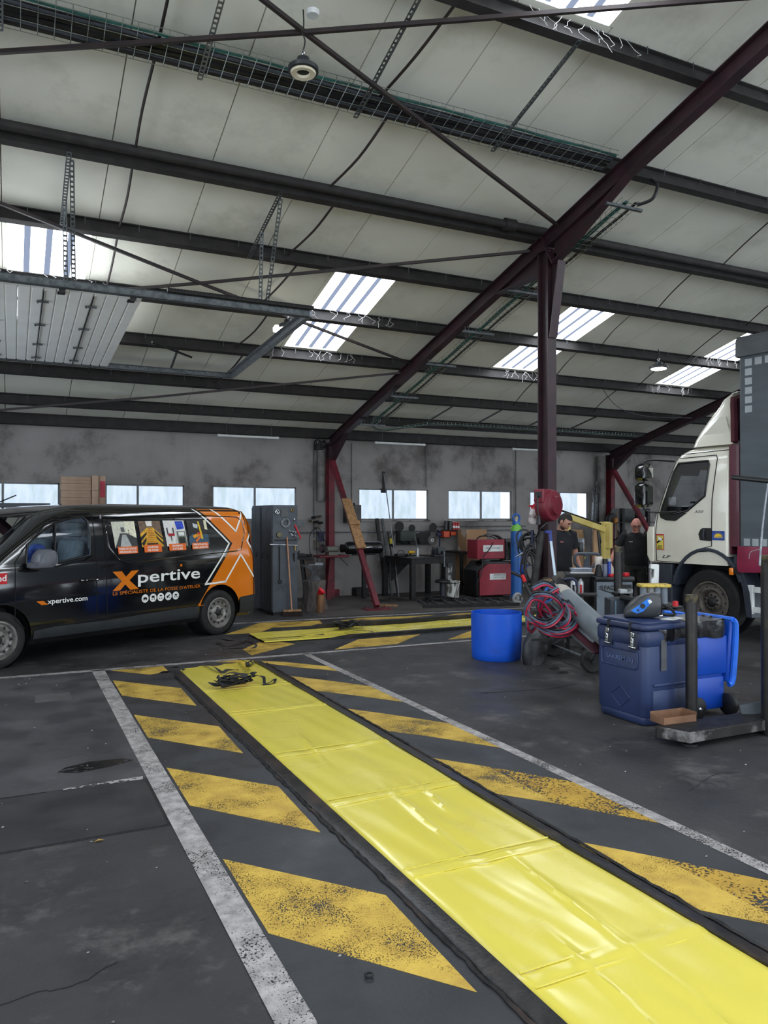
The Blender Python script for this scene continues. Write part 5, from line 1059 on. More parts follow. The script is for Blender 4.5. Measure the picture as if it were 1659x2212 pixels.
# broom
hd_ = onz(631,1331); t = thing('broom', 'wide broom with wooden handle leaning on the locker', 'broom', loc=(hd_.x,hd_.y,0))
top = ony(620,1160,13.11); B0 = Vector((hd_.x, hd_.y+.02, .10))
obj('handle', MB().cyl(B0, top, .013, seg=10), mat('broom_wood', (190,140,108), (166,118,88), rough=.6), t, world=True)
obj('head_block', MB(Matrix.Translation((hd_.x,hd_.y,.10)) @ Matrix.Rotation(R(-8),4,'Z')).rbox(-.16,.16,-.03,.03,-.02,.015,.008), wood_m, t, world=True)
mb = MB(); 
for i in range(40):
    for j in (-.02,0,.02): x = -.16+.32*i/39; mb.tube([(hd_.x+x, hd_.y+j-x*.14, .085),(hd_.x+x*1.12, hd_.y+j*1.5-x*.14, .002)], .005, 4)
obj('bristles', mb, mat('dark_bristle', (44,30,28), rough=.9), t, world=True, kind='stuff')
obj('pole', MB().cyl(onz(638,1322,.0), ony(635,1195,13.1), .012, seg=8), steel_dark, label='dark metal pole leaning on the locker right of the broom', cat='pole')
# small side table with junk beside locker
def ph(px, py, Y): return ony(px, py, Y)
t = thing('work_stand', 'narrow bench on a slanting steel leg between locker and anvil', 'bench', loc=(5.1,15.0,0))
a, c = ph(636,1204,15.0), ph(671,1204,15.0); obj('top', MB().box(a.x,c.x,14.85,15.4,a.z-.04,a.z), steel_dark, t, world=True, flat=True)
obj('post', MB().beam(ph(664,1206,15.0),Vector((c.x+.05,15.0,0)),.22,.2,up=(0,1,0)), mat('old_timber', (78,70,64), (56,50,46), rough=.9, scale=5), t, world=True, flat=True, label='thick old timber post'); obj('leg', MB().beam(ph(650,1206,14.95),Vector((ph(662,1290,14.95).x,14.95,0)),.05,.05,up=(0,1,0)), steel_dark, t, world=True, flat=True)
obj('clutter', MB().rbox(a.x+.05,a.x+.25,15.0,15.2,a.z,a.z+.07,.01).cyl((a.x+.3,15.1,a.z+.03),(a.x+.42,15.1,a.z+.03),.03,seg=8).cyl((a.x+.1,15.05,a.z+.07),(a.x+.12,15.05,a.z+.14),.03,.01,seg=8), steel_dark, t, world=True)
# stump and anvil
sc_ = onz(687,1318); sx0, sy0 = 5.17, 13.75
t = thing('tree_stump', 'weathered grey tree stump carrying the anvil', 'stump', loc=(sx0,sy0,0)); mb = MB(); rings = []
for z, r in ((0,.27),(.05,.255),(.15,.225),(.3,.21),(.45,.215),(.53,.225),(.55,.215)):
    rings.append([(sx0+r*(1+.07*math.sin(3*a+1)+.04*math.sin(7*a))*math.cos(a), sy0+r*(1+.07*math.sin(3*a+1)+.04*math.sin(7*a))*math.sin(a), z) for a in [2*math.pi*k/32 for k in range(32)]])
obj('trunk', mb.loft(rings, cap=True), mat('weathered_bark', (96,88,84), (66,60,58), rough=.95, scale=6, stretch=(3,3,.6), bump=.5, bscale=14), t, world=True)
t = thing('anvil', 'dark steel anvil with a pale top face on the stump', 'anvil', loc=(sx0,sy0,.55))
prof = [(-.13,.0),(.13,.0),(.11,.05),(.06,.09),(.05,.15),(.08,.20),(.17,.235),(.17,.30),(-.10,.30),(-.13,.285),(-.24,.30),(-.25,.285),(-.12,.22),(-.06,.18),(-.05,.15),(-.06,.09),(-.11,.05)]
obj('anvil_body', MB(Matrix.Translation((sx0,sy0,.55)) @ Matrix.Rotation(R(-25),4,'Z')).prism(prof, -.06, .06, 'Y'), mat('anvil_steel', (54,54,57), (84,84,86), rough=.5, metal=.5), t, world=True, flat=True, bevel=.006)
obj('anvil_face', MB(Matrix.Translation((sx0,sy0,.85)) @ Matrix.Rotation(R(-25),4,'Z')).box(-.1,.17,-.062,.062,-.004,.004).box(.02,.16,-.05,.05,.004,.035), galv, t, world=True, flat=True)
ex = onz(693,1323); t = thing('canister', 'rusty brown upright canister with a red funnel cap in front of the stump', 'canister', loc=(ex.x,ex.y,0))
obj('can', MB().lathe([(.0,0),(.078,0),(.075,.02),(.072,.30),(.068,.32),(.068,.33),(.0,.33)], (ex.x,ex.y,0), 'Z', 22), mat('rusty_brown', (124,84,48), (84,56,36), rough=.55, scale=6, stretch=(1,1,.4)), t, world=True)
obj('red_cap', MB(Matrix.Translation((ex.x+.02,ex.y,.395)) @ Matrix.Rotation(R(35),4,'Y') @ Matrix.Rotation(R(30),4,'X')).lathe([(.03,-.09),(.05,-.06),(.072,.0),(.076,.012),(.068,.012),(.06,.0),(.02,-.02),(.0,-.02)], (0,0,0), 'Z', 22), mat('bright_red', 0), t, world=True)
rb = onz(725,1288); obj('red_box', MB().box(rb.x-.12,rb.x+.1,rb.y,rb.y+.2,0,.15), mat('dusty_red', (112,32,46), (90,28,40), rough=.7), label='small dusty red box on the floor against the wall', cat='box', bevel=.005)
bb = onz(790,1287); obj('black_crate', MB().box(bb.x-.22,bb.x+.08,bb.y,bb.y+.3,0,.16).box(bb.x-.2,bb.x+.06,bb.y+.02,bb.y+.28,.16,.175), black_rub, label='low black case on the floor behind the red strut', cat='case', bevel=.008)
# bench grinder on its red stand
Yg = 15.25; a, c = ph(683,1200,Yg), ph(748,1203,Yg); z = a.z
t = thing('grinder_stand', 'red steel shelf stand holding the bench grinder', 'stand', loc=(a.x,Yg,0)); obj('shelf', MB().rbox(a.x,c.x,Yg-.2,Yg+.25,z-.045,z,.05), red_frame, t, world=True); l0 = ph(716,1205,Yg); l1 = ph(708,1275,Yg)
obj('leg', MB().beam(l0, Vector((l0.x-.08,Yg,0)), .09,.06,up=(0,1,0)), red_frame, t, world=True, flat=True)
g0 = ph(718,1186,Yg); t = thing('bench_grinder', 'twin-wheel bench grinder on the red stand', 'grinder', loc=(g0.x,Yg,z))
obj('motor', MB().cyl((g0.x-.13,Yg,z+.13),(g0.x+.13,Yg,z+.13),.06,seg=18).cbox((g0.x,Yg,z+.035),(.2,.14,.07)), mat('grinder_grey', (120,122,112), (96,98,90), rough=.5), t, world=True)
for s in (-1, 1): obj('guard', MB().cyl((g0.x+s*.2,Yg,z+.14),(g0.x+s*.25,Yg,z+.14),.088,seg=20), steel_dark, t, world=True); obj('grinding_wheel', MB().cyl((g0.x+s*.255,Yg,z+.14),(g0.x+s*.275,Yg,z+.14),.075,seg=20), mat('wheel_grit', (96,70,84), rough=.9), t, world=True)
# air tank
Yt = 15.1; a, c = ph(744,1184,Yt), ph(826,1184,Yt); t = thing('air_tank', 'glossy black horizontal air tank on a stand behind the red strut', 'tank', loc=(a.x,Yt,a.z))
obj('vessel', MB().lathe([(.0,0),(.08,.01),(.125,.05),(.135,.09),(.135,c.x-a.x-.09),(.125,c.x-a.x-.05),(.08,c.x-a.x-.01),(.0,c.x-a.x)], (a.x,Yt,a.z+.0), 'X', 28), mat('tank_black', (16,17,19), rough=.25, coat=.4), t, world=True)
q = ph(795,1183,14.94); obj('tank_fitting', MB().cyl(q+Vector((-.06,0,0)),q+Vector((.08,0,.01)),.012,seg=8).ball(tuple(q+Vector((.1,0,0))),.012), chrome, t, world=True)
obj('stand_leg', MB().box(a.x+.42,a.x+.50,Yt-.03,Yt+.05,0,a.z-.1).box(a.x+.2,a.x+.7,Yt-.05,Yt+.07,a.z-.16,a.z-.11), steel_dark, t, world=True, flat=True)
# wall boxes, pipes, tool hooks
q = ph(760,1110,15.8); t = thing('switch_box', 'grey metal electrical box on the wall by the red strut', 'electrical box', loc=tuple(q)); obj('case', MB().box(q.x-.17,q.x+.18,15.68,15.9,q.z-.2,q.z+.2), mat('box_grey', (74,72,70), (60,58,57), rough=.6), t, world=True, flat=True, bevel=.006); obj('switch', MB().cyl((q.x,15.66,q.z+.19),(q.x,15.68,q.z+.24),.02,seg=8), black_pl, t, world=True)
z = ph(800,1149,15.8).z; obj('air_pipe', MB().cyl((5.2,15.84,z),(11.6,15.84,z+.02),.016,seg=8), galv, label='long horizontal grey air pipe along the back wall', cat='pipe')
obj('air_pipe', MB().cyl((8.9,15.85,z+.11),(11.6,15.85,z+.11),.011,seg=8), galv_d, label='thinner upper pipe at the right of the back wall', cat='pipe')
v = ph(719,1075,15.75); obj('drop_pipe', MB().cyl((v.x,15.78,z),(v.x,15.78,3.35),.013,seg=8), galv, label='thin vertical pipe beside the red wall column', cat='pipe')
dp = ph(695,1050,15.8); obj('round_duct', MB().cyl((dp.x-.02,15.76,2.1),(dp.x-.02,15.76,3.3),.09,seg=16), mat('wall_duct', (124,120,118), (96,92,90), rough=.8), label='pale round downpipe left of the red wall column', cat='pipe')
q = ph(691,960,15.6); t = thing('valve_cluster', 'cluster of dark valves and looped pipes at the top of the wall column', 'valves', loc=tuple(q))
for k in range(5): obj('pipe_loop', MB().torus((q.x-.08+.05*k,15.66,q.z+.02*math.sin(k*2)), .075+.01*(k%2), .012, 'Y' if k%2 else 'X', 16, 6), steel_dark, t, world=True)
obj('valve_body', MB().cbox(tuple(q+Vector((0,.06,-.05))),(.18,.12,.12)), steel_dark, t, world=True, bevel=.01)
q = ph(684,1128,15.75); t = thing('valve_manifold', 'tangle of brass and steel valves on the wall left of the red column', 'valves', loc=tuple(q))
for k, (dx, dz_) in enumerate(((0,0),(-.12,.03),(.1,-.02),(0,-.13),(-.06,.1),(.07,.12))): obj('valve', MB().cyl((q.x+dx-.05,15.75,q.z+dz_),(q.x+dx+.05,15.78,q.z+dz_+.01),.026,seg=8).cyl((q.x+dx,15.75,q.z+dz_),(q.x+dx,15.68,q.z+dz_),.015,seg=8), mat('dull_brass', (120,112,98), (84,80,74), rough=.5, metal=.5) if k%2 else steel_dark, t, world=True)
obj('pressure_regulator', MB().cbox(tuple(q+Vector((.08,-.06,-.25))),(.12,.08,.09)).cyl(q+Vector((.05,-.06,-.28)),q+Vector((.05,-.06,-.42)),.03,seg=10).cyl(q+Vector((.12,-.06,-.28)),q+Vector((.12,-.06,-.42)),.03,seg=10), mat('navy_plastic', (30,36,72), rough=.4), t, world=True)
for k, pts in enumerate(([(684,1140),(672,1150),(668,1175),(671,1200),(669,1210)], [(690,1140),(697,1160),(716,1185),(735,1205),(752,1222)], [(684,1145),(684,1180),(686,1215)])):
    obj('air_hose', MB().tube(smooth_pts([ph(x_, y_, 15.65) for x_, y_ in pts], 6), .008, 6), black_pl, t, world=True)
obj('pipe_rack', MB().box(5.0,5.62,15.80,15.84,1.40,1.42).box(5.0,5.62,15.80,15.84,1.27,1.29), galv_d, label='double rail on the wall right of the locker', cat='rail', flat=True)
q = ph(647,1130,15.7); obj('meter_box', MB().box(q.x-.09,q.x+.09,15.6,15.8,q.z-.07,q.z+.07), mat('meter_grey', (110,112,114), rough=.5), label='small grey meter box right of the locker top', cat='meter', bevel=.006)
q = ph(687,1176,15.75); obj('socket_box', MB().box(q.x-.05,q.x+.05,15.78,15.9,q.z-.09,q.z+.09), mat('beige_socket', (120,114,104), rough=.5), label='beige wall socket above the grinder', cat='socket', bevel=.006)
# leaning bars near the bench
for px0, px1, w_, m_, lab in ((814,822,.07,steel_dark,'dark steel section leaning upright left of the workbench'),(826,830,.05,galv_d,'grey steel angle standing next to the dark section'),(838,842,.03,steel_dark,'thin dark bar leaning by the workbench corner')):
    a = Vector(onz(px0+8, 1290)); c = ph(px0, 1120 if w_ > .04 else 1150, 15.84); a.y = min(a.y, 15.5); obj('steel_bar', MB().beam((c.x+.05,15.45,0),(c.x,15.84,c.z),w_,w_*.6,up=(0,1,0)), m_, label=lab, cat='steel bar', flat=True)
a = ph(829,1022,15.8); c = onz(856,1288); obj('long_pole', MB().tube([a, a.lerp(Vector((c.x,15.1,0)),.5)+Vector((.015,0,0)), (c.x,15.1,0)], [.012,.012,.008], 8), galv, label='long thin pale pole leaning on the wall across the window', cat='pole')
obj('pole_hook', MB().cbox(tuple(ph(829,1060,15.86)),(.14,.04,.10)).cbox(tuple(ph(829,1040,15.88)),(.05,.03,.45)), steel_dark, label='dark bracket with pulley on the wall above the pole', cat='bracket')
# workbench
bx0, bx1, by0, by1, bz = 7.50, 9.02, 14.30, 15.45, .86
a = ph(650+200,1195,14.3)
t = thing('workbench', 'dark steel workbench with a bolted vise against the back wall', 'workbench', loc=(8.2,14.8,0))
P0 = onz(890,1298); P1 = Vector((ph(952,1215,14.65).x,14.65,0))
tp = [(P0.x-.02,P0.y-.02),(P1.x+.15,14.42),(P1.x+.15,15.55),(P0.x-.05,15.5)]
zt = ony(890,1206,P0.y).z
obj('top', MB().prism(tp, zt-.03, zt, 'Z'), steel_dark, t, world=True, flat=True, bevel=.004)
obj('apron', MB().beam((tp[0][0],tp[0][1],zt-.08),(tp[1][0],tp[1][1],zt-.08),.02,.1).beam((tp[0][0],tp[0][1],zt-.08),(tp[3][0],tp[3][1],zt-.08),.02,.1), steel_dark, t, world=True, flat=True)
for k, (x, y) in enumerate(tp): obj('leg', MB().box(x-.05+(k==0)*.05-(k==1)*.05,x+.05+(k==0)*.05-(k==1)*.05,y+(-.1 if k > 1 else 0),y+(0 if k > 1 else .1),0,zt-.03), steel_dark if k != 1 else mat('chipped_white_leg', (150,150,150), (60,60,60), rough=.7, lo=.5, hi=.55), t, world=True, flat=True)
obj('gusset', MB().prism([(tp[3][0]+.05,zt-.06),(P0.x+.6,zt-.06),(tp[3][0]+.1,zt-.55)], 15.3, 15.32, 'Y'), steel_dark, t, world=True, flat=True)
vx, vy = tp[1][0]-.28, tp[1][1]+.05
t = thing('bench_vise', 'heavy dark grey bench vise at the right corner of the workbench', 'vise', loc=(vx,vy,zt))
obj('vise_body', MB().rbox(vx-.12,vx+.12,vy,vy+.22,zt,zt+.05,.02).rbox(vx-.08,vx+.08,vy+.05,vy+.24,zt+.05,zt+.15,.02).rbox(vx-.10,vx+.10,vy+.10,vy+.16,zt+.14,zt+.22,.01), mat('vise_grey', (62,66,70), (48,50,54), rough=.5, metal=.4), t, world=True)
obj('moving_jaw', MB().rbox(vx-.09,vx+.09,vy-.10,vy-.04,zt+.06,zt+.21,.01).rbox(vx-.04,vx+.04,vy-.1,vy+.1,zt+.06,zt+.13,.01), MATS['vise_grey'], t, world=True)
obj('screw_handle', MB().cyl((vx,vy-.2,zt+.09),(vx,vy-.08,zt+.09),.014,seg=8).cyl((vx+.01,vy-.18,zt-.20),(vx+.01,vy-.18,zt+.12),.010,seg=8), galv, t, world=True)
q = ph(902,1196,14.6); obj('spray_can', MB().lathe([(.0,0),(.033,0),(.033,.17),(.026,.19),(.012,.20),(.012,.22),(.0,.22)], (q.x,14.6,zt), 'Z', 16), mat('silver_can', (176,178,176), (150,152,152), rough=.35, metal=.5), label='silver spray can standing on the workbench', cat='spray can')
q = ph(866,1196,14.9); t = thing('tool_box', 'open black tool tray with a handle on the workbench', 'toolbox', loc=(q.x,14.9,zt)); obj('tray', MB().rbox(q.x-.13,q.x+.13,14.8,14.98,zt,zt+.07,.01), black_pl, t, world=True); obj('bow_handle', MB().tube(smooth_pts([(q.x-.08,14.9,zt+.06),(q.x-.05,14.9,zt+.13),(q.x+.05,14.9,zt+.13),(q.x+.08,14.9,zt+.06)],5), .008, 6), black_pl, t, world=True)
q = ph(888,1196,14.75); t = thing('cordless_drill', 'yellow and black power tool lying on the workbench', 'power tool', loc=(q.x,14.75,zt)); obj('motor_body', MB().cyl((q.x-.06,14.75,zt+.10),(q.x+.08,14.75,zt+.10),.032,seg=12), mat('tool_yellow', (214,170,40), (190,150,36), rough=.5), t, world=True); obj('grip', MB().beam((q.x-.01,14.75,zt+.09),(q.x-.03,14.75,zt+.02),.04,.035).cbox((q.x-.03,14.75,zt+.02),(.1,.06,.04)), black_pl, t, world=True)
obj('flat_wrenches', MB().beam((P0.x+.05,P0.y+.35,zt+.008),(P0.x+.45,P0.y+.3,zt+.008),.03,.012).beam((P0.x+.2,P0.y+.5,zt+.008),(P0.x+.5,P0.y+.42,zt+.008),.02,.012), galv_d, label='pair of flat spanners on the front of the workbench', cat='spanner')
a = ph(905,1150,15.0); obj('bent_tube', MB().tube(smooth_pts([ph(906,1150,15.3),ph(897,1153,15.2),ph(898,1165,15.1),ph(902,1190,14.9),Vector((ph(902,1190,14.9).x,14.9,zt))],5), .010, 7), galv, label='thin bent tube rising behind the spray can', cat='tube')
# discs and pads hung on the wall above the bench
t = thing('disc_rack', 'dark steel tool rack plate fixed above the workbench', 'rack', loc=tuple(ph(890,1165,15.85))); a, c = ph(857,1150,15.82), ph(930,1176,15.82)
obj('plate', MB().box(a.x,c.x,15.82,15.86,c.z,a.z), steel_dark, t, world=True, flat=True); obj('motor_case', MB().rbox(a.x,a.x+.4,15.62,15.82,a.z-.2,a.z+.03,.03), mat('dark_green_case', (48,56,54), rough=.6), t, world=True)
discs = [(862,1137,.115,'big black disc highest on the wall rack, on the left'),(889,1141,.085,'half hidden grey sanding disc right of the highest black disc'),(935,1139,.10,'lone black disc standing on the pipe at the right of the rack'),(874,1162,.115,'black cutting disc in the row, leftmost'),(892,1168,.095,'black cutting disc in the row, second from left, hanging lowest'),(911,1166,.08,'dark drilled backing pad, third in the row')]
for px, py, r, lab in discs: q = ph(px,py,15.72); obj('abrasive_disc', MB().lathe([(.0,0),(r,0),(r,.012),(.02,.02),(.0,.02)], tuple(q-Vector((0,.02,0))), 'Y', 28), mat('abrasive_black', (34,33,34), (46,44,44), rough=.85, scale=30), label=lab, cat='disc')
q = ph(933,1167,15.80); t = thing('abrasive_disc', 'grey wire wheel with a white hub at the right end of the disc row', 'disc', loc=tuple(q)); obj('face', MB().lathe([(.03,-.012),(.105,0),(.108,.02),(.0,.03)], tuple(q), 'Y', 30), mat('abrasive_grey', (104,100,98), (78,74,72), rough=.8, scale=40), t, world=True); obj('hub', MB().lathe([(.016,-.02),(.04,-.018),(.042,-.006)], tuple(q), 'Y', 20, cap=False), white_pl, t, world=True); obj('centre', MB().lathe([(.0,-.016),(.016,-.016)], tuple(q), 'Y', 12), black_rub, t, world=True)
q = ph(845,1168,15.6); t = thing('yellow_tag_tool', 'yellow caliper tool hanging at the left end of the rack', 'tool', loc=tuple(q)); obj('yellow_body', MB().box(q.x-.04,q.x+.04,q.y-.02,q.y+.02,q.z-.07,q.z+.05), mat('dull_yellow', (196,180,48), rough=.5), t, world=True, bevel=.006); obj('hook_wire', MB().torus((q.x,q.y,q.z+.09), .04, .005, 'Y', 14, 5), galv, t, world=True)
obj('hanging_hoses', merge(*[MB().tube(smooth_pts([ph(856,1146,15.7),ph(850-2*k,1158,15.65),ph(849-2*k,1175,15.65),ph(852-k,1182,15.7)],5), .009, 6) for k in range(4)]), black_pl, label='short black hoses drooping at the left of the disc rack', cat='hoses')
q = ph(949,1155,15.7); t = thing('bar_clamp', 'blue steel bar clamp hanging right of the discs', 'clamp', loc=tuple(q)); e = ph(949,1194,15.7); nb = mat('navy_steel', (24,30,66), (34,40,76), rough=.5); obj('bar', MB().beam(ph(950,1147,15.7),e,.03,.02,up=(0,1,0)), nb, t, world=True, flat=True); obj('jaw', MB().rbox(q.x-.07,q.x+.06,15.66,15.74,q.z-.02,q.z+.03,.01).rbox(q.x-.05,q.x+.04,15.66,15.74,q.z+.08,q.z+.12,.01), nb, t, world=True)
# shelf with cans and orange bins
a, c = ph(958,1145,15.6), ph(995,1145,15.6); t = thing('wall_shelf', 'small wall shelf holding spray cans, right of the clamp', 'shelf', loc=tuple(a)); obj('plate', MB().box(a.x-.02,c.x,15.62,15.88,a.z-.015,a.z), steel_dark, t, world=True, flat=True)
canm = [mat('can_black', (30,30,34), rough=.35), mat('can_red', (176,38,48), rough=.35), white_pl]
for k, (px, r, h, m_, lab) in enumerate(((963,.04,.24,0,'black and white bottle leftmost on the little shelf'),(972,.05,.23,0,'fat black tin on the little shelf'),(980,.03,.20,1,'first red-banded spray can on the little shelf'),(985,.03,.19,1,'middle red-banded spray can on the little shelf'),(990,.03,.19,1,'last red-banded spray can at the right end of the little shelf'))):
    q = ph(px,1145,15.72); t = thing('spray_can', lab, 'can', loc=(q.x,15.72,a.z)); obj('can_body', MB().lathe([(.0,0),(r,0),(r,h*.85),(r*.7,h*.93),(.0,h*.93)], (q.x,15.72,a.z), 'Z', 14), canm[m_], t, world=True)
    if m_: obj('white_band', MB().lathe([(r*1.01,h*.25),(r*1.01,h*.5)], (q.x,15.72,a.z), 'Z', 14, cap=False), white_pl, t, world=True)
    obj('cap', MB().lathe([(r*.45,h*.9),(r*.45,h),(.0,h)], (q.x,15.72,a.z), 'Z', 10), white_pl, t, world=True)
for px0, px1, py0, py1, lab in ((958,972,1148,1161,'lower left orange storage bin under the little shelf'),(973,986,1149,1157,'smaller orange storage bin right under the little shelf')):
    a = ph(px0,py0,15.6); c = ph(px1,py1,15.6); t = thing('parts_bin', lab, 'bin', loc=tuple(a)); om = mat('orange_bin', (214,84,48), (196,74,42), rough=.5)
    obj('bin_shell', MB().box(a.x,c.x,15.6,15.615,c.z,a.z).box(a.x,c.x,15.8,15.82,c.z,a.z+.03).box(a.x,a.x+.01,15.6,15.82,c.z,a.z+.01).box(c.x-.01,c.x,15.6,15.82,c.z,a.z+.01).box(a.x,c.x,15.6,15.82,c.z,c.z+.01), om, t, world=True, flat=True)
for px, lab in ((991,'left thin chain hanging from the air pipe'),(994,'right thin chain hanging from the air pipe')): obj('chain', MB().tube([ph(px,1147,15.83),ph(px,1171,15.83)], .007, 5).torus(tuple(ph(px,1165,15.83)),.014,.005,'Y',10,5), steel_dark, label=lab, cat='chain')
# stool and bucket
q = onz(956,1297); t = thing('stool', 'low round stool with a black padded seat', 'stool', loc=tuple(q)); obj('seat', MB().lathe([(.0,.37),(.15,.37),(.165,.39),(.16,.42),(.10,.44),(.0,.44)], (q.x,q.y,0), 'Z', 26), black_rub, t, world=True); obj('pedestal', MB().lathe([(.0,0),(.09,0),(.09,.02),(.055,.04),(.05,.37),(.0,.37)], (q.x,q.y,0), 'Z', 18), mat('stool_base', (40,44,54), rough=.5), t, world=True)
q = onz(975,1295); bm_ = mat('splashed_white_bucket', (196,196,190), (96,92,88), rough=.6, scale=14, stretch=(1,1,.3), lo=.5, hi=.56)
for k, (dx, dy, lab) in enumerate(((0,0,'paint-splashed white bucket beside the stool'),(.19,.22,'second splashed bucket standing behind the white one'))):
    t = thing('bucket', lab, 'bucket', loc=(q.x+dx,q.y+dy,0)); obj('bucket_wall', MB().lathe([(.0,.0),(.115,0),(.135,.36),(.14,.36),(.14,.375),(.130,.375),(.110,.02),(.0,.02)], (q.x+dx,q.y+dy,0), 'Z', 24, cap=False), bm_, t, world=True); obj('rim_wire', MB().torus((q.x+dx,q.y+dy,.35), .139, .005, 'Z', 24, 5), steel_dark, t, world=True)
# ladder flat on the floor
a0, a1, b0_, b1_ = onz(914,1314), onz(1122,1309), onz(902,1300), onz(1100,1296)
t = thing('ladder', 'dark aluminium ladder lying flat on the floor in front of the welder', 'ladder', loc=tuple(a0))
for p_, q_ in ((a0,a1),(b0_,b1_)): obj('side_rail', MB().beam(p_+Vector((0,0,.035)), q_+Vector((0,0,.035)), .03, .07), steel_dark, t, world=True, flat=True)
for k in range(8): u = (k+.45)/8; obj('rung', MB().beam(a0.lerp(a1,u)+Vector((0,0,.04)), b0_.lerp(b1_,u-.05)+Vector((0,0,.04)), .03,.025), galv_d, t, world=True, flat=True)
cp_ = onz(950,1304); obj('floor_hose', merge(MB().torus((cp_.x,cp_.y+.25,.09), .16, .02, 'Z', 20, 6), MB().tube(smooth_pts([(cp_.x-.3,cp_.y,.02),(cp_.x,cp_.y+.3,.12),(cp_.x+.3,cp_.y+.2,.1),(cp_.x+.6,cp_.y+.3,.03)],5),.018,6)), black_rub, label='thick black hose bunched over the left end of the ladder', cat='hose')
mb = MB(); rd = random.Random(9); c0 = onz(850,1297)
for k in range(4): mb.tube(smooth_pts([(c0.x+rd.uniform(-.45,.45), c0.y+rd.uniform(-.3,.3), .008+.004*k) for _ in range(7)], 6, True), .006, 5, closed=True)
obj('floor_cable', mb, mat('dusty_cable', (46,40,40), rough=.8), label='thin dusty cable in loose loops on the floor below the workbench', cat='cable')
q = onz(836,1310); obj('timber_offcut', MB().beam((q.x-.18,q.y+.12,.02),(q.x+.18,q.y-.1,.02),.1,.03), wood_m, label='short pale timber offcut beside the foot of the red strut', cat='wood')
# ------------------------------------------------------------------ welding set
wx0 = 9.20; wy = 14.25; P0 = onz(1034,1292); P1 = onz(1103,1289); rz_w = math.atan2(P1.y-P0.y, P1.x-P0.x)
WMx = Matrix.Translation((P0.x,P0.y,0)) @ Matrix.Rotation(rz_w,4,'Z'); Lw = (P1-P0).length; hh = lambda py: EYE+(1117-py)/1665*Vector((_sy,_cy)).dot(Vector((P0.x,P0.y)))
wred = mat('welder_red', (148,36,54), (132,32,48), rough=.5, scale=4); z1, z2, z3, z4 = hh(1212), hh(1217), hh(1205), hh(1163)
t = thing('welder_cart', 'large red welding machine base with rounded black frame', 'welder', M=WMx)
obj('red_side', MB().prism([(.02,.05),(Lw,.05),(Lw,z2-.02),(.22,z2-.02),(.02,z2-.16)], -.02, .02, 'Y'), wred, t, flat=True, bevel=.01)
obj('black_body', MB().prism([(-.04,.04),(Lw+.03,.04),(Lw+.03,z2+.03),(.14,z2+.03),(-.04,z2-.16)], .02, .62, 'Y'), black_pl, t, flat=True, bevel=.012)
obj('label_plate', MB().box(.26,.66,-.026,-.018,z2-.36,z2-.23), white_pl, t, flat=True)
obj('label_text', text_mb('SMPTE SOUDURE', .05, lambda u, v: Vector((u,-.028,v)), .36, z2-.275, .28), steel_dark, t, flat=True); obj('label_text', text_mb('POSTES ET CONSOMMABLES', .03, lambda u, v: Vector((u,-.028,v)), .36, z2-.325, .28), steel_dark, t, flat=True)
for x in (.08, Lw-.1): obj('castor', MB().cyl((x,.1,.045),(x,.14,.045),.045,seg=14), black_rub, t)
t = thing('welder_unit', 'smaller red wire feeder box on top of the welding machine, with a grey glove', 'welder', M=WMx @ Matrix.Translation((0,0,z2+.03)))
hw = z4-z3; w2 = .66
obj('feeder_case', MB().box(-.02,w2,.02,.5,.06,.06+hw), wred, t, flat=True, bevel=.012); obj('vent_end', MB().box(w2,w2+.22,.0,.52,.03,.08+hw), black_pl, t, flat=True, bevel=.02)
obj('vent_slats', merge(*[MB().box(w2+.03,w2+.19,-.012,.0,.10+.05*k,.13+.05*k) for k in range(int(hw/.055))]), steel_dark, t, flat=True)
obj('label_plate', MB().box(.12,w2-.05,.008,.02,hw-.20,hw-.06), white_pl, t, flat=True); obj('label_text', text_mb('SMPTE SOUDURE', .04, lambda u, v: Vector((u,.006,v)), .18, hw-.14, .34), steel_dark, t, flat=True)
obj('swivel', MB().cyl((.3,.25,-.0),(.3,.25,.06),.12,seg=16), galv_d, t); obj('handle', MB().tube(smooth_pts([(.0,.1,.06+hw),(.1,.1,.13+hw),(.35,.1,.13+hw),(.5,.1,.06+hw)],5),.014,6), black_pl, t)
obj('torch_hose', MB().tube(smooth_pts([(.35,-.02,hw),(.20,-.08,hw*.6),(.05,-.1,.1),(.02,-.1,-.2),(-.08,-.08,-.45),(-.1,0,-.6)],6),.012,6).tube(smooth_pts([(w2+.1,-.03,hw),(w2+.16,-.08,hw*.5),(w2+.18,-.08,.0),(w2+.35,-.1,-.12),(w2+.55,-.1,-.08)],6),.028,8), black_pl, t)
GM = WMx @ Matrix.Translation((w2*.62,.12,z2+.03+hw+.10)); mb = MB(GM)
gt = thing('work_glove', 'crumpled grey leather glove draped over the top welding box', 'glove', M=GM)
for k in range(5): mb.tube(smooth_pts([(-.16,-.05+.05*k,.03),(-.05,-.04+.04*k,.07),(.1,-.03+.04*k,.05),(.2,-.02+.03*k,.0),(.26,-.06+.03*k,-.08)],4), [.03]*9+[.026]*8, 7, flat=.7)
obj('leather', mb, mat('glove_grey', (104,98,94), (80,74,72), rough=.9, bump=.3, bscale=20), gt, world=True, remesh=.012)
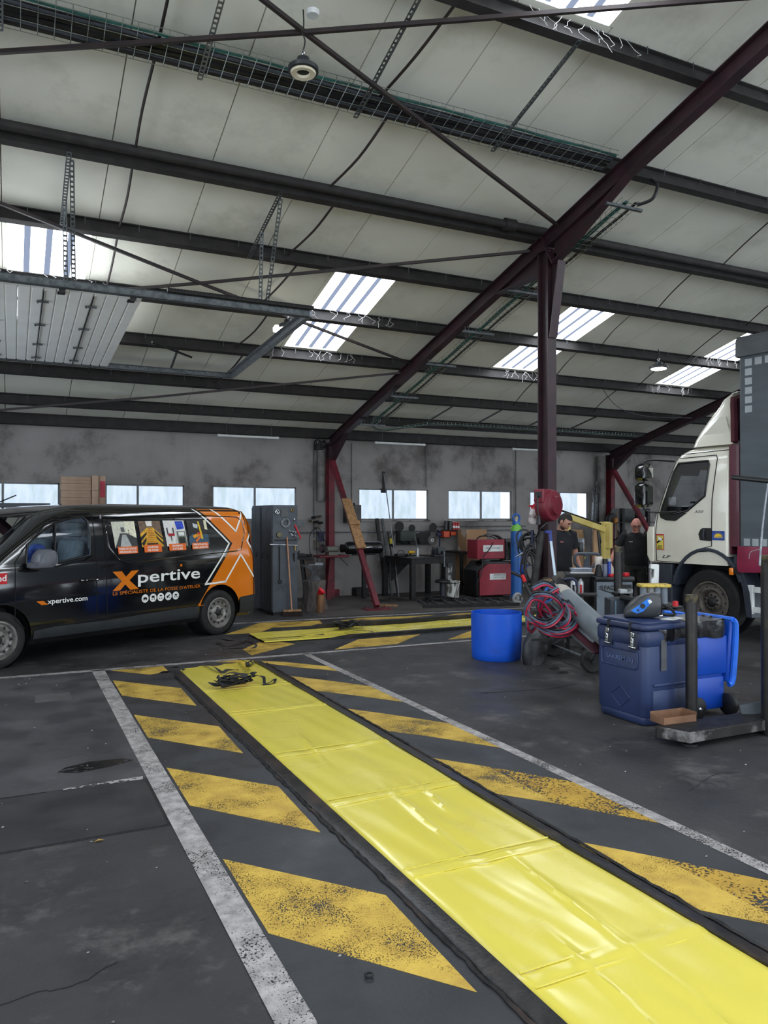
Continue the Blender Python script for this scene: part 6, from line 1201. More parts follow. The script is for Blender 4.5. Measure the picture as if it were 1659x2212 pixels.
# blue gas cylinder
gc = onz(1117,1297); gz = hh(1130)
t = thing('gas_cylinder', 'tall blue gas cylinder with green shoulder and blue guard ring, right of the welder', 'gas cylinder', loc=(gc.x,gc.y,0))
bl = mat('cylinder_blue', (30,92,166), (26,80,146), rough=.4, scale=3, c3=(18,40,72), s3=2); d_ = Vector((_sy,_cy)).dot(Vector((gc.x,gc.y))); zz = lambda py: EYE+(1117-py)/1665*d_; r_ = .115
obj('shell', MB().lathe([(.0,.06),(r_,.06),(r_,zz(1147)),(r_*.99,zz(1145))], (gc.x-.02,gc.y,0), 'Z', 28, cap=False), bl, t, world=True)
obj('green_shoulder', MB().lathe([(r_,zz(1147)),(r_*.98,zz(1142)),(r_*.8,zz(1136)),(r_*.5,zz(1133)),(r_*.4,zz(1130))], (gc.x-.02,gc.y,0), 'Z', 28, cap=False), mat('cylinder_green', (118,190,74), (100,170,62), rough=.35), t, world=True)
obj('guard', MB().torus((gc.x-.02,gc.y,zz(1119)), .085, .022, 'Y', 24, 8).cyl((gc.x-.02-.07,gc.y,zz(1131)),(gc.x-.02+.07,gc.y,zz(1131)),.05,seg=14).cyl((gc.x-.02,gc.y,zz(1113)),(gc.x-.02,gc.y,zz(1109)),.03,seg=10), mat('guard_blue', (34,96,180), rough=.4), t, world=True)
obj('valve', MB().cyl((gc.x-.02,gc.y,zz(1131)),(gc.x-.02,gc.y,zz(1119)),.03,seg=10).ball((gc.x-.02,gc.y,zz(1119)),.035), mat('valve_cream', (178,170,150), rough=.4), t, world=True)
obj('diamond_label', MB().add([(gc.x-.02,gc.y-.118,zz(1193)),(gc.x+.015,gc.y-.118,zz(1197)),(gc.x-.01,gc.y-.118,zz(1202)),(gc.x-.05,gc.y-.118,zz(1198))],[(0,1,2,3)]), white_pl, t, world=True, flat=True)
# cylinder trolley wheel, hose coil on it
wq = onz(1118,1306); obj('trolley_wheel', MB().torus((wq.x,wq.y,.12), .095, .03, 'Y', 24, 10).lathe([(.0,-.02),(.02,-.03),(.03,-.01),(.075,-.005),(.085,.01)], (wq.x,wq.y,.12), 'Y', 24, cap=False), mat('pale_wheel', (150,150,150), (60,60,60), rough=.5, lo=.5, hi=.55), label='small trolley wheel with a grey hub at the foot of the blue cylinder', cat='wheel')
def coil(c, r, ax, n, tr, m, name, label, cat, sy=1.3, seed=1, parent=None):
    t = thing(name, label, cat, loc=tuple(c)); rd = random.Random(seed); c = Vector(c)
    for k in range(n):
        rr = r*rd.uniform(.72,1.08); of = Vector((rd.uniform(-.03,.03), rd.uniform(-.05,.05), rd.uniform(-.04,.04))); ph_ = rd.uniform(0,1)
        pts = []
        for i in range(20):
            a = 2*math.pi*i/20; u, v = rr*math.cos(a), rr*sy*math.sin(a); pts.append(c+of+Vector(ax)*u+Vector((0,0,1))*v+Vector((0,-1,0))*.02*math.sin(a*2+ph_*6))
        obj('hose_turn', MB().tube(pts, tr, 7, closed=True), m, t, world=True)
    return t
ch = att(1138,1172,10.3); rtv = Vector((_cy,-_sy,0))
coil(ch, .100, rtv*1.0, 9, .011, mat('hose_black', (26,26,29), (44,44,48), rough=.45), 'hose_coil', 'coiled black hoses hanging between blue cylinder and column', 'hose', 1.45)
q = att(1150,1145,10.15); obj('torch_holder', MB().cyl(q,q+Vector((0,0,-.15)),.024,.016,10).cyl(q+Vector((0,0,-.14)),q+Vector((0,0,-.26)),.010,seg=8), mat('navy_plastic', 0), label='dark blue torch standing by the black hose coil', cat='torch')
obj('hose_hanger', MB().cyl(att(1132,1162,10.25),att(1166,1158,10.08),.02,seg=10).cyl(att(1131,1163,10.25),att(1136,1162,10.25),.032,seg=10), black_pl, label='short black arm sticking out from the column at hose height', cat='arm')
# bench left of welder with cardboard
t = thing('side_table', 'black steel table frame with cardboard boxes behind the welder', 'table', loc=(9.9,15.2,0)); a, c = ph(996,1190,14.9), ph(1130,1190,14.9)
obj('top', MB().box(a.x,c.x,14.9,15.8,.92,.96), steel_dark, t, world=True, flat=True)
for x in (a.x,c.x-.06): 
    for y in (14.9,15.72): obj('leg', MB().box(x,x+.06,y,y+.06,0,.92), steel_dark, t, world=True, flat=True)
obj('lower_shelf', MB().box(a.x,c.x,14.95,15.75,.2,.23), steel_dark, t, world=True, flat=True)
def box_px(px0, px1, py0, py1, Y, dep, z0, label, m=card_m):
    a = ph(px0,py0,Y); c = ph(px1,py1,Y); return carton('cardboard_box', a.x, c.x, Y, Y+dep, z0 if z0 is not None else c.z, a.z, label, m=m)
box_px(1008,1052,1144,1190,15.2,.4,.96,'upright cardboard box with a white smear, left of the welder', mat('stained_cardboard', (160,124,92), (184,170,156), rough=.85, scale=3, lo=.5, hi=.6))
box_px(1008,1040,1194,1245,15.1,.5,.23,'large brown cardboard box under the black table')
box_px(1096,1124,1183,1200,14.95,.4,.96,'low cardboard box between welder and blue cylinder')
obj('tape_roll_pack', MB().rbox(ph(1100,1183,15.1).x,ph(1116,1183,15.1).x,15.05,15.3,ph(1100,1183,14.95).z,ph(1100,1172,15).z,.03), mat('clear_wrap', (206,212,216), rough=.3), label='crumpled clear wrap lying on the low cardboard box', cat='wrap')
mb = MB(); q = onz(1019,1278); 
t = thing('wire_basket', 'small basket trolley with wire spools left of the welder', 'trolley', loc=tuple(q))
obj('spool', MB().torus((q.x,q.y+.2,.42), .13, .05, 'X', 20, 8).torus((q.x+.1,q.y+.2,.42), .13, .05, 'X', 20, 8), mat('grey_plastic_spool', (104,104,104), rough=.6), t, world=True); obj('shelf', MB().box(q.x-.25,q.x+.25,q.y,q.y+.4,.20,.23), steel_dark, t, world=True, flat=True)
for dx in (-.2,.2): obj('castor', MB().cyl((q.x+dx,q.y+.04,.05),(q.x+dx,q.y+.08,.05),.05,seg=12).box(q.x+dx-.01,q.x+dx+.01,q.y+.05,q.y+.07,.05,.2), black_rub, t, world=True)
# ------------------------------------------------------------------ things on and around the middle column
def depth_h(t, py): return EYE+(1117-py)/1665*t
t = thing('cable_reel', 'big round dark red cable reel mounted on the middle column', 'cable reel', loc=tuple(att(1185,1092,9.6)))
rc = att(1186,1092,9.55); rm = mat('reel_red', (112,26,42), (98,22,36), rough=.5, scale=3)
RM = Matrix.Translation(rc) @ Matrix.Rotation(R(-2),4,'Z') @ Matrix.Rotation(R(0),4,'X')
# drum housing: axis turned so its round face looks right of the viewer
DM = Matrix.Translation(rc) @ Matrix.Rotation(R(-73),4,'Z')
obj('drum', MB(DM).lathe([(.0,.10),(.125,.10),(.135,.085),(.18,.075),(.198,.045),(.2,-.05),(.185,-.085),(.0,-.09)], (.0,0,0), 'X', 40), rm, t, world=True)
obj('drum_face', MB(DM).lathe([(.118,.098),(.108,.128),(.0,.134)], (0,0,0), 'X', 32, cap=False), rm, t, world=True)
obj('mount_block', MB(DM).rbox(-.085,.06,-.205,-.02,.03,.20,.02), rm, t, world=True); obj('mouth', MB(DM).box(-.06,.035,-.210,-.203,.10,.165), black_rub, t, world=True, flat=True)
e0 = DM @ Vector((-.02,-.215,.12)); obj('cable', MB().tube(smooth_pts([e0, e0+Vector((-.02,-.03,-.06)), e0+Vector((-.015,-.03,-.20)), e0+Vector((.0,-.03,-.26))],5), .010, 6), black_pl, t, world=True)
obj('connector', MB().lathe([(.012,.04),(.02,.02),(.030,-.04),(.030,-.075),(.0,-.08)], tuple(e0+Vector((.0,-.03,-.28))), 'Z', 12), black_pl, t, world=True)
q = att(1153,1110,9.75); t = thing('sprayer', 'red and clear pressure spray bottle hung left of the reel', 'sprayer', loc=tuple(q)); SM = Matrix.Translation(q) @ Matrix.Rotation(R(10),4,'Y')
obj('bottle', MB(SM).lathe([(.0,-.14),(.03,-.135),(.055,-.10),(.058,.0),(.045,.06),(.03,.075)], (0,0,0), 'Z', 20), mat('milky_plastic', (206,198,196), (190,180,180), rough=.35), t, world=True); obj('print_band', MB(SM).lathe([(.0585,-.06),(.0585,-.015)], (0,0,0), 'Z', 20, cap=False), mat('band_print', (90,40,44), (206,198,196), rough=.4, scale=60), t, world=True)
obj('red_collar', MB(SM).lathe([(.045,.055),(.048,.085),(.03,.11),(.02,.13),(.0,.13)], (0,0,0), 'Z', 18).cyl((-.03,0,.10),(-.09,0,.085),.012,seg=8).cyl((.0,0,.12),(.045,0,.13),.014,seg=8), mat('bright_red', 0), t, world=True); obj('pump_knob', MB(SM).cyl((0,0,.13),(0,0,.17),.008,seg=8).cyl((0,0,.17),(0,0,.18),.025,seg=12), steel_dark, t, world=True)
obj('hose_down', MB().tube(smooth_pts([att(1182,1128,9.5),att(1166,1145,9.5),att(1157,1165,9.6),att(1153,1185,9.6),att(1157,1194,9.6)],6), .009, 6), black_pl, label='thin black hose from the reel curving down beside the column', cat='hose')
obj('black_pipe', MB().tube([att(1172,1148,9.55), att(1163,1200,9.6), att(1155,1262,9.65)], [.034,.04,.038], 12), mat('rubber_pipe', (36,36,36), (58,56,52), rough=.7, scale=8), label='thick black tube leaning on the left of the column', cat='tube')
t = thing('squeegee', 'pale metal pole with a blue handle leaning before the column', 'squeegee', loc=tuple(att(1200,1262,9.4))); a = att(1188,1152,9.5); c = att(1201,1258,9.4); obj('pole', MB().cyl(a.lerp(c,.14),c,.018,seg=10), mat('pale_aluminium', (190,204,216), rough=.35, metal=.5), t, world=True)
obj('blue_handle', MB().cyl(a,a.lerp(c,.16),.022,seg=10).beam(a+Vector((-.07,0,.02)),a+Vector((.02,0,.02)),.03,.03), mat('handle_blue', (40,60,140), rough=.4), t, world=True)
# small bracket shelf left of the column with a caulking gun
q = att(1140,1197,9.9); zs_ = q.z-.04; t = thing('bracket_shelf', 'small folding shelf on the left of the column with a grease gun', 'shelf', loc=tuple(q)); obj('plate', MB().beam(att(1127,1199,9.9),att(1158,1200,9.9),.22,.012), steel_dark, t, world=True, flat=True); obj('strut', MB().cyl(att(1130,1202,9.85),att(1148,1222,9.9),.008,seg=6), galv_d, t, world=True)
t = thing('grease_gun', 'black grease gun with a metal nozzle lying on the bracket shelf', 'tool', loc=tuple(q)); obj('barrel', MB().cyl(att(1124,1198,9.8)+Vector((.04,0,.02)),att(1152,1193,9.8)+Vector((0,0,.0)),.03,seg=12), black_pl, t, world=True); obj('nozzle', MB().cyl(att(1114,1203,9.8),att(1124,1198,9.8)+Vector((.04,0,.02)),.006,.016,8), galv, t, world=True)
# hanging hoses bundle below it
coil(att(1146,1226,9.75), .085, rtv, 8, .011, MATS['hose_black'], 'hose_coil', 'long black hoses drooping from the bracket left of the column', 'hose', 3.0, seed=4)
q = att(1129,1230,9.9); obj('blue_rag', MB().ball(tuple(q), .05, 10, 6, sz=1.3).tube([q+Vector((0,0,.04)), att(1140,1222,9.75)], .012, 6), mat('rag_blue', (44,86,190), rough=.8), label='small bright blue rag among the hanging hoses', cat='rag')
# torch cart handle
t = thing('cart_handle', 'black tubular handle slanting down to the hose heap', 'handle', loc=tuple(att(1128,1262,8.3))); obj('tube', MB().tube([att(1105,1236,8.4), att(1127,1246,8.35), att(1150,1294,8.2)], .018, 8), black_pl, t, world=True); obj('red_grip', MB().cyl(att(1128,1242,8.3),att(1134,1256,8.3),.02,seg=8), mat('bright_red', 0), t, world=True)
# ------------------------------------------------------------------ blue tub
tc_ = onz(1077,1430); tx, ty_ = tc_.x+.13, tc_.y+.24; d_ = _sy*tx+_cy*ty_; zt = depth_h(d_-.3, 1328)
tm = mat('tub_blue', (8,86,206), (8,76,190), rough=.45, scale=2, c3=(22,54,130), s3=1.2)
rt_ = 54/1665*d_
def ring_r(r, z): return (r, z)
obj('plastic_tub', MB().lathe([(.0,.0),(rt_*.93,.0),(rt_*.97,.02),(rt_*.985,.10),(rt_,.30),(rt_*1.005,zt-.02),(rt_,zt),(rt_*.97,zt),(rt_*.965,.12),(rt_*.9,.05),(.0,.05)], (tx,ty_,0), 'Z', 48), tm, label='bright blue open plastic tub cut from a drum, left of the hose heap', cat='tub')
obj('tub_dirt', MB().lathe([(.0,.30),(rt_*.95,.30)], (tx,ty_,0), 'Z', 24), black_rub, label='dark contents inside the blue tub', cat='waste') if False else None
# ------------------------------------------------------------------ gas bottle cart with hoses
t = thing('bottle_cart', 'tilted two-wheel cart with grey gas bottles and a heap of red and blue hoses', 'cart', loc=tuple(onz(1250,1440)))
Wn = onz(1287,1454); Wf = onz(1208,1420); ax_ = (Wn-Wf).normalized(); zw = .125
Wn = Wn+Vector((0,.06,0)); Wf = Wf+Vector((0,.12,0))
for p_, nm in ((Wn,'near'),(Wf,'far')):
    M = Matrix.Translation((p_.x,p_.y,.135)) @ Matrix.Rotation(math.atan2(ax_.y,ax_.x),4,'Z')
    w_ = obj('wheel', MB(M).lathe([(.03,-.03),(.10,-.03),(.125,-.04),(.137,-.028),(.137,.028),(.125,.04),(.10,.03),(.03,.03)], (0,0,0), 'X', 32), tyre_m, t, world=True)
    obj('wheel_disc', MB(M).lathe([(.0,.045),(.03,.045),(.035,.02),(.095,.015),(.10,.03)], (0,0,0), 'X', 28, cap=False), steel_dark, w_, world=True)
obj('axle', MB().cyl(Vector((Wf.x,Wf.y,.135)), Vector((Wn.x,Wn.y,.135)), .018, seg=8), galv_d, t, world=True)
top_l = att(1138,1262,8.0); 
b0 = att(1211,1283,7.75); b1 = att(1312,1376,7.1); dr = (b1-b0).normalized()
gm = mat('bottle_grey', (118,126,132), (100,108,114), rough=.4, scale=3, metal=.1)
def bottle(a, c, r, m, nm, cap=None):
    d = (c-a).normalized(); L_ = (c-a).length; pts = [a-d*.16, a-d*.10, a-d*.06, a, a+d*.05, c-d*.03, c]
    o = obj(nm, MB().tube(pts, [r*.35,r*.42,r*.75,r*.97,r,r,r*.9], 28), m, t, world=True)
    return o
bA = bottle(b0, b1, .108, gm, 'gas_bottle'); 
obj('white_shoulder', MB().tube([b0-dr*.165, b0-dr*.10, b0-dr*.06, b0, b0+dr*.09], [.04,.046,.083,.107,.1095], 28), mat('bottle_white', (170,166,156), (140,136,128), rough=.5), bA, world=True)
b2 = att(1196,1318,7.85); b3 = att(1292,1395,7.25); bottle(b2, b3, .095, gm, 'gas_bottle')
vb = b0-dr*.16; obj('brass_regulator', MB().ball(tuple(vb-dr*.06), .05).cyl(vb-dr*.06, vb-dr*.06+Vector((-.08,-.04,.02)), .03, seg=12), mat('brass_dark', (120,92,56), rough=.4, metal=.6), bA, world=True)
g1_ = att(1186,1284,7.8); obj('blue_regulator', MB().cyl(g1_+Vector((0,-.05,0)),g1_+Vector((0,.03,0)),.06,seg=20).ball(tuple(g1_+Vector((.09,-.01,-.03))),.05), mat('handle_blue', 0), bA, world=True)
obj('gauge', MB().cyl(att(1180,1290,7.7),att(1180,1290,7.8),.03,seg=16), mat('gauge_face', (210,214,216), rough=.2), bA, world=True)
for s in (-.13, .13):
    off = Vector((ax_.x*s, ax_.y*s, 0)); obj('frame_rail', MB().cyl(b1+off+Vector((0,0,-.13)), b0+off-dr*.35+Vector((0,0,-.13)), .02, seg=8), mat('cart_maroon', (74,28,40), (54,22,32), rough=.6), t, world=True)
obj('rear_plate', MB().prism([(0,0),(1,0)], 0, 0, 'Z') if False else MB().beam(b1+Vector((0,0,-.14)), b1-dr*.9+Vector((0,0,-.16)), .30, .02), MATS['cart_maroon'], t, world=True, flat=True)
obj('rail_brace', MB().cyl(Vector((Wf.x,Wf.y,.14)), att(1228,1372,7.7), .016, seg=6).cyl(Vector((Wn.x,Wn.y,.14)), att(1306,1378,7.0), .022, seg=6).cyl(att(1216,1362,7.9),att(1222,1388,7.9),.012,seg=6), galv_d, t, world=True)
obj('push_handle', MB().tube(smooth_pts([att(1160,1262,8.1), att(1180,1250,8.0), att(1200,1262,7.9), att(1213,1290,7.8)],6), .018, 8), black_pl, t, world=True)
obj('tool_tray', MB().beam(att(1164,1380,8.0), att(1212,1378,7.8), .25, .02).beam(att(1166,1362,8.0), att(1186,1374,7.9), .03, .03), steel_dark, t, world=True, flat=True)
# hoses: each loop a twin line, grey-blue beside red
hr = mat('hose_red', (170,34,62), (150,30,54), rough=.4); hbx = mat('hose_greyblue', (70,88,108), (56,70,88), rough=.4); hk = mat('hose_inner_black', (30,34,40), rough=.4)
HL = [[(1148,1290),(1170,1283),(1195,1290),(1212,1310),(1205,1335),(1180,1345),(1155,1338),(1140,1318)],
      [(1136,1310),(1150,1292),(1172,1300),(1190,1330),(1170,1350),(1148,1342),(1134,1330)],
      [(1150,1270),(1178,1260),(1206,1280),(1216,1312),(1200,1340),(1176,1352),(1150,1345)],
      [(1160,1300),(1185,1275),(1210,1290),(1228,1320),(1222,1345),(1195,1352),(1170,1330)],
      [(1145,1318),(1152,1340),(1175,1358),(1205,1366),(1235,1356),(1246,1335),(1236,1312),(1215,1300)],
      [(1136,1320),(1150,1345),(1178,1366),(1212,1372),(1240,1358),(1248,1338),(1238,1318)],
      [(1186,1340),(1200,1352),(1222,1354),(1240,1340),(1240,1318),(1228,1302)],
      [(1205,1268),(1175,1290),(1163,1322),(1155,1350),(1145,1362),(1138,1352),(1137,1325),(1140,1300)],
      [(1175,1280),(1190,1262),(1200,1275),(1190,1295),(1175,1300),(1168,1290)],
      [(1165,1310),(1190,1325),(1215,1318),(1228,1330),(1215,1345),(1185,1340)]]
rd = random.Random(11)
for k, h in enumerate(HL):
    dd = 7.22+.02*k; P_ = [att(x, y, dd-.10*math.sin(i*1.3+k)) for i, (x, y) in enumerate(h)]; cl = k in (0,1,3)
    pts = smooth_pts(P_, 6, cl)
    obj('twin_hose', MB().tube(pts, .011, 7, closed=cl), hbx if k != 8 else mat('bright_blue_hose', (52,110,190), rough=.4), t, world=True, label=('grey-blue' if k != 8 else 'bright blue')+' gas hose')
    if k != 8: obj('twin_hose', MB().tube([p+Vector((.012,-.004,-.017)) for p in pts], .010, 7, closed=cl), hr, t, world=True, label='red gas hose')
    if k % 2 == 0: obj('twin_hose', MB().tube([p+Vector((.02,.03,.02)) for p in pts], .010, 7, closed=cl), hk, t, world=True)
# dark bonnet-like fender behind the tub and clutter under the heap
q = att(1152,1392,9.2); q.z = 0; t = thing('scrap_hood', 'dark dented metal hood standing behind the blue tub', 'metal hood', loc=tuple(q)); c = att(1152,1392,9.2)
mb = MB(); rings = []
for i, (z, w_) in enumerate(((.0,.13),(.10,.18),(.25,.175),(.36,.13),(.43,.08),(.46,.02))): rings.append([(c.x+w_*math.cos(a)+.02*i, c.y+.10*math.sin(a)*(1-.1*i), z) for a in [2*math.pi*k/20 for k in range(20)]])
obj('shell', mb.loft(rings, cap=True), mat('dented_dark_metal', (52,52,54), (84,84,84), rough=.4, metal=.5, scale=5, lo=.5, hi=.62), t, world=True)
for px, py, L_, lab in ((1197,1446,.10,'small black bracket on the floor in front of the cart'),(1217,1454,.09,'thin grey bolt on the floor in front of the cart')): q = onz(px,py); obj('floor_scrap', MB().beam(q+Vector((-L_/2,.01,.012)),q+Vector((L_/2,-.02,.012)),.02,.02), steel_dark, label=lab, cat='scrap')
q = onz(797,2112); obj('rubber_ring', MB().torus((q.x,q.y,.012), .014, .005, 'Z', 16, 6), black_rub, label='small black ring on the floor, bottom of the picture left of the cover', cat='ring')
q = onz(214,1818); obj('dry_leaf', MB().add([(q.x-.03,q.y,.002),(q.x,q.y-.012,.012),(q.x+.03,q.y,.004),(q.x,q.y+.014,.010)],[(0,1,2),(0,2,3)]), mat('dead_leaf', (150,118,60), rough=.8), label='single dry yellow leaf by the floor joint on the left', cat='leaf')
# ------------------------------------------------------------------ bins, posts, steel beam at the right
navy = mat('bin_navy', (40,54,92), (30,42,76), rough=.45, scale=2.5, c3=(22,28,46), s3=2, bump=.15, bscale=30)
t = thing('waste_bin', 'dirty navy blue square bin with steel latches, a welding mask on its lid', 'bin', loc=(4.98,5.12,0))
x0, x1, y0, y1 = 4.735, 5.235, 4.83, 5.42; H_ = .852
obj('bin_body', MB().rbox(x0+.01,x1-.01,y0+.01,y1-.01,.0,.10,.06).rbox(x0,x1,y0,y1,.06,H_-.06,.06,5), navy, t, world=True)
obj('upper_collar', MB().rbox(x0-.012,x1+.012,y0-.012,y1+.012,H_-.20,H_-.05,.065,5), navy, t, world=True)
obj('side_ledge', MB().rbox(x0+.09,x1-.04,y0-.022,y0+.05,.33,.355,.01).rbox(x0+.08,x1-.04,y0-.018,y0+.05,.08,.30,.012), navy, t, world=True)
obj('lid', MB().rbox(x0-.02,x1+.02,y0-.02,y1+.02,H_-.05,H_-.005,.07,5).rbox(x0+.03,x1-.03,y0+.03,y1-.03,H_-.01,H_+.018,.05,4), navy, t, world=True)

for yy in (y0+.14, y0+.40): obj('lid_band', MB().box(x0-.024,x0+.0,yy,yy+.02,H_-.07,H_+.002), black_rub, t, world=True, flat=True)
for y in (y0+.115, y0+.42):
    obj('latch_recess', MB().rbox(x0-.016,x0-.006,y-.045,y+.045,H_-.22,H_-.065,.004), mat('recess_dark', (34,40,58), rough=.6), t, world=True)
    l_ = obj('latch', MB().box(x0-.035,x0-.012,y-.016,y+.016,H_-.19,H_-.12).cyl((x0-.03,y-.04,H_-.20),(x0-.03,y+.04,H_-.20),.008,seg=8).box(x0-.03,x0-.012,y-.02,y+.02,H_-.11,H_-.075), chrome, t, world=True, bevel=.003)
    obj('spring', MB().tube([(x0-.038,y+.008*math.sin(i*1.5),H_-.185+.008*i) for i in range(13)], .004, 5), chrome, l_, world=True)
fx = lambda off: (lambda u, v: Vector((x0-off, y1-u, v)))
def rect_tube(pts, r, m, nm): return obj(nm, MB().tube(pts, r, 6, closed=True), m, t, world=True)
rp = []
for cx, cz, a0 in ((y0+.12,.52,180),(y0+.12,.60,90),(y1-.13,.60,0),(y1-.13,.52,270)):
    pass
def rr2(ya, yb, za, zb_, r, x):
    o = []
    for cy, cz, a0 in ((yb-r,zb_-r,0),(ya+r,zb_-r,90),(ya+r,za+r,180),(yb-r,za+r,270)):
        for i in range(4): a = R(a0+30*i); o.append((x, cy+r*math.cos(a), cz+r*math.sin(a)))
    return o
rect_tube(rr2(y0+.08,y1-.08,.465,.615,.03,x0-.003), .010, navy, 'raised_border')
obj('embossed_text', text_mb('SAKREM (R)', .055, lambda u, v: Vector((x0-.006, y1-.14-u, v)), 0, .518, .32, bold=.01), mat('emboss_navy', (92,108,150), rough=.5), t, world=True, flat=True)
obj('raised_diamond', MB().tube([(x0-.002,y0+.28,.30),(x0-.002,y0+.40,.21),(x0-.002,y0+.28,.12),(x0-.002,y0+.17,.21)], .006, 5, closed=True).tube([(x0-.002,y0+.28,.235),(x0-.002,y0+.28,.19)], .004, 5), navy, t, world=True)
obj('tape_patch', MB().box(x0+.17,x0+.23,y0-.016,y0-.008,.46,.72), mat('grey_tape', (84,84,88), (66,66,70), rough=.5), t, world=True, flat=True)
bagm = mat('black_bin_bag', (16,16,18), (28,28,32), rough=.18, scale=14, coat=.5, bump=.8, bscale=26)
def bag(x0_, x1_, y0_, y1_, za, zb_, t_, seed=1):
    mb = MB(); n = 64; rd = random.Random(seed); rings = []
    for k, z in enumerate([za, za+(zb_-za)*.3, za+(zb_-za)*.65, zb_]):
        ring = []
        for i in range(n):
            a = 2*math.pi*i/n; cx, cy = (x0_+x1_)/2, (y0_+y1_)/2; hx, hy = (x1_-x0_)/2, (y1_-y0_)/2
            c_, s_ = math.cos(a), math.sin(a); e = 5; q_ = (abs(c_)**e+abs(s_)**e)**(-1/e)
            d = .014+.006*noise.noise(Vector((c_*9, s_*9, z*20+seed)))*2
            if k == 0: d -= .004; z2 = za+.02*noise.noise(Vector((c_*1.4, s_*1.4, seed)))*2
            else: z2 = z+.004*noise.noise(Vector((a*5,k,2)))
            ring.append((cx+c_*q_*(hx+d), cy+s_*q_*(hy+d), z2))
        rings.append(ring)
    mb.loft(rings); return obj('bin_bag', mb, bagm, t_, world=True, ang=60)
bag(x0-.0+.14, x1+.005, y0-.005, y1, H_-.16, H_-.05, t, 3)
# welding helmet and mask strap on the lid
HMx = Matrix.Translation((4.97,5.10,H_+.02)) @ Matrix.Rotation(R(-38),4,'Z') @ Matrix.Scale(.90,4) @ Matrix.Rotation(R(0),4,'X')
hlm = thing('welding_helmet', 'dark grey welding helmet with a blue dial panel on the navy bin lid', 'welding helmet', M=HMx)
hg = mat('helmet_grey', (56,58,62), (66,68,72), rough=.4, scale=3)
hr_ = []
for i, (x, z0_, z1_, w_) in enumerate(((-.17,.005,.05,.05),(-.155,.0,.095,.075),(-.11,.0,.15,.10),(-.05,.0,.20,.113),(.02,.0,.235,.12),(.09,.0,.247,.123),(.14,.012,.243,.12),(.165,.03,.235,.117))):
    cz = (z0_+z1_)/2; h_ = (z1_-z0_)/2; hr_.append([(x, w_*math.cos(a)*(abs(math.cos(a))**-.25 if abs(math.cos(a)) > .05 else 1), cz+h_*math.sin(a)) for a in [2*math.pi*k/28 for k in range(28)]])
mb = MB().loft(hr_[:], cap=False); mb.f.append(tuple(range(28))[::-1]); obj('shell', mb, hg, hlm)
obj('shell_edge', MB().tube(hr_[-1], .006, 6, closed=True), black_pl, hlm)
obj('inner_dark', MB().loft([[(x_-.012, y_*.95, z_) for x_, y_, z_ in hr_[-2]],[(x_-.05, y_*.9, z_) for x_, y_, z_ in hr_[-2]]], cap=True), black_rub, hlm)
pn = [(-.115,.075),(.045,.20),(.075,.165),(.0,.075),(-.06,.05)]
for s in (-1,): 
    f_ = lambda x, z: Vector((x, s*(interp([(-.14,.088),(-.09,.108),(-.02,.119),(.05,.124),(.12,.124)], x)+.004), z)); bp_ = obj('blue_dial_panel', decal_mb(pn, f_, .03, .03), mat('panel_blue', (22,122,226), rough=.35), hlm)
    obj('dial_knob', MB().cyl(f_(-.01,.125), f_(-.01,.125)+Vector((0,s*.014,0)), .024, seg=20), black_pl, bp_, world=False); obj('small_knob', MB().cyl(f_(-.05,.082), f_(-.05,.082)+Vector((0,s*.006,0)), .012, seg=16), MATS['navy_plastic'], bp_)
    obj('white_tab', decal_mb([(.035,.175),(.06,.19),(.08,.165),(.055,.145)], lambda x, z: f_(x, z)+Vector((0,s*.002,0)), .03), white_pl, bp_)
obj('head_strap', MB().tube(smooth_pts([(.17,-.08,.14),(.25,-.05,.10),(.30,.0,.04),(.28,.05,.02),(.2,.06,.03)],6), .014, 8), black_pl, hlm)
obj('front_window', MB(Matrix.Rotation(R(-35),4,'Y')).rbox(-.14,-.06,-.06,.06,.12,.14,.01), black_pl, hlm) if False else None
obj('paper_sheet', MB(Matrix.Translation((5.13,4.93,H_+.02)) @ Matrix.Rotation(R(20),4,'Z')).box(-.10,.12,-.07,.05,0,.002), white_pl, label='white paper under the helmet on the navy bin lid', cat='paper', flat=True)
# bright blue wheeled bin
t = thing('waste_bin', 'bright blue wheeled bin lined with a black bag, lid hanging open on the right', 'bin', loc=(5.55,5.05,0)); brt = mat('bin_bright_blue', (4,68,172), (4,60,158), rough=.4, scale=2)
x0, x1, y0, y1 = 5.31, 5.75, 4.86, 5.33; H2 = .70
rings = []
mb = MB().rbox(x0+.02,x1-.01,y0+.02,y1,.05,.34,.035,4).rbox(x0,x1,y0,y1,.36,H2,.03,4).rbox(x0+.03,x1-.02,y0+.03,y1,.30,.40,.03)
obj('bin_body', mb, brt, t, world=True)
bag(x0, x1, y0, y1, H2-.01, H2+.14, t, 8)
obj('bag_top', MB().loft([[((x0+x1)/2+(x1-x0)/2*k*math.cos(a)*(abs(math.cos(a))**4+abs(math.sin(a))**4)**-.25, (y0+y1)/2+(y1-y0)/2*k*math.sin(a)*(abs(math.cos(a))**4+abs(math.sin(a))**4)**-.25, H2+.14+z+.02*noise.noise(Vector((a*3,k*5,0)))) for a in [2*math.pi*i/40 for i in range(40)]] for k, z in ((1.02,0),(.9,-.03),(.5,-.10),(.1,-.14))], cap=True), bagm, t, world=True)
obj('rim_handle', MB().tube(smooth_pts([(x0+.0,y1+.02,H2+.14),(x0+.05,y1+.04,H2+.18),(x0+.12,y1+.04,H2+.16)],4),.022,8).tube(smooth_pts([(x0+.2,y1+.05,H2+.16),(x1-.05,y1+.03,H2+.14),(x1+.0,y1,H2+.12)],4),.016,8), mat('bin_blue_light', (36,110,226), rough=.4), t, world=True)
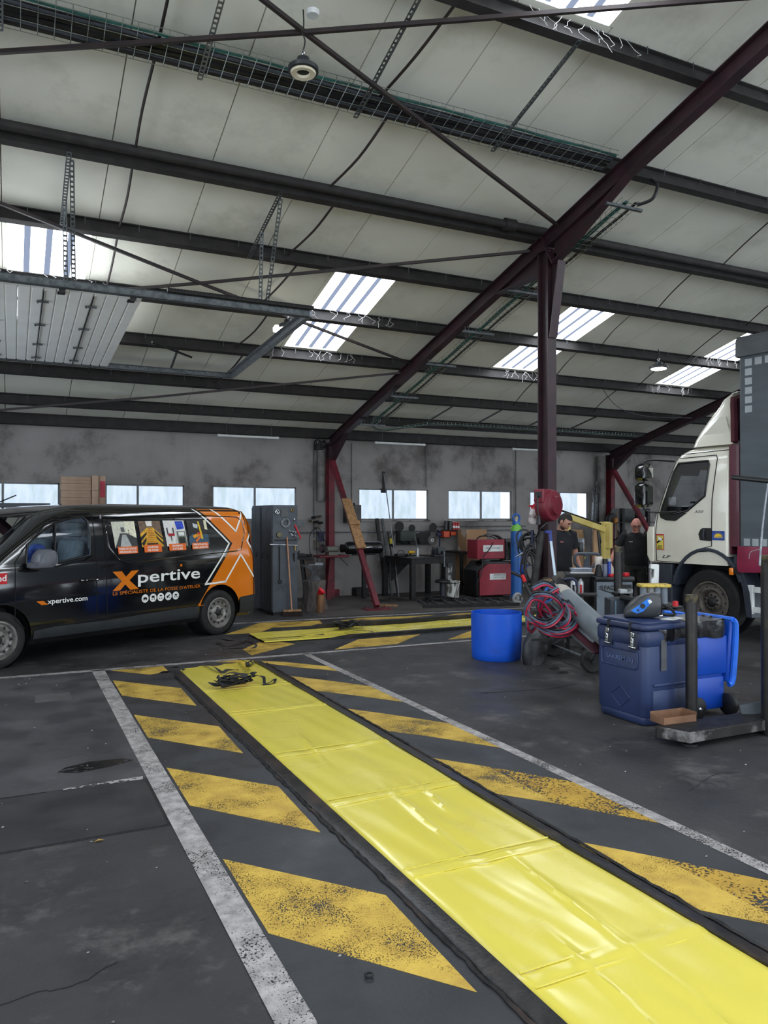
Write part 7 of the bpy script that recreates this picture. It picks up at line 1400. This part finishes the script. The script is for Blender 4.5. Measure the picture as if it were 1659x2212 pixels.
lb = MB(Matrix.Translation((x1+.055,(y0+y1)/2,H2+.10)) @ Matrix.Rotation(R(6),4,'Y')); lb.rbox(-.03,.02,-.24,.24,-.52,.02,.02)
obj('open_lid', lb, brt, t, world=True); obj('lid_rim', MB(Matrix.Translation((x1+.055,(y0+y1)/2,H2+.10)) @ Matrix.Rotation(R(6),4,'Y')).tube(smooth_pts([(-.0,-.24,.03),(.03,-.25,-.05),(.035,-.25,-.48),(.0,-.24,-.54)],4),.028,8).tube([(-.0,-.24,.03),(-.0,.24,.03)],.028,8), MATS['bin_blue_light'], t, world=True)
for x in (x0+.03, x1-.02): obj('wheel', MB().lathe([(.02,-.03),(.08,-.03),(.095,-.02),(.095,.02),(.08,.03),(.02,.03)], (x,y0-.02,.095), 'Y' if x < 5.5 else 'X', 24), black_rub, t, world=True); obj('wheel_hub', MB().ball((x,y0-.055,.095),.018), chrome, t, world=True)
obj('tape_patch', MB().box(x0+.02,x0+.08,y0-.004,y0+.002,.52,.64), mat('blue_tape', (50,84,150), rough=.6), t, world=True, flat=True)
# bollards
bol = mat('worn_black_post', (22,21,21), (34,32,31), rough=.45, scale=5, c3=(66,60,48), s3=2.6)
def post(x, y, r, h, label, top=(150,126,66)):
    t = thing('bollard', label, 'post', loc=(x,y,0)); obj('post_tube', MB().lathe([(r,0),(r,h),(r*.8,h)], (x,y,0), 'Z', 28, cap=False), bol, t, world=True)
    obj('worn_top', MB().lathe([(r*1.02,h-.06),(r*1.05,h-.015),(r*1.02,h),(r*.8,h+.002),(.0,h)], (x,y,0), 'Z', 28, cap=False), mat('scraped_yellow_top', (88,78,50), (34,31,29), rough=.7, scale=22, lo=.40, hi=.56), t, world=True); return t
post(5.115, 4.69, .048, 1.10, 'black worn post between the two blue bins')
q = att(1335,1181,9.5); post(q.x, q.y, .052, q.z, 'black post in front of the bald man and the tool cabinet')
q = att(1668,1200,6.2); t = post(q.x, q.y, .085, q.z, 'thick black post cut by the right edge of the picture')
obj('whip_rod', MB().tube(smooth_pts([att(1641,1222,6.1), att(1646,1150,6.1), att(1654,1080,6.1), att(1661,1030,6.1)],4), [.009]*5+[.008]*8, 8), galv, label='thin grey rod rising beside the post at the right edge', cat='rod')
obj('wire_whisker', MB().tube(smooth_pts([att(1618,1207,6.0),att(1622,1192,6.0),att(1645,1186,6.1)],5), .0025, 5), galv, label='fine pale wire curling in front of the maroon valance', cat='wire')
obj('horizontal_bar', MB().cyl(att(1583,1031,5.6), att(1700,1043,5.2), .018, seg=10), black_pl, label='black horizontal bar sticking in at the right edge, over the curtain', cat='bar')
obj('bar_cap', MB().cyl(att(1583,1031,5.6), att(1587,1031.5,5.59), .022, seg=10), steel_dark, label='end cap of the black horizontal bar', cat='cap') if False else None
# steel floor beam with tray
t = thing('floor_beam', 'low black steel beam with scraped ends lying at the right edge', 'steel beam', loc=(5.4,4.36,0)); bs = mat('scraped_black_steel', (36,34,34), (52,48,46), rough=.45, metal=.4, scale=5, c3=(150,146,144), s3=3.2)
obj('channel', MB().prism([(4.60,4.235),(6.9,4.225),(6.9,4.50),(4.51,4.49),(4.49,4.46)], .045, .125, 'Z'), bs, t, world=True, flat=True, bevel=.004)
obj('top_plate', MB().prism([(4.62,4.25),(6.9,4.24),(6.9,4.48),(4.53,4.47)], .125, .130, 'Z'), steel_dark, t, world=True, flat=True)
obj('foot', MB().cyl((4.70,4.33,.0),(4.70,4.33,.012),.06,seg=20).cyl((4.70,4.33,.012),(4.70,4.33,.05),.025,seg=12), steel_dark, t, world=True); obj('foot', MB().box(5.6,6.6,4.27,4.45,.0,.045), steel_dark, t, world=True, flat=True)
obj('grey_plate', MB().beam(att(1600,1535,6.35), att(1690,1520,6.3), .01, .09), mat('plate_grey', (78,84,90), rough=.5), label='upright dark grey plate behind the steel beam', cat='plate', flat=True)
t = thing('cardboard_tray', 'open brown cardboard tray on the end of the steel beam', 'box', loc=(4.74,4.50,.13)); TMx = Matrix.Translation((4.735,4.525,.13)) @ Matrix.Rotation(R(-4),4,'Z')
a_, b__ = .165, .075
for nm, bx_ in (('tray_bottom',(-a_,a_,-b__,b__,0,.004)),('tray_side',(-a_,a_,-b__,-b__+.004,0,.055)),('tray_side',(-a_,a_,b__-.004,b__,0,.075)),('tray_side',(-a_,-a_+.004,-b__,b__,0,.06)),('tray_side',(a_-.004,a_,-b__,b__,0,.075))): obj(nm, MB(TMx).box(*bx_), mat('tray_card', (126,92,68), (104,74,54), rough=.85), t, world=True, flat=True)
# ------------------------------------------------------------------ tool cabinet, bench and the rest of the middle ground
def px_box(px0, px1, py0, py1, t_, dep, rzz=None):
    """front rectangle seen between pixel lines at distance t_ -> local matrix and size"""
    a, c = att(px0, 1117, t_), att(px1, 1117, t_); w_ = (c-a).length; z0 = depth_h(t_, py1); z1 = depth_h(t_, py0)
    return Matrix.Translation((a.x,a.y,0)) @ Matrix.Rotation(math.atan2(c.y-a.y,c.x-a.x),4,'Z'), w_, max(0, z0), z1
M, w_, z0, z1 = px_box(1288,1366,1246,1400,9.9,.5)
tcab = mat('tool_cabinet_grey', (128,138,148), (112,122,132), rough=.45, scale=2.4, c3=(86,92,98), s3=3)
t = thing('tool_cabinet', 'grey roller tool cabinet with black top and bold lettering behind the helmet', 'tool cabinet', M=M)
obj('top_slab', MB().rbox(-.02,w_+.03,-.02,.5,z1-.06,z1,.015), black_pl, t); obj('side_panel', MB().box(.0,w_*.62,.0,.5,.10,z1-.06), tcab, t, flat=True, bevel=.006); obj('side_panel', MB().box(w_*.63,w_,.0,.48,.10,z1-.06), tcab, t, flat=True, bevel=.006)
obj('corner_post', MB().box(-.03,.0,-.01,.5,.08,z1-.04), black_pl, t, flat=True)
obj('lettering', text_mb('FACOM', .075, lambda u, v: Vector((u,-.004,v)), .10, z1-.165, .235, bold=.03), black_rub, t, flat=True); obj('logo_mark', MB().box(.03,.05,-.006,-.002,z1-.125,z1-.118).box(.03,.05,-.006,-.002,z1-.145,z1-.138).box(.03,.05,-.006,-.002,z1-.162,z1-.155).box(.055,.062,-.006,-.002,z1-.165,z1-.112).box(.055,.08,-.006,-.002,z1-.165,z1-.157).box(.055,.08,-.006,-.002,z1-.12,z1-.112).box(.078,.086,-.006,-.002,z1-.158,z1-.119), black_rub, t, flat=True)
pn_ = obj('instrument_panel', MB().box(w_*.68,w_*.97,-.012,-.002,z1-.32,z1-.10), black_rub, t, flat=True); obj('warning_triangle', MB().prism([(w_*.72,z1-.24),(w_*.79,z1-.24),(w_*.755,z1-.16)], -.018, -.012, 'Y'), mat('warn_yellow', (226,186,40), rough=.4), pn_, flat=True); obj('vent_bars', merge(*[MB().box(w_*.84,w_*.94,-.018,-.012,z1-.28+.03*k,z1-.268+.03*k) for k in range(5)]), tcab, pn_, flat=True)
for x in (.06, w_-.08): obj('castor', MB().cyl((x,.05,.05),(x,.09,.05),.05,seg=14), black_rub, t)
def stand_on(px, w, h, lab, name, m, z, t_, seg=20, cat='can', extra=None):
    q = att(px, 1117, t_); t = thing(name, lab, cat, loc=(q.x,q.y,z)); obj('cylinder_body', MB().lathe([(.0,0),(w,0),(w,h*.97),(w*.9,h),(.0,h)], (q.x,q.y,z), 'Z', seg), m, t, world=True)
    if extra: extra(t, q)
    return t
zt_c = z1
stand_on(1293, .048, .25, 'upright white paper towel roll on the tool cabinet', 'paper_roll', mat('paper_white', (214,206,198), (200,192,184), rough=.9), zt_c, 10.1, cat='paper roll', extra=lambda t, q: obj('core', MB().cyl((q.x,q.y,zt_c+.24),(q.x,q.y,zt_c+.252),.02,seg=12), card_m, t, world=True))
stand_on(1306.5, .032, .22, 'grey spray can with a black cap on the tool cabinet', 'spray_can', mat('can_greyblue', (110,116,134), rough=.35), zt_c, 10.0, extra=lambda t, q: (obj('cap', MB().cyl((q.x,q.y,zt_c+.16),(q.x,q.y,zt_c+.225),.0335,seg=20), black_pl, t, world=True)) )
stand_on(1315, .026, .22, 'blue spray can with a pale cap on the tool cabinet', 'spray_can', mat('can_blue', (28,60,160), rough=.35), zt_c, 10.05, extra=lambda t, q: obj('cap', MB().cyl((q.x,q.y,zt_c+.19),(q.x,q.y,zt_c+.225),.027,seg=20), mat('pale_cap', (176,180,176), rough=.4), t, world=True))
q = att(1322,1243,10.15); obj('white_funnel', MB().prism([(-.02,0),(.14,0),(.02,.19)], -.01, .01, 'Y'), mat('pale_sheet', (204,190,176), rough=.7), label='triangular pale sheet leaning behind the blue can', cat='sheet') ; bpy.data.objects[[o.name for o in bpy.data.objects if o.name.startswith('white_funnel')][-1]].location = (q.x,q.y,zt_c)
bpy.data.objects['white_funnel'].name = 'pale_sheet'
q = att(1330,1244,9.95); obj('red_clamp', MB().rbox(q.x-.10,q.x+.0,q.y-.02,q.y+.03,zt_c,zt_c+.035,.01), mat('bright_red', 0), label='red tool on the cabinet top left of the post', cat='tool'); q = att(1348,1243,9.95); obj('red_clamp', MB().rbox(q.x-.0,q.x+.08,q.y-.02,q.y+.03,zt_c,zt_c+.05,.012), mat('bright_red', 0), label='red tool on the cabinet top right of the post', cat='tool')
q = att(1293,1240,9.98); obj('rubber_boot', MB().lathe([(.0,0),(.055,0),(.05,.05),(.035,.12),(.025,.15),(.0,.16)], (q.x,q.y,zt_c), 'Z', 16), black_rub, label='black rubber cone on the left end of the cabinet', cat='cone')
# dark bench with papers to its left
M, w_, z0, z1 = px_box(1222,1283,1240,1400,10.1,.7); t = thing('service_bench', 'dark metal bench with white papers, left of the tool cabinet', 'bench', M=M)
obj('top', MB().box(-.05,w_,-.02,.5,z1-.05,z1), steel_dark, t, flat=True, bevel=.005); obj('front_panel', MB().box(0,w_-.02,.0,.04,z1-.30,z1-.05), steel_dark, t, flat=True)
for z in (z1-.42, z1-.56, .2): obj('shelf', MB().box(0,w_-.03,.02,.45,z,z+.02), steel_dark, t, flat=True)
for x in (0, w_-.06): obj('leg', MB().box(x,x+.05,.0,.05,0,z1-.05), steel_dark, t, flat=True)
for k, (a, c, lab) in enumerate(((.10,.42,'sheet of white paper lying flat on the dark bench'),)): obj('paper_sheet', MB(M @ Matrix.Translation((a,.12,z1)) @ Matrix.Rotation(R(-8),4,'Z')).box(0,.30,0,.21,.001,.003), white_pl, label=lab, cat='paper', flat=True)
t = thing('paper_stack', 'crumpled stack of white papers at the back of the dark bench', 'papers', M=M @ Matrix.Translation((.30,.40,z1)))
for k in range(4): obj('sheet', MB(Matrix.Rotation(R(6*k-9),4,'Z')).box(-.13,.13,-.09,.09,.004+.014*k,.010+.014*k), mat('blue_white_paper', (200,206,222), rough=.8), t, flat=True)
for px, lab in ((1238,'silver spray can with white diagonal print on the shelf by the cylinder cart'),(1254,'silver and red spray can on the shelf under the dark bench')):
    q = att(px,1117,9.4); zc = depth_h(9.4,1282); t = thing('spray_can', lab, 'spray can', loc=(q.x,q.y,zc)); obj('can_body', MB().lathe([(.0,0),(.036,0),(.036,.13),(.030,.15),(.014,.16),(.014,.18),(.0,.18)], (q.x,q.y,zc), 'Z', 18), mat('can_silver2', (176,178,180), rough=.3, metal=.4), t, world=True)
    obj('print_band', MB().box(q.x-.036,q.x-.012,q.y-.040,q.y-.028,zc+.01,zc+.11), mat('can_red', 0) if px > 1250 else black_pl, t, world=True, flat=True)
    
obj('tray_shelf', MB().beam(att(1215,1284,9.4),att(1290,1284,9.3),.25,.02), steel_dark, label='dark tray shelf carrying the silver cans', cat='shelf', flat=True)
# angle grinder / hose nozzle mess in front of column foot
q = att(1210,1242,8.9); t = thing('roller_clamp', 'dark metal clamp with two round rollers at the foot of the pale pole', 'clamp', loc=tuple(q)); obj('roller', MB().cyl(att(1211,1243,8.9),att(1211,1243,9.0),.048,seg=20), mat('greasy_roller', (74,66,58), (52,46,42), rough=.5), t, world=True); obj('roller', MB().cyl(att(1200,1250,8.9),att(1200,1250,9.0),.04,seg=20), MATS['greasy_roller'], t, world=True); obj('arm', MB().beam(att(1196,1252,8.92),att(1222,1240,8.92),.03,.05).beam(att(1205,1250,8.92),att(1222,1268,8.9),.06,.06), steel_dark, t, world=True)
obj('blue_tube_handle', MB().tube(smooth_pts([att(1218,1252,9.2),att(1235,1250,9.2),att(1244,1256,9.2),att(1246,1268,9.2)],5),.014,8), mat('navy_steel', 0), label='dark blue curved handle above the silver cans', cat='handle')
# yellow engine crane
cy_ = mat('crane_yellow', (218,198,120), (200,178,100), rough=.45, scale=4)
t = thing('engine_crane', 'pale yellow steel crane with slanting arm behind the men', 'crane', loc=tuple(att(1305,1280,12.6)))
obj('mast', MB().beam(att(1307,1275,12.8),att(1307,1127,12.8),.13,.12,up=(0,1,0)), cy_, t, world=True, flat=True, bevel=.006); obj('outer_mast', MB().beam(att(1314,1184,12.72),att(1314,1129,12.72),.07,.14,up=(0,1,0)), cy_, t, world=True, flat=True, bevel=.005)
obj('boom', MB().beam(att(1306,1144,12.75),att(1229,1117,12.4),.07,.09), cy_, t, world=True, flat=True, bevel=.005)
for px in (1218,1227): obj('boom_leg', MB().beam(att(px,1112,12.3),att(px+1,1160,12.3),.045,.06,up=(0,1,0)), cy_, t, world=True, flat=True, bevel=.004)
qb = att(1307,1117,12.8); obj('crane_base', MB().box(qb.x-.35,qb.x+.35,qb.y-.06,qb.y+.5,0,.10).box(qb.x-.07,qb.x+.07,qb.y-.06,qb.y+.06,.1,depth_h(12.8,1274)), cy_, t, world=True, flat=True)
obj('ram', MB().cyl(att(1291,1146,12.8),att(1301,1178,12.8),.016,seg=8).cyl(att(1292,1150,12.8),att(1297,1200,12.8),.022,seg=8), black_pl, t, world=True); obj('top_rod', MB().cyl(att(1210,1102,12.4),att(1298,1132,12.75),.016,seg=8), black_pl, t, world=True)
for py in (1136,1146): obj('pin_hole', MB().cyl(att(1307,py,12.72),att(1307,py,12.735),.010,seg=8), black_rub, t, world=True)
obj('knee', MB().rbox(-.05,.05,-.05,.05,-.03,.03,.02), black_pl, t) if False else None
# plywood, metal sheet, leaning profiles at the wall corner
a = ph(1222,1145,15.5); c = ph(1275,1200,15.5); obj('plywood_sheet', MB().add([(a.x,15.45,c.z-.9),(c.x,15.45,c.z-.9),(c.x,15.78,a.z),(a.x,15.78,a.z+.02),(a.x,15.47,c.z-.9),(c.x,15.47,c.z-.9),(c.x,15.80,a.z),(a.x,15.80,a.z+.02)],[(0,1,2,3),(4,7,6,5),(0,4,5,1),(1,5,6,2),(2,6,7,3),(3,7,4,0)]), mat('plywood', (186,150,112), (158,122,88), rough=.75, scale=4, stretch=(1,1,.4)), label='big sheet of rough chipboard leaning on the back wall', cat='board', flat=True)
a = ph(1282,1145,15.3); c = ph(1296,1200,15.3); obj('plywood_sheet', MB().box(a.x,c.x,15.3,15.34,0,a.z), MATS['plywood'], label='narrow chipboard strip standing beside the crane mast', cat='board', flat=True)
a = ph(1240,1163,15.19); c = ph(1262,1198,15.19); obj('metal_sheet', MB().box(a.x,c.x,15.18,15.19,c.z-.03,a.z), mat('glare_patch_metal', (92,94,98), (168,172,176), rough=.4, metal=.3, scale=3, lo=.5, hi=.6), label='dark framed sheet with a white glare patch before the chipboard', cat='sheet', flat=True, bevel=.003)  # the glare is painted as pale blotches in the metal colour
t = thing('pallet_table', 'low wooden work table in front of the chipboard', 'table', loc=tuple(ph(1245,1290,14.6))); a = ph(1222,1198,14.6); c = ph(1285,1202,14.6); obj('top', MB().box(a.x,c.x,14.6,15.2,a.z-.04,a.z), mat('table_brown', (120,88,68), (100,72,56), rough=.7), t, world=True, flat=True); a2 = ph(1222,1228,14.6); obj('lower_board', MB().box(a.x,ph(1250,1228,14.6).x,14.6,15.2,a2.z-.03,a2.z), MATS['table_brown'], t, world=True, flat=True)
for x in (a.x+.02, c.x-.08): obj('leg', MB().box(x,x+.06,14.62,14.68,0,a.z-.04), MATS['table_brown'], t, world=True, flat=True)
obj('table_clutter', MB().rbox(a.x+.5,a.x+.62,14.7,14.8,a.z,a.z+.28,.01), black_pl, label='black upright box standing on the wooden table', cat='box')
rp_ = ph(1303,1000,15.7); obj('round_duct', MB().cyl((ph(1298,1000,15.75).x,15.74,0),(ph(1298,1000,15.75).x,15.74,3.35),.11,seg=18), MATS['wall_duct'], label='pale round downpipe beside the far red wall column', cat='pipe')
for k, (px0, px1, m_, lab) in enumerate(((1288,1284,galv_d,'first tall grey profile leaning by the far downpipe'),(1282,1272,galv,'bright thin tube leaning by the far downpipe'),(1291,1288,steel_dark,'dark profile leaning by the far downpipe'))): obj('leaning_profile', MB().beam(Vector((ph(px1,1200,15.4).x,15.35,0)), ph(px0,1040+12*k,15.7), .06 if k != 1 else .03,.04,up=(0,1,0)), m_, label=lab, cat='profile', flat=True)
obj('rope_loop', MB().torus(tuple(ph(1289,1052,15.6)+Vector((0,0,-.05))), .11, .016, 'Y', 20, 6).cyl(ph(1283,1058,15.6),ph(1280,1085,15.6),.014,seg=6).cyl(ph(1295,1058,15.6),ph(1296,1085,15.6),.014,seg=6), mat('grey_rope', (84,80,78), rough=.9), label='grey rope loop hanging on the leaning profiles', cat='rope')
# pallet truck handle
t = thing('pallet_truck', 'grey loop handle of a pallet truck with a yellow label strip', 'pallet truck', loc=tuple(onz(1268,1330))); tt_ = 10.75; hm_ = mat('handle_greyblue', (70,76,86), (56,62,72), rough=.45)
obj('loop_handle', MB().tube(smooth_pts([att(1262,1235,tt_),att(1246,1222,tt_),att(1241,1212,tt_),att(1243,1200,tt_),att(1252,1196,tt_),att(1275,1196,tt_),att(1291,1197,tt_),att(1292,1205,tt_),att(1286,1218,tt_),att(1272,1232,tt_)],5), .022, 8), hm_, t, world=True)
obj('draw_bar', MB().beam(att(1267,1198,tt_),att(1266,1262,tt_-.2),.07,.04,up=(0,1,0)), hm_, t, world=True, flat=True); yb = obj('yellow_strip', MB().beam(att(1266,1203,tt_-.04),att(1266,1223,tt_-.06),.045,.012,up=(0,1,0)), mat('strip_yellow', (222,196,60), rough=.5), t, world=True, flat=True)
obj('fork_base', MB().rbox(att(1262,1117,tt_).x+.02,att(1262,1117,tt_).x+.36,att(1262,1117,tt_).y-.1,att(1262,1117,tt_).y+.16,.05,.18,.03), hm_, t, world=True); obj('lift_post', MB().cyl(att(1266,1258,tt_-.1),Vector((att(1266,1117,tt_).x,att(1266,1117,tt_).y,.1)),.035,seg=10), hm_, t, world=True)
# steel rack behind the bald man
t = thing('storage_rack', 'dark steel storage rack with bottles behind the bald man', 'rack', loc=tuple(ph(1360,1250,15.2))); a = ph(1345,1098,15.0); c = ph(1405,1128,15.0)
obj('upper_plate', MB().prism([(ph(1328,1130,15.0).x,c.z),(a.x,a.z),(ph(1425,1098,15.0).x,a.z),(ph(1425,1130,15.0).x,c.z)], 15.35, 15.37, 'Y'), mat('rack_grey', (78,80,80), (64,66,66), rough=.6), t, world=True, flat=True)
for px in (1347,1380,1402): x = ph(px,1117,15.0).x; obj('upright', MB().box(x-.04,x+.04,15.0,15.1,0,a.z), steel_dark, t, world=True, flat=True)
for py in (1128,1165,1205,1240): z = ph(1350,py,15.0).z; obj('shelf', MB().box(ph(1330,1117,15.0).x,ph(1425,1117,15.0).x,14.95,15.4,z-.02,z), steel_dark, t, world=True, flat=True)
for k in range(8): q = ph(1361+3.2*k,1127,15.15); obj('drill_holder', MB().cyl((q.x,15.15,q.z),(q.x,15.15,q.z+.07+.012*k),.014,seg=8), black_rub, t, world=True)
q = ph(1389,1127,15.1); obj('white_carton', MB().box(q.x-.06,q.x+.06,15.05,15.15,q.z,q.z+.12), mat('pink_carton', (150,110,114), (190,186,182), rough=.6), label='small pink and white carton on the rack behind the bald man', cat='carton', flat=True)
rd = random.Random(5)
for k, (px, py) in enumerate(((1335,1165),(1345,1165),(1352,1165),(1392,1165),(1400,1165),(1338,1205),(1349,1205),(1396,1205),(1403,1205),(1340,1240),(1352,1240),(1398,1240))):
    q = ph(px,py,15.1); r = rd.uniform(.03,.055); h = rd.uniform(.16,.26); obj('rack_bottle', MB().lathe([(.0,0),(r,0),(r,h*.7),(r*.4,h*.85),(r*.4,h),(.0,h)], (q.x,15.1,q.z), 'Z', 14), [steel_dark, black_pl, mat('bottle_grey2', (90,92,94), rough=.5), mat('bottle_darkred', (92,30,40), rough=.5)][k % 4], label=f"{['dark steel','black','grey','dark red'][k % 4]} bottle on the storage rack, {['upper','middle','lower'][(0 if py==1165 else 1 if py==1205 else 2)]} shelf, {['far left','left, second one','right of the second one'][[1335,1345,1352].index(px)] if px in (1335,1345,1352) else 'left end' if px in (1338,1340) else 'beside the left end' if px in (1349,1352) else 'by the truck mirror side' if px in (1392,1396,1398) else 'far right'}", cat='bottle', group='bottles on the storage rack')
t = thing('hoist_drum', 'black round drum with an orange chain hoist before the far wall column', 'chain hoist', loc=tuple(ph(1320,1125,15.1))); q = ph(1322,1122,15.12); obj('drum', MB().lathe([(.0,-.05),(.15,-.05),(.17,0),(.15,.05),(.0,.05)], tuple(q), 'Y', 26), black_rub, t, world=True); obj('hoist_body', MB().rbox(q.x-.02,q.x+.08,14.98,15.08,q.z-.10,q.z+.04,.02), mat('hoist_orange', (190,124,42), (140,90,36), rough=.5), t, world=True); obj('chain', MB().tube([q+Vector((.03,-.15,-.1)), q+Vector((.02,-.15,-.45))], .012, 6), mat('rusty_chain', (130,92,54), rough=.7), t, world=True); obj('top_hook', MB().tube([q+Vector((.03,-.15,.04)), q+Vector((.03,-.15,.22))], .01, 6), mat('rusty_chain', 0), t, world=True)
# battery with yellow top, white dispenser, red cap, dark blue boxes
M, w_, z0, z1 = px_box(1386,1446,1262,1305,8.6,.25); t = thing('battery_pack', 'row of grey round-sided battery cells under a yellow lid', 'battery', M=M @ Matrix.Translation((0,0,z0)))
h_ = z1-z0
for k in range(4): obj('cell', MB().lathe([(.0,0),(w_/8*.98,0),(w_/8*.98,h_-.03),(.0,h_-.03)], (w_/8*(2*k+1),.06,0), 'Z', 20), mat('cell_grey', (128,136,146), (112,120,130), rough=.45) if k != 1 else mat('cell_marked', (138,140,140), (214,168,50), rough=.45, scale=12, lo=.5, hi=.55), t)
obj('yellow_lid', MB().rbox(-.02,w_+.02,-.03,.15,h_-.035,h_,.03), mat('lid_yellow', (212,184,76), (150,130,60), rough=.5, scale=30, lo=.55, hi=.6), t)
M2, w2_, a0_, a1_ = px_box(1372,1470,1304,1400,8.5,.6); t = thing('service_trolley', 'dark trolley carrying the battery, behind the bins', 'trolley', M=M2); obj('top', MB().rbox(0,w2_,-.05,.5,z0-.03,z0,.01), black_pl, t); obj('case', MB().box(.03,w2_-.03,.0,.45,.1,z0-.04), mat('dark_navy_case', (30,36,52), (24,28,40), rough=.5), t, flat=True, bevel=.01)
for x in (.08, w2_-.1): obj('castor', MB().cyl((x,.05,.05),(x,.09,.05),.05,seg=12), black_rub, t)
q = att(1459,1302,8.4); obj('screw_lid', MB().lathe([(.0,0),(.032,0),(.030,.055),(.0,.06)], (q.x,q.y,z0), 'Z', 18), mat('bright_red', 0), label='small red cap on the trolley next to the battery', cat='cap')
q = att(1413,1220,9.3); zb0 = depth_h(9.3,1262); t = thing('dispenser', 'white plastic bracket-shaped dispenser standing by the truck step', 'dispenser', loc=(q.x,q.y,zb0)); DMx = Matrix.Translation((q.x,q.y,zb0)) @ Matrix.Rotation(R(-30),4,'Z'); h_ = depth_h(9.3,1219)-zb0
obj('body', MB(DMx).prism([(-.045,0),(.045,0),(.05,h_),(-.045,h_),(-.055,h_-.05),(-.01,h_-.06),(-.015,h_*.35),(-.045,h_*.25)], -.04, .04, 'Y'), white_pl, t, world=True, bevel=.008); obj('back_bar', MB(DMx).box(-.05,-.04,-.03,.03,h_*.2,h_*.8), mat('clear_grey', (150,152,154), rough=.3), t, world=True)
obj('stand', MB().cyl((q.x,q.y,0),(q.x,q.y,zb0),.03,seg=10), steel_dark, t, world=True)
M, w_, z0, z1 = px_box(1318,1364,1294,1400,8.9,.4); t = thing('plastic_crate', 'dark slate plastic crate with a pale blue edge behind the helmet', 'crate', M=M); obj('shell', MB().box(0,w_,0,.25,.0,z1), mat('slate_plastic', (62,68,78), (52,58,66), rough=.5), t, flat=True, bevel=.012); obj('pale_edge', MB().box(w_*.22,w_*.28,-.004,.002,.0,z1-.02), mat('pale_blue_edge', (110,140,160), rough=.5), t, flat=True)
t = thing('diagnostic_lead', 'black tool handle and white charger lying across the cabinet front', 'tool', loc=tuple(att(1330,1280,9.0))); obj('handle', MB().tube(smooth_pts([att(1300,1274,9.0),att(1320,1280,9.0),att(1340,1284,8.95),att(1360,1286,8.95)],5), [.008]*6+[.022]*10, 8), black_pl, t, world=True); obj('white_charger', MB(Matrix.Translation(att(1352,1278,8.9)) @ Matrix.Rotation(R(-25),4,'Z')).rbox(-.08,.07,-.05,.05,-.02,.03,.015), mat('pale_grey_plastic', (176,180,182), (70,72,74), rough=.4, scale=8, lo=.5, hi=.6), t, world=True)
obj('lying_tube', MB().cyl(att(1342,1290,8.85),att(1372,1297,8.7),.035,seg=12), black_rub, label='short black tube lying behind the helmet', cat='tube')
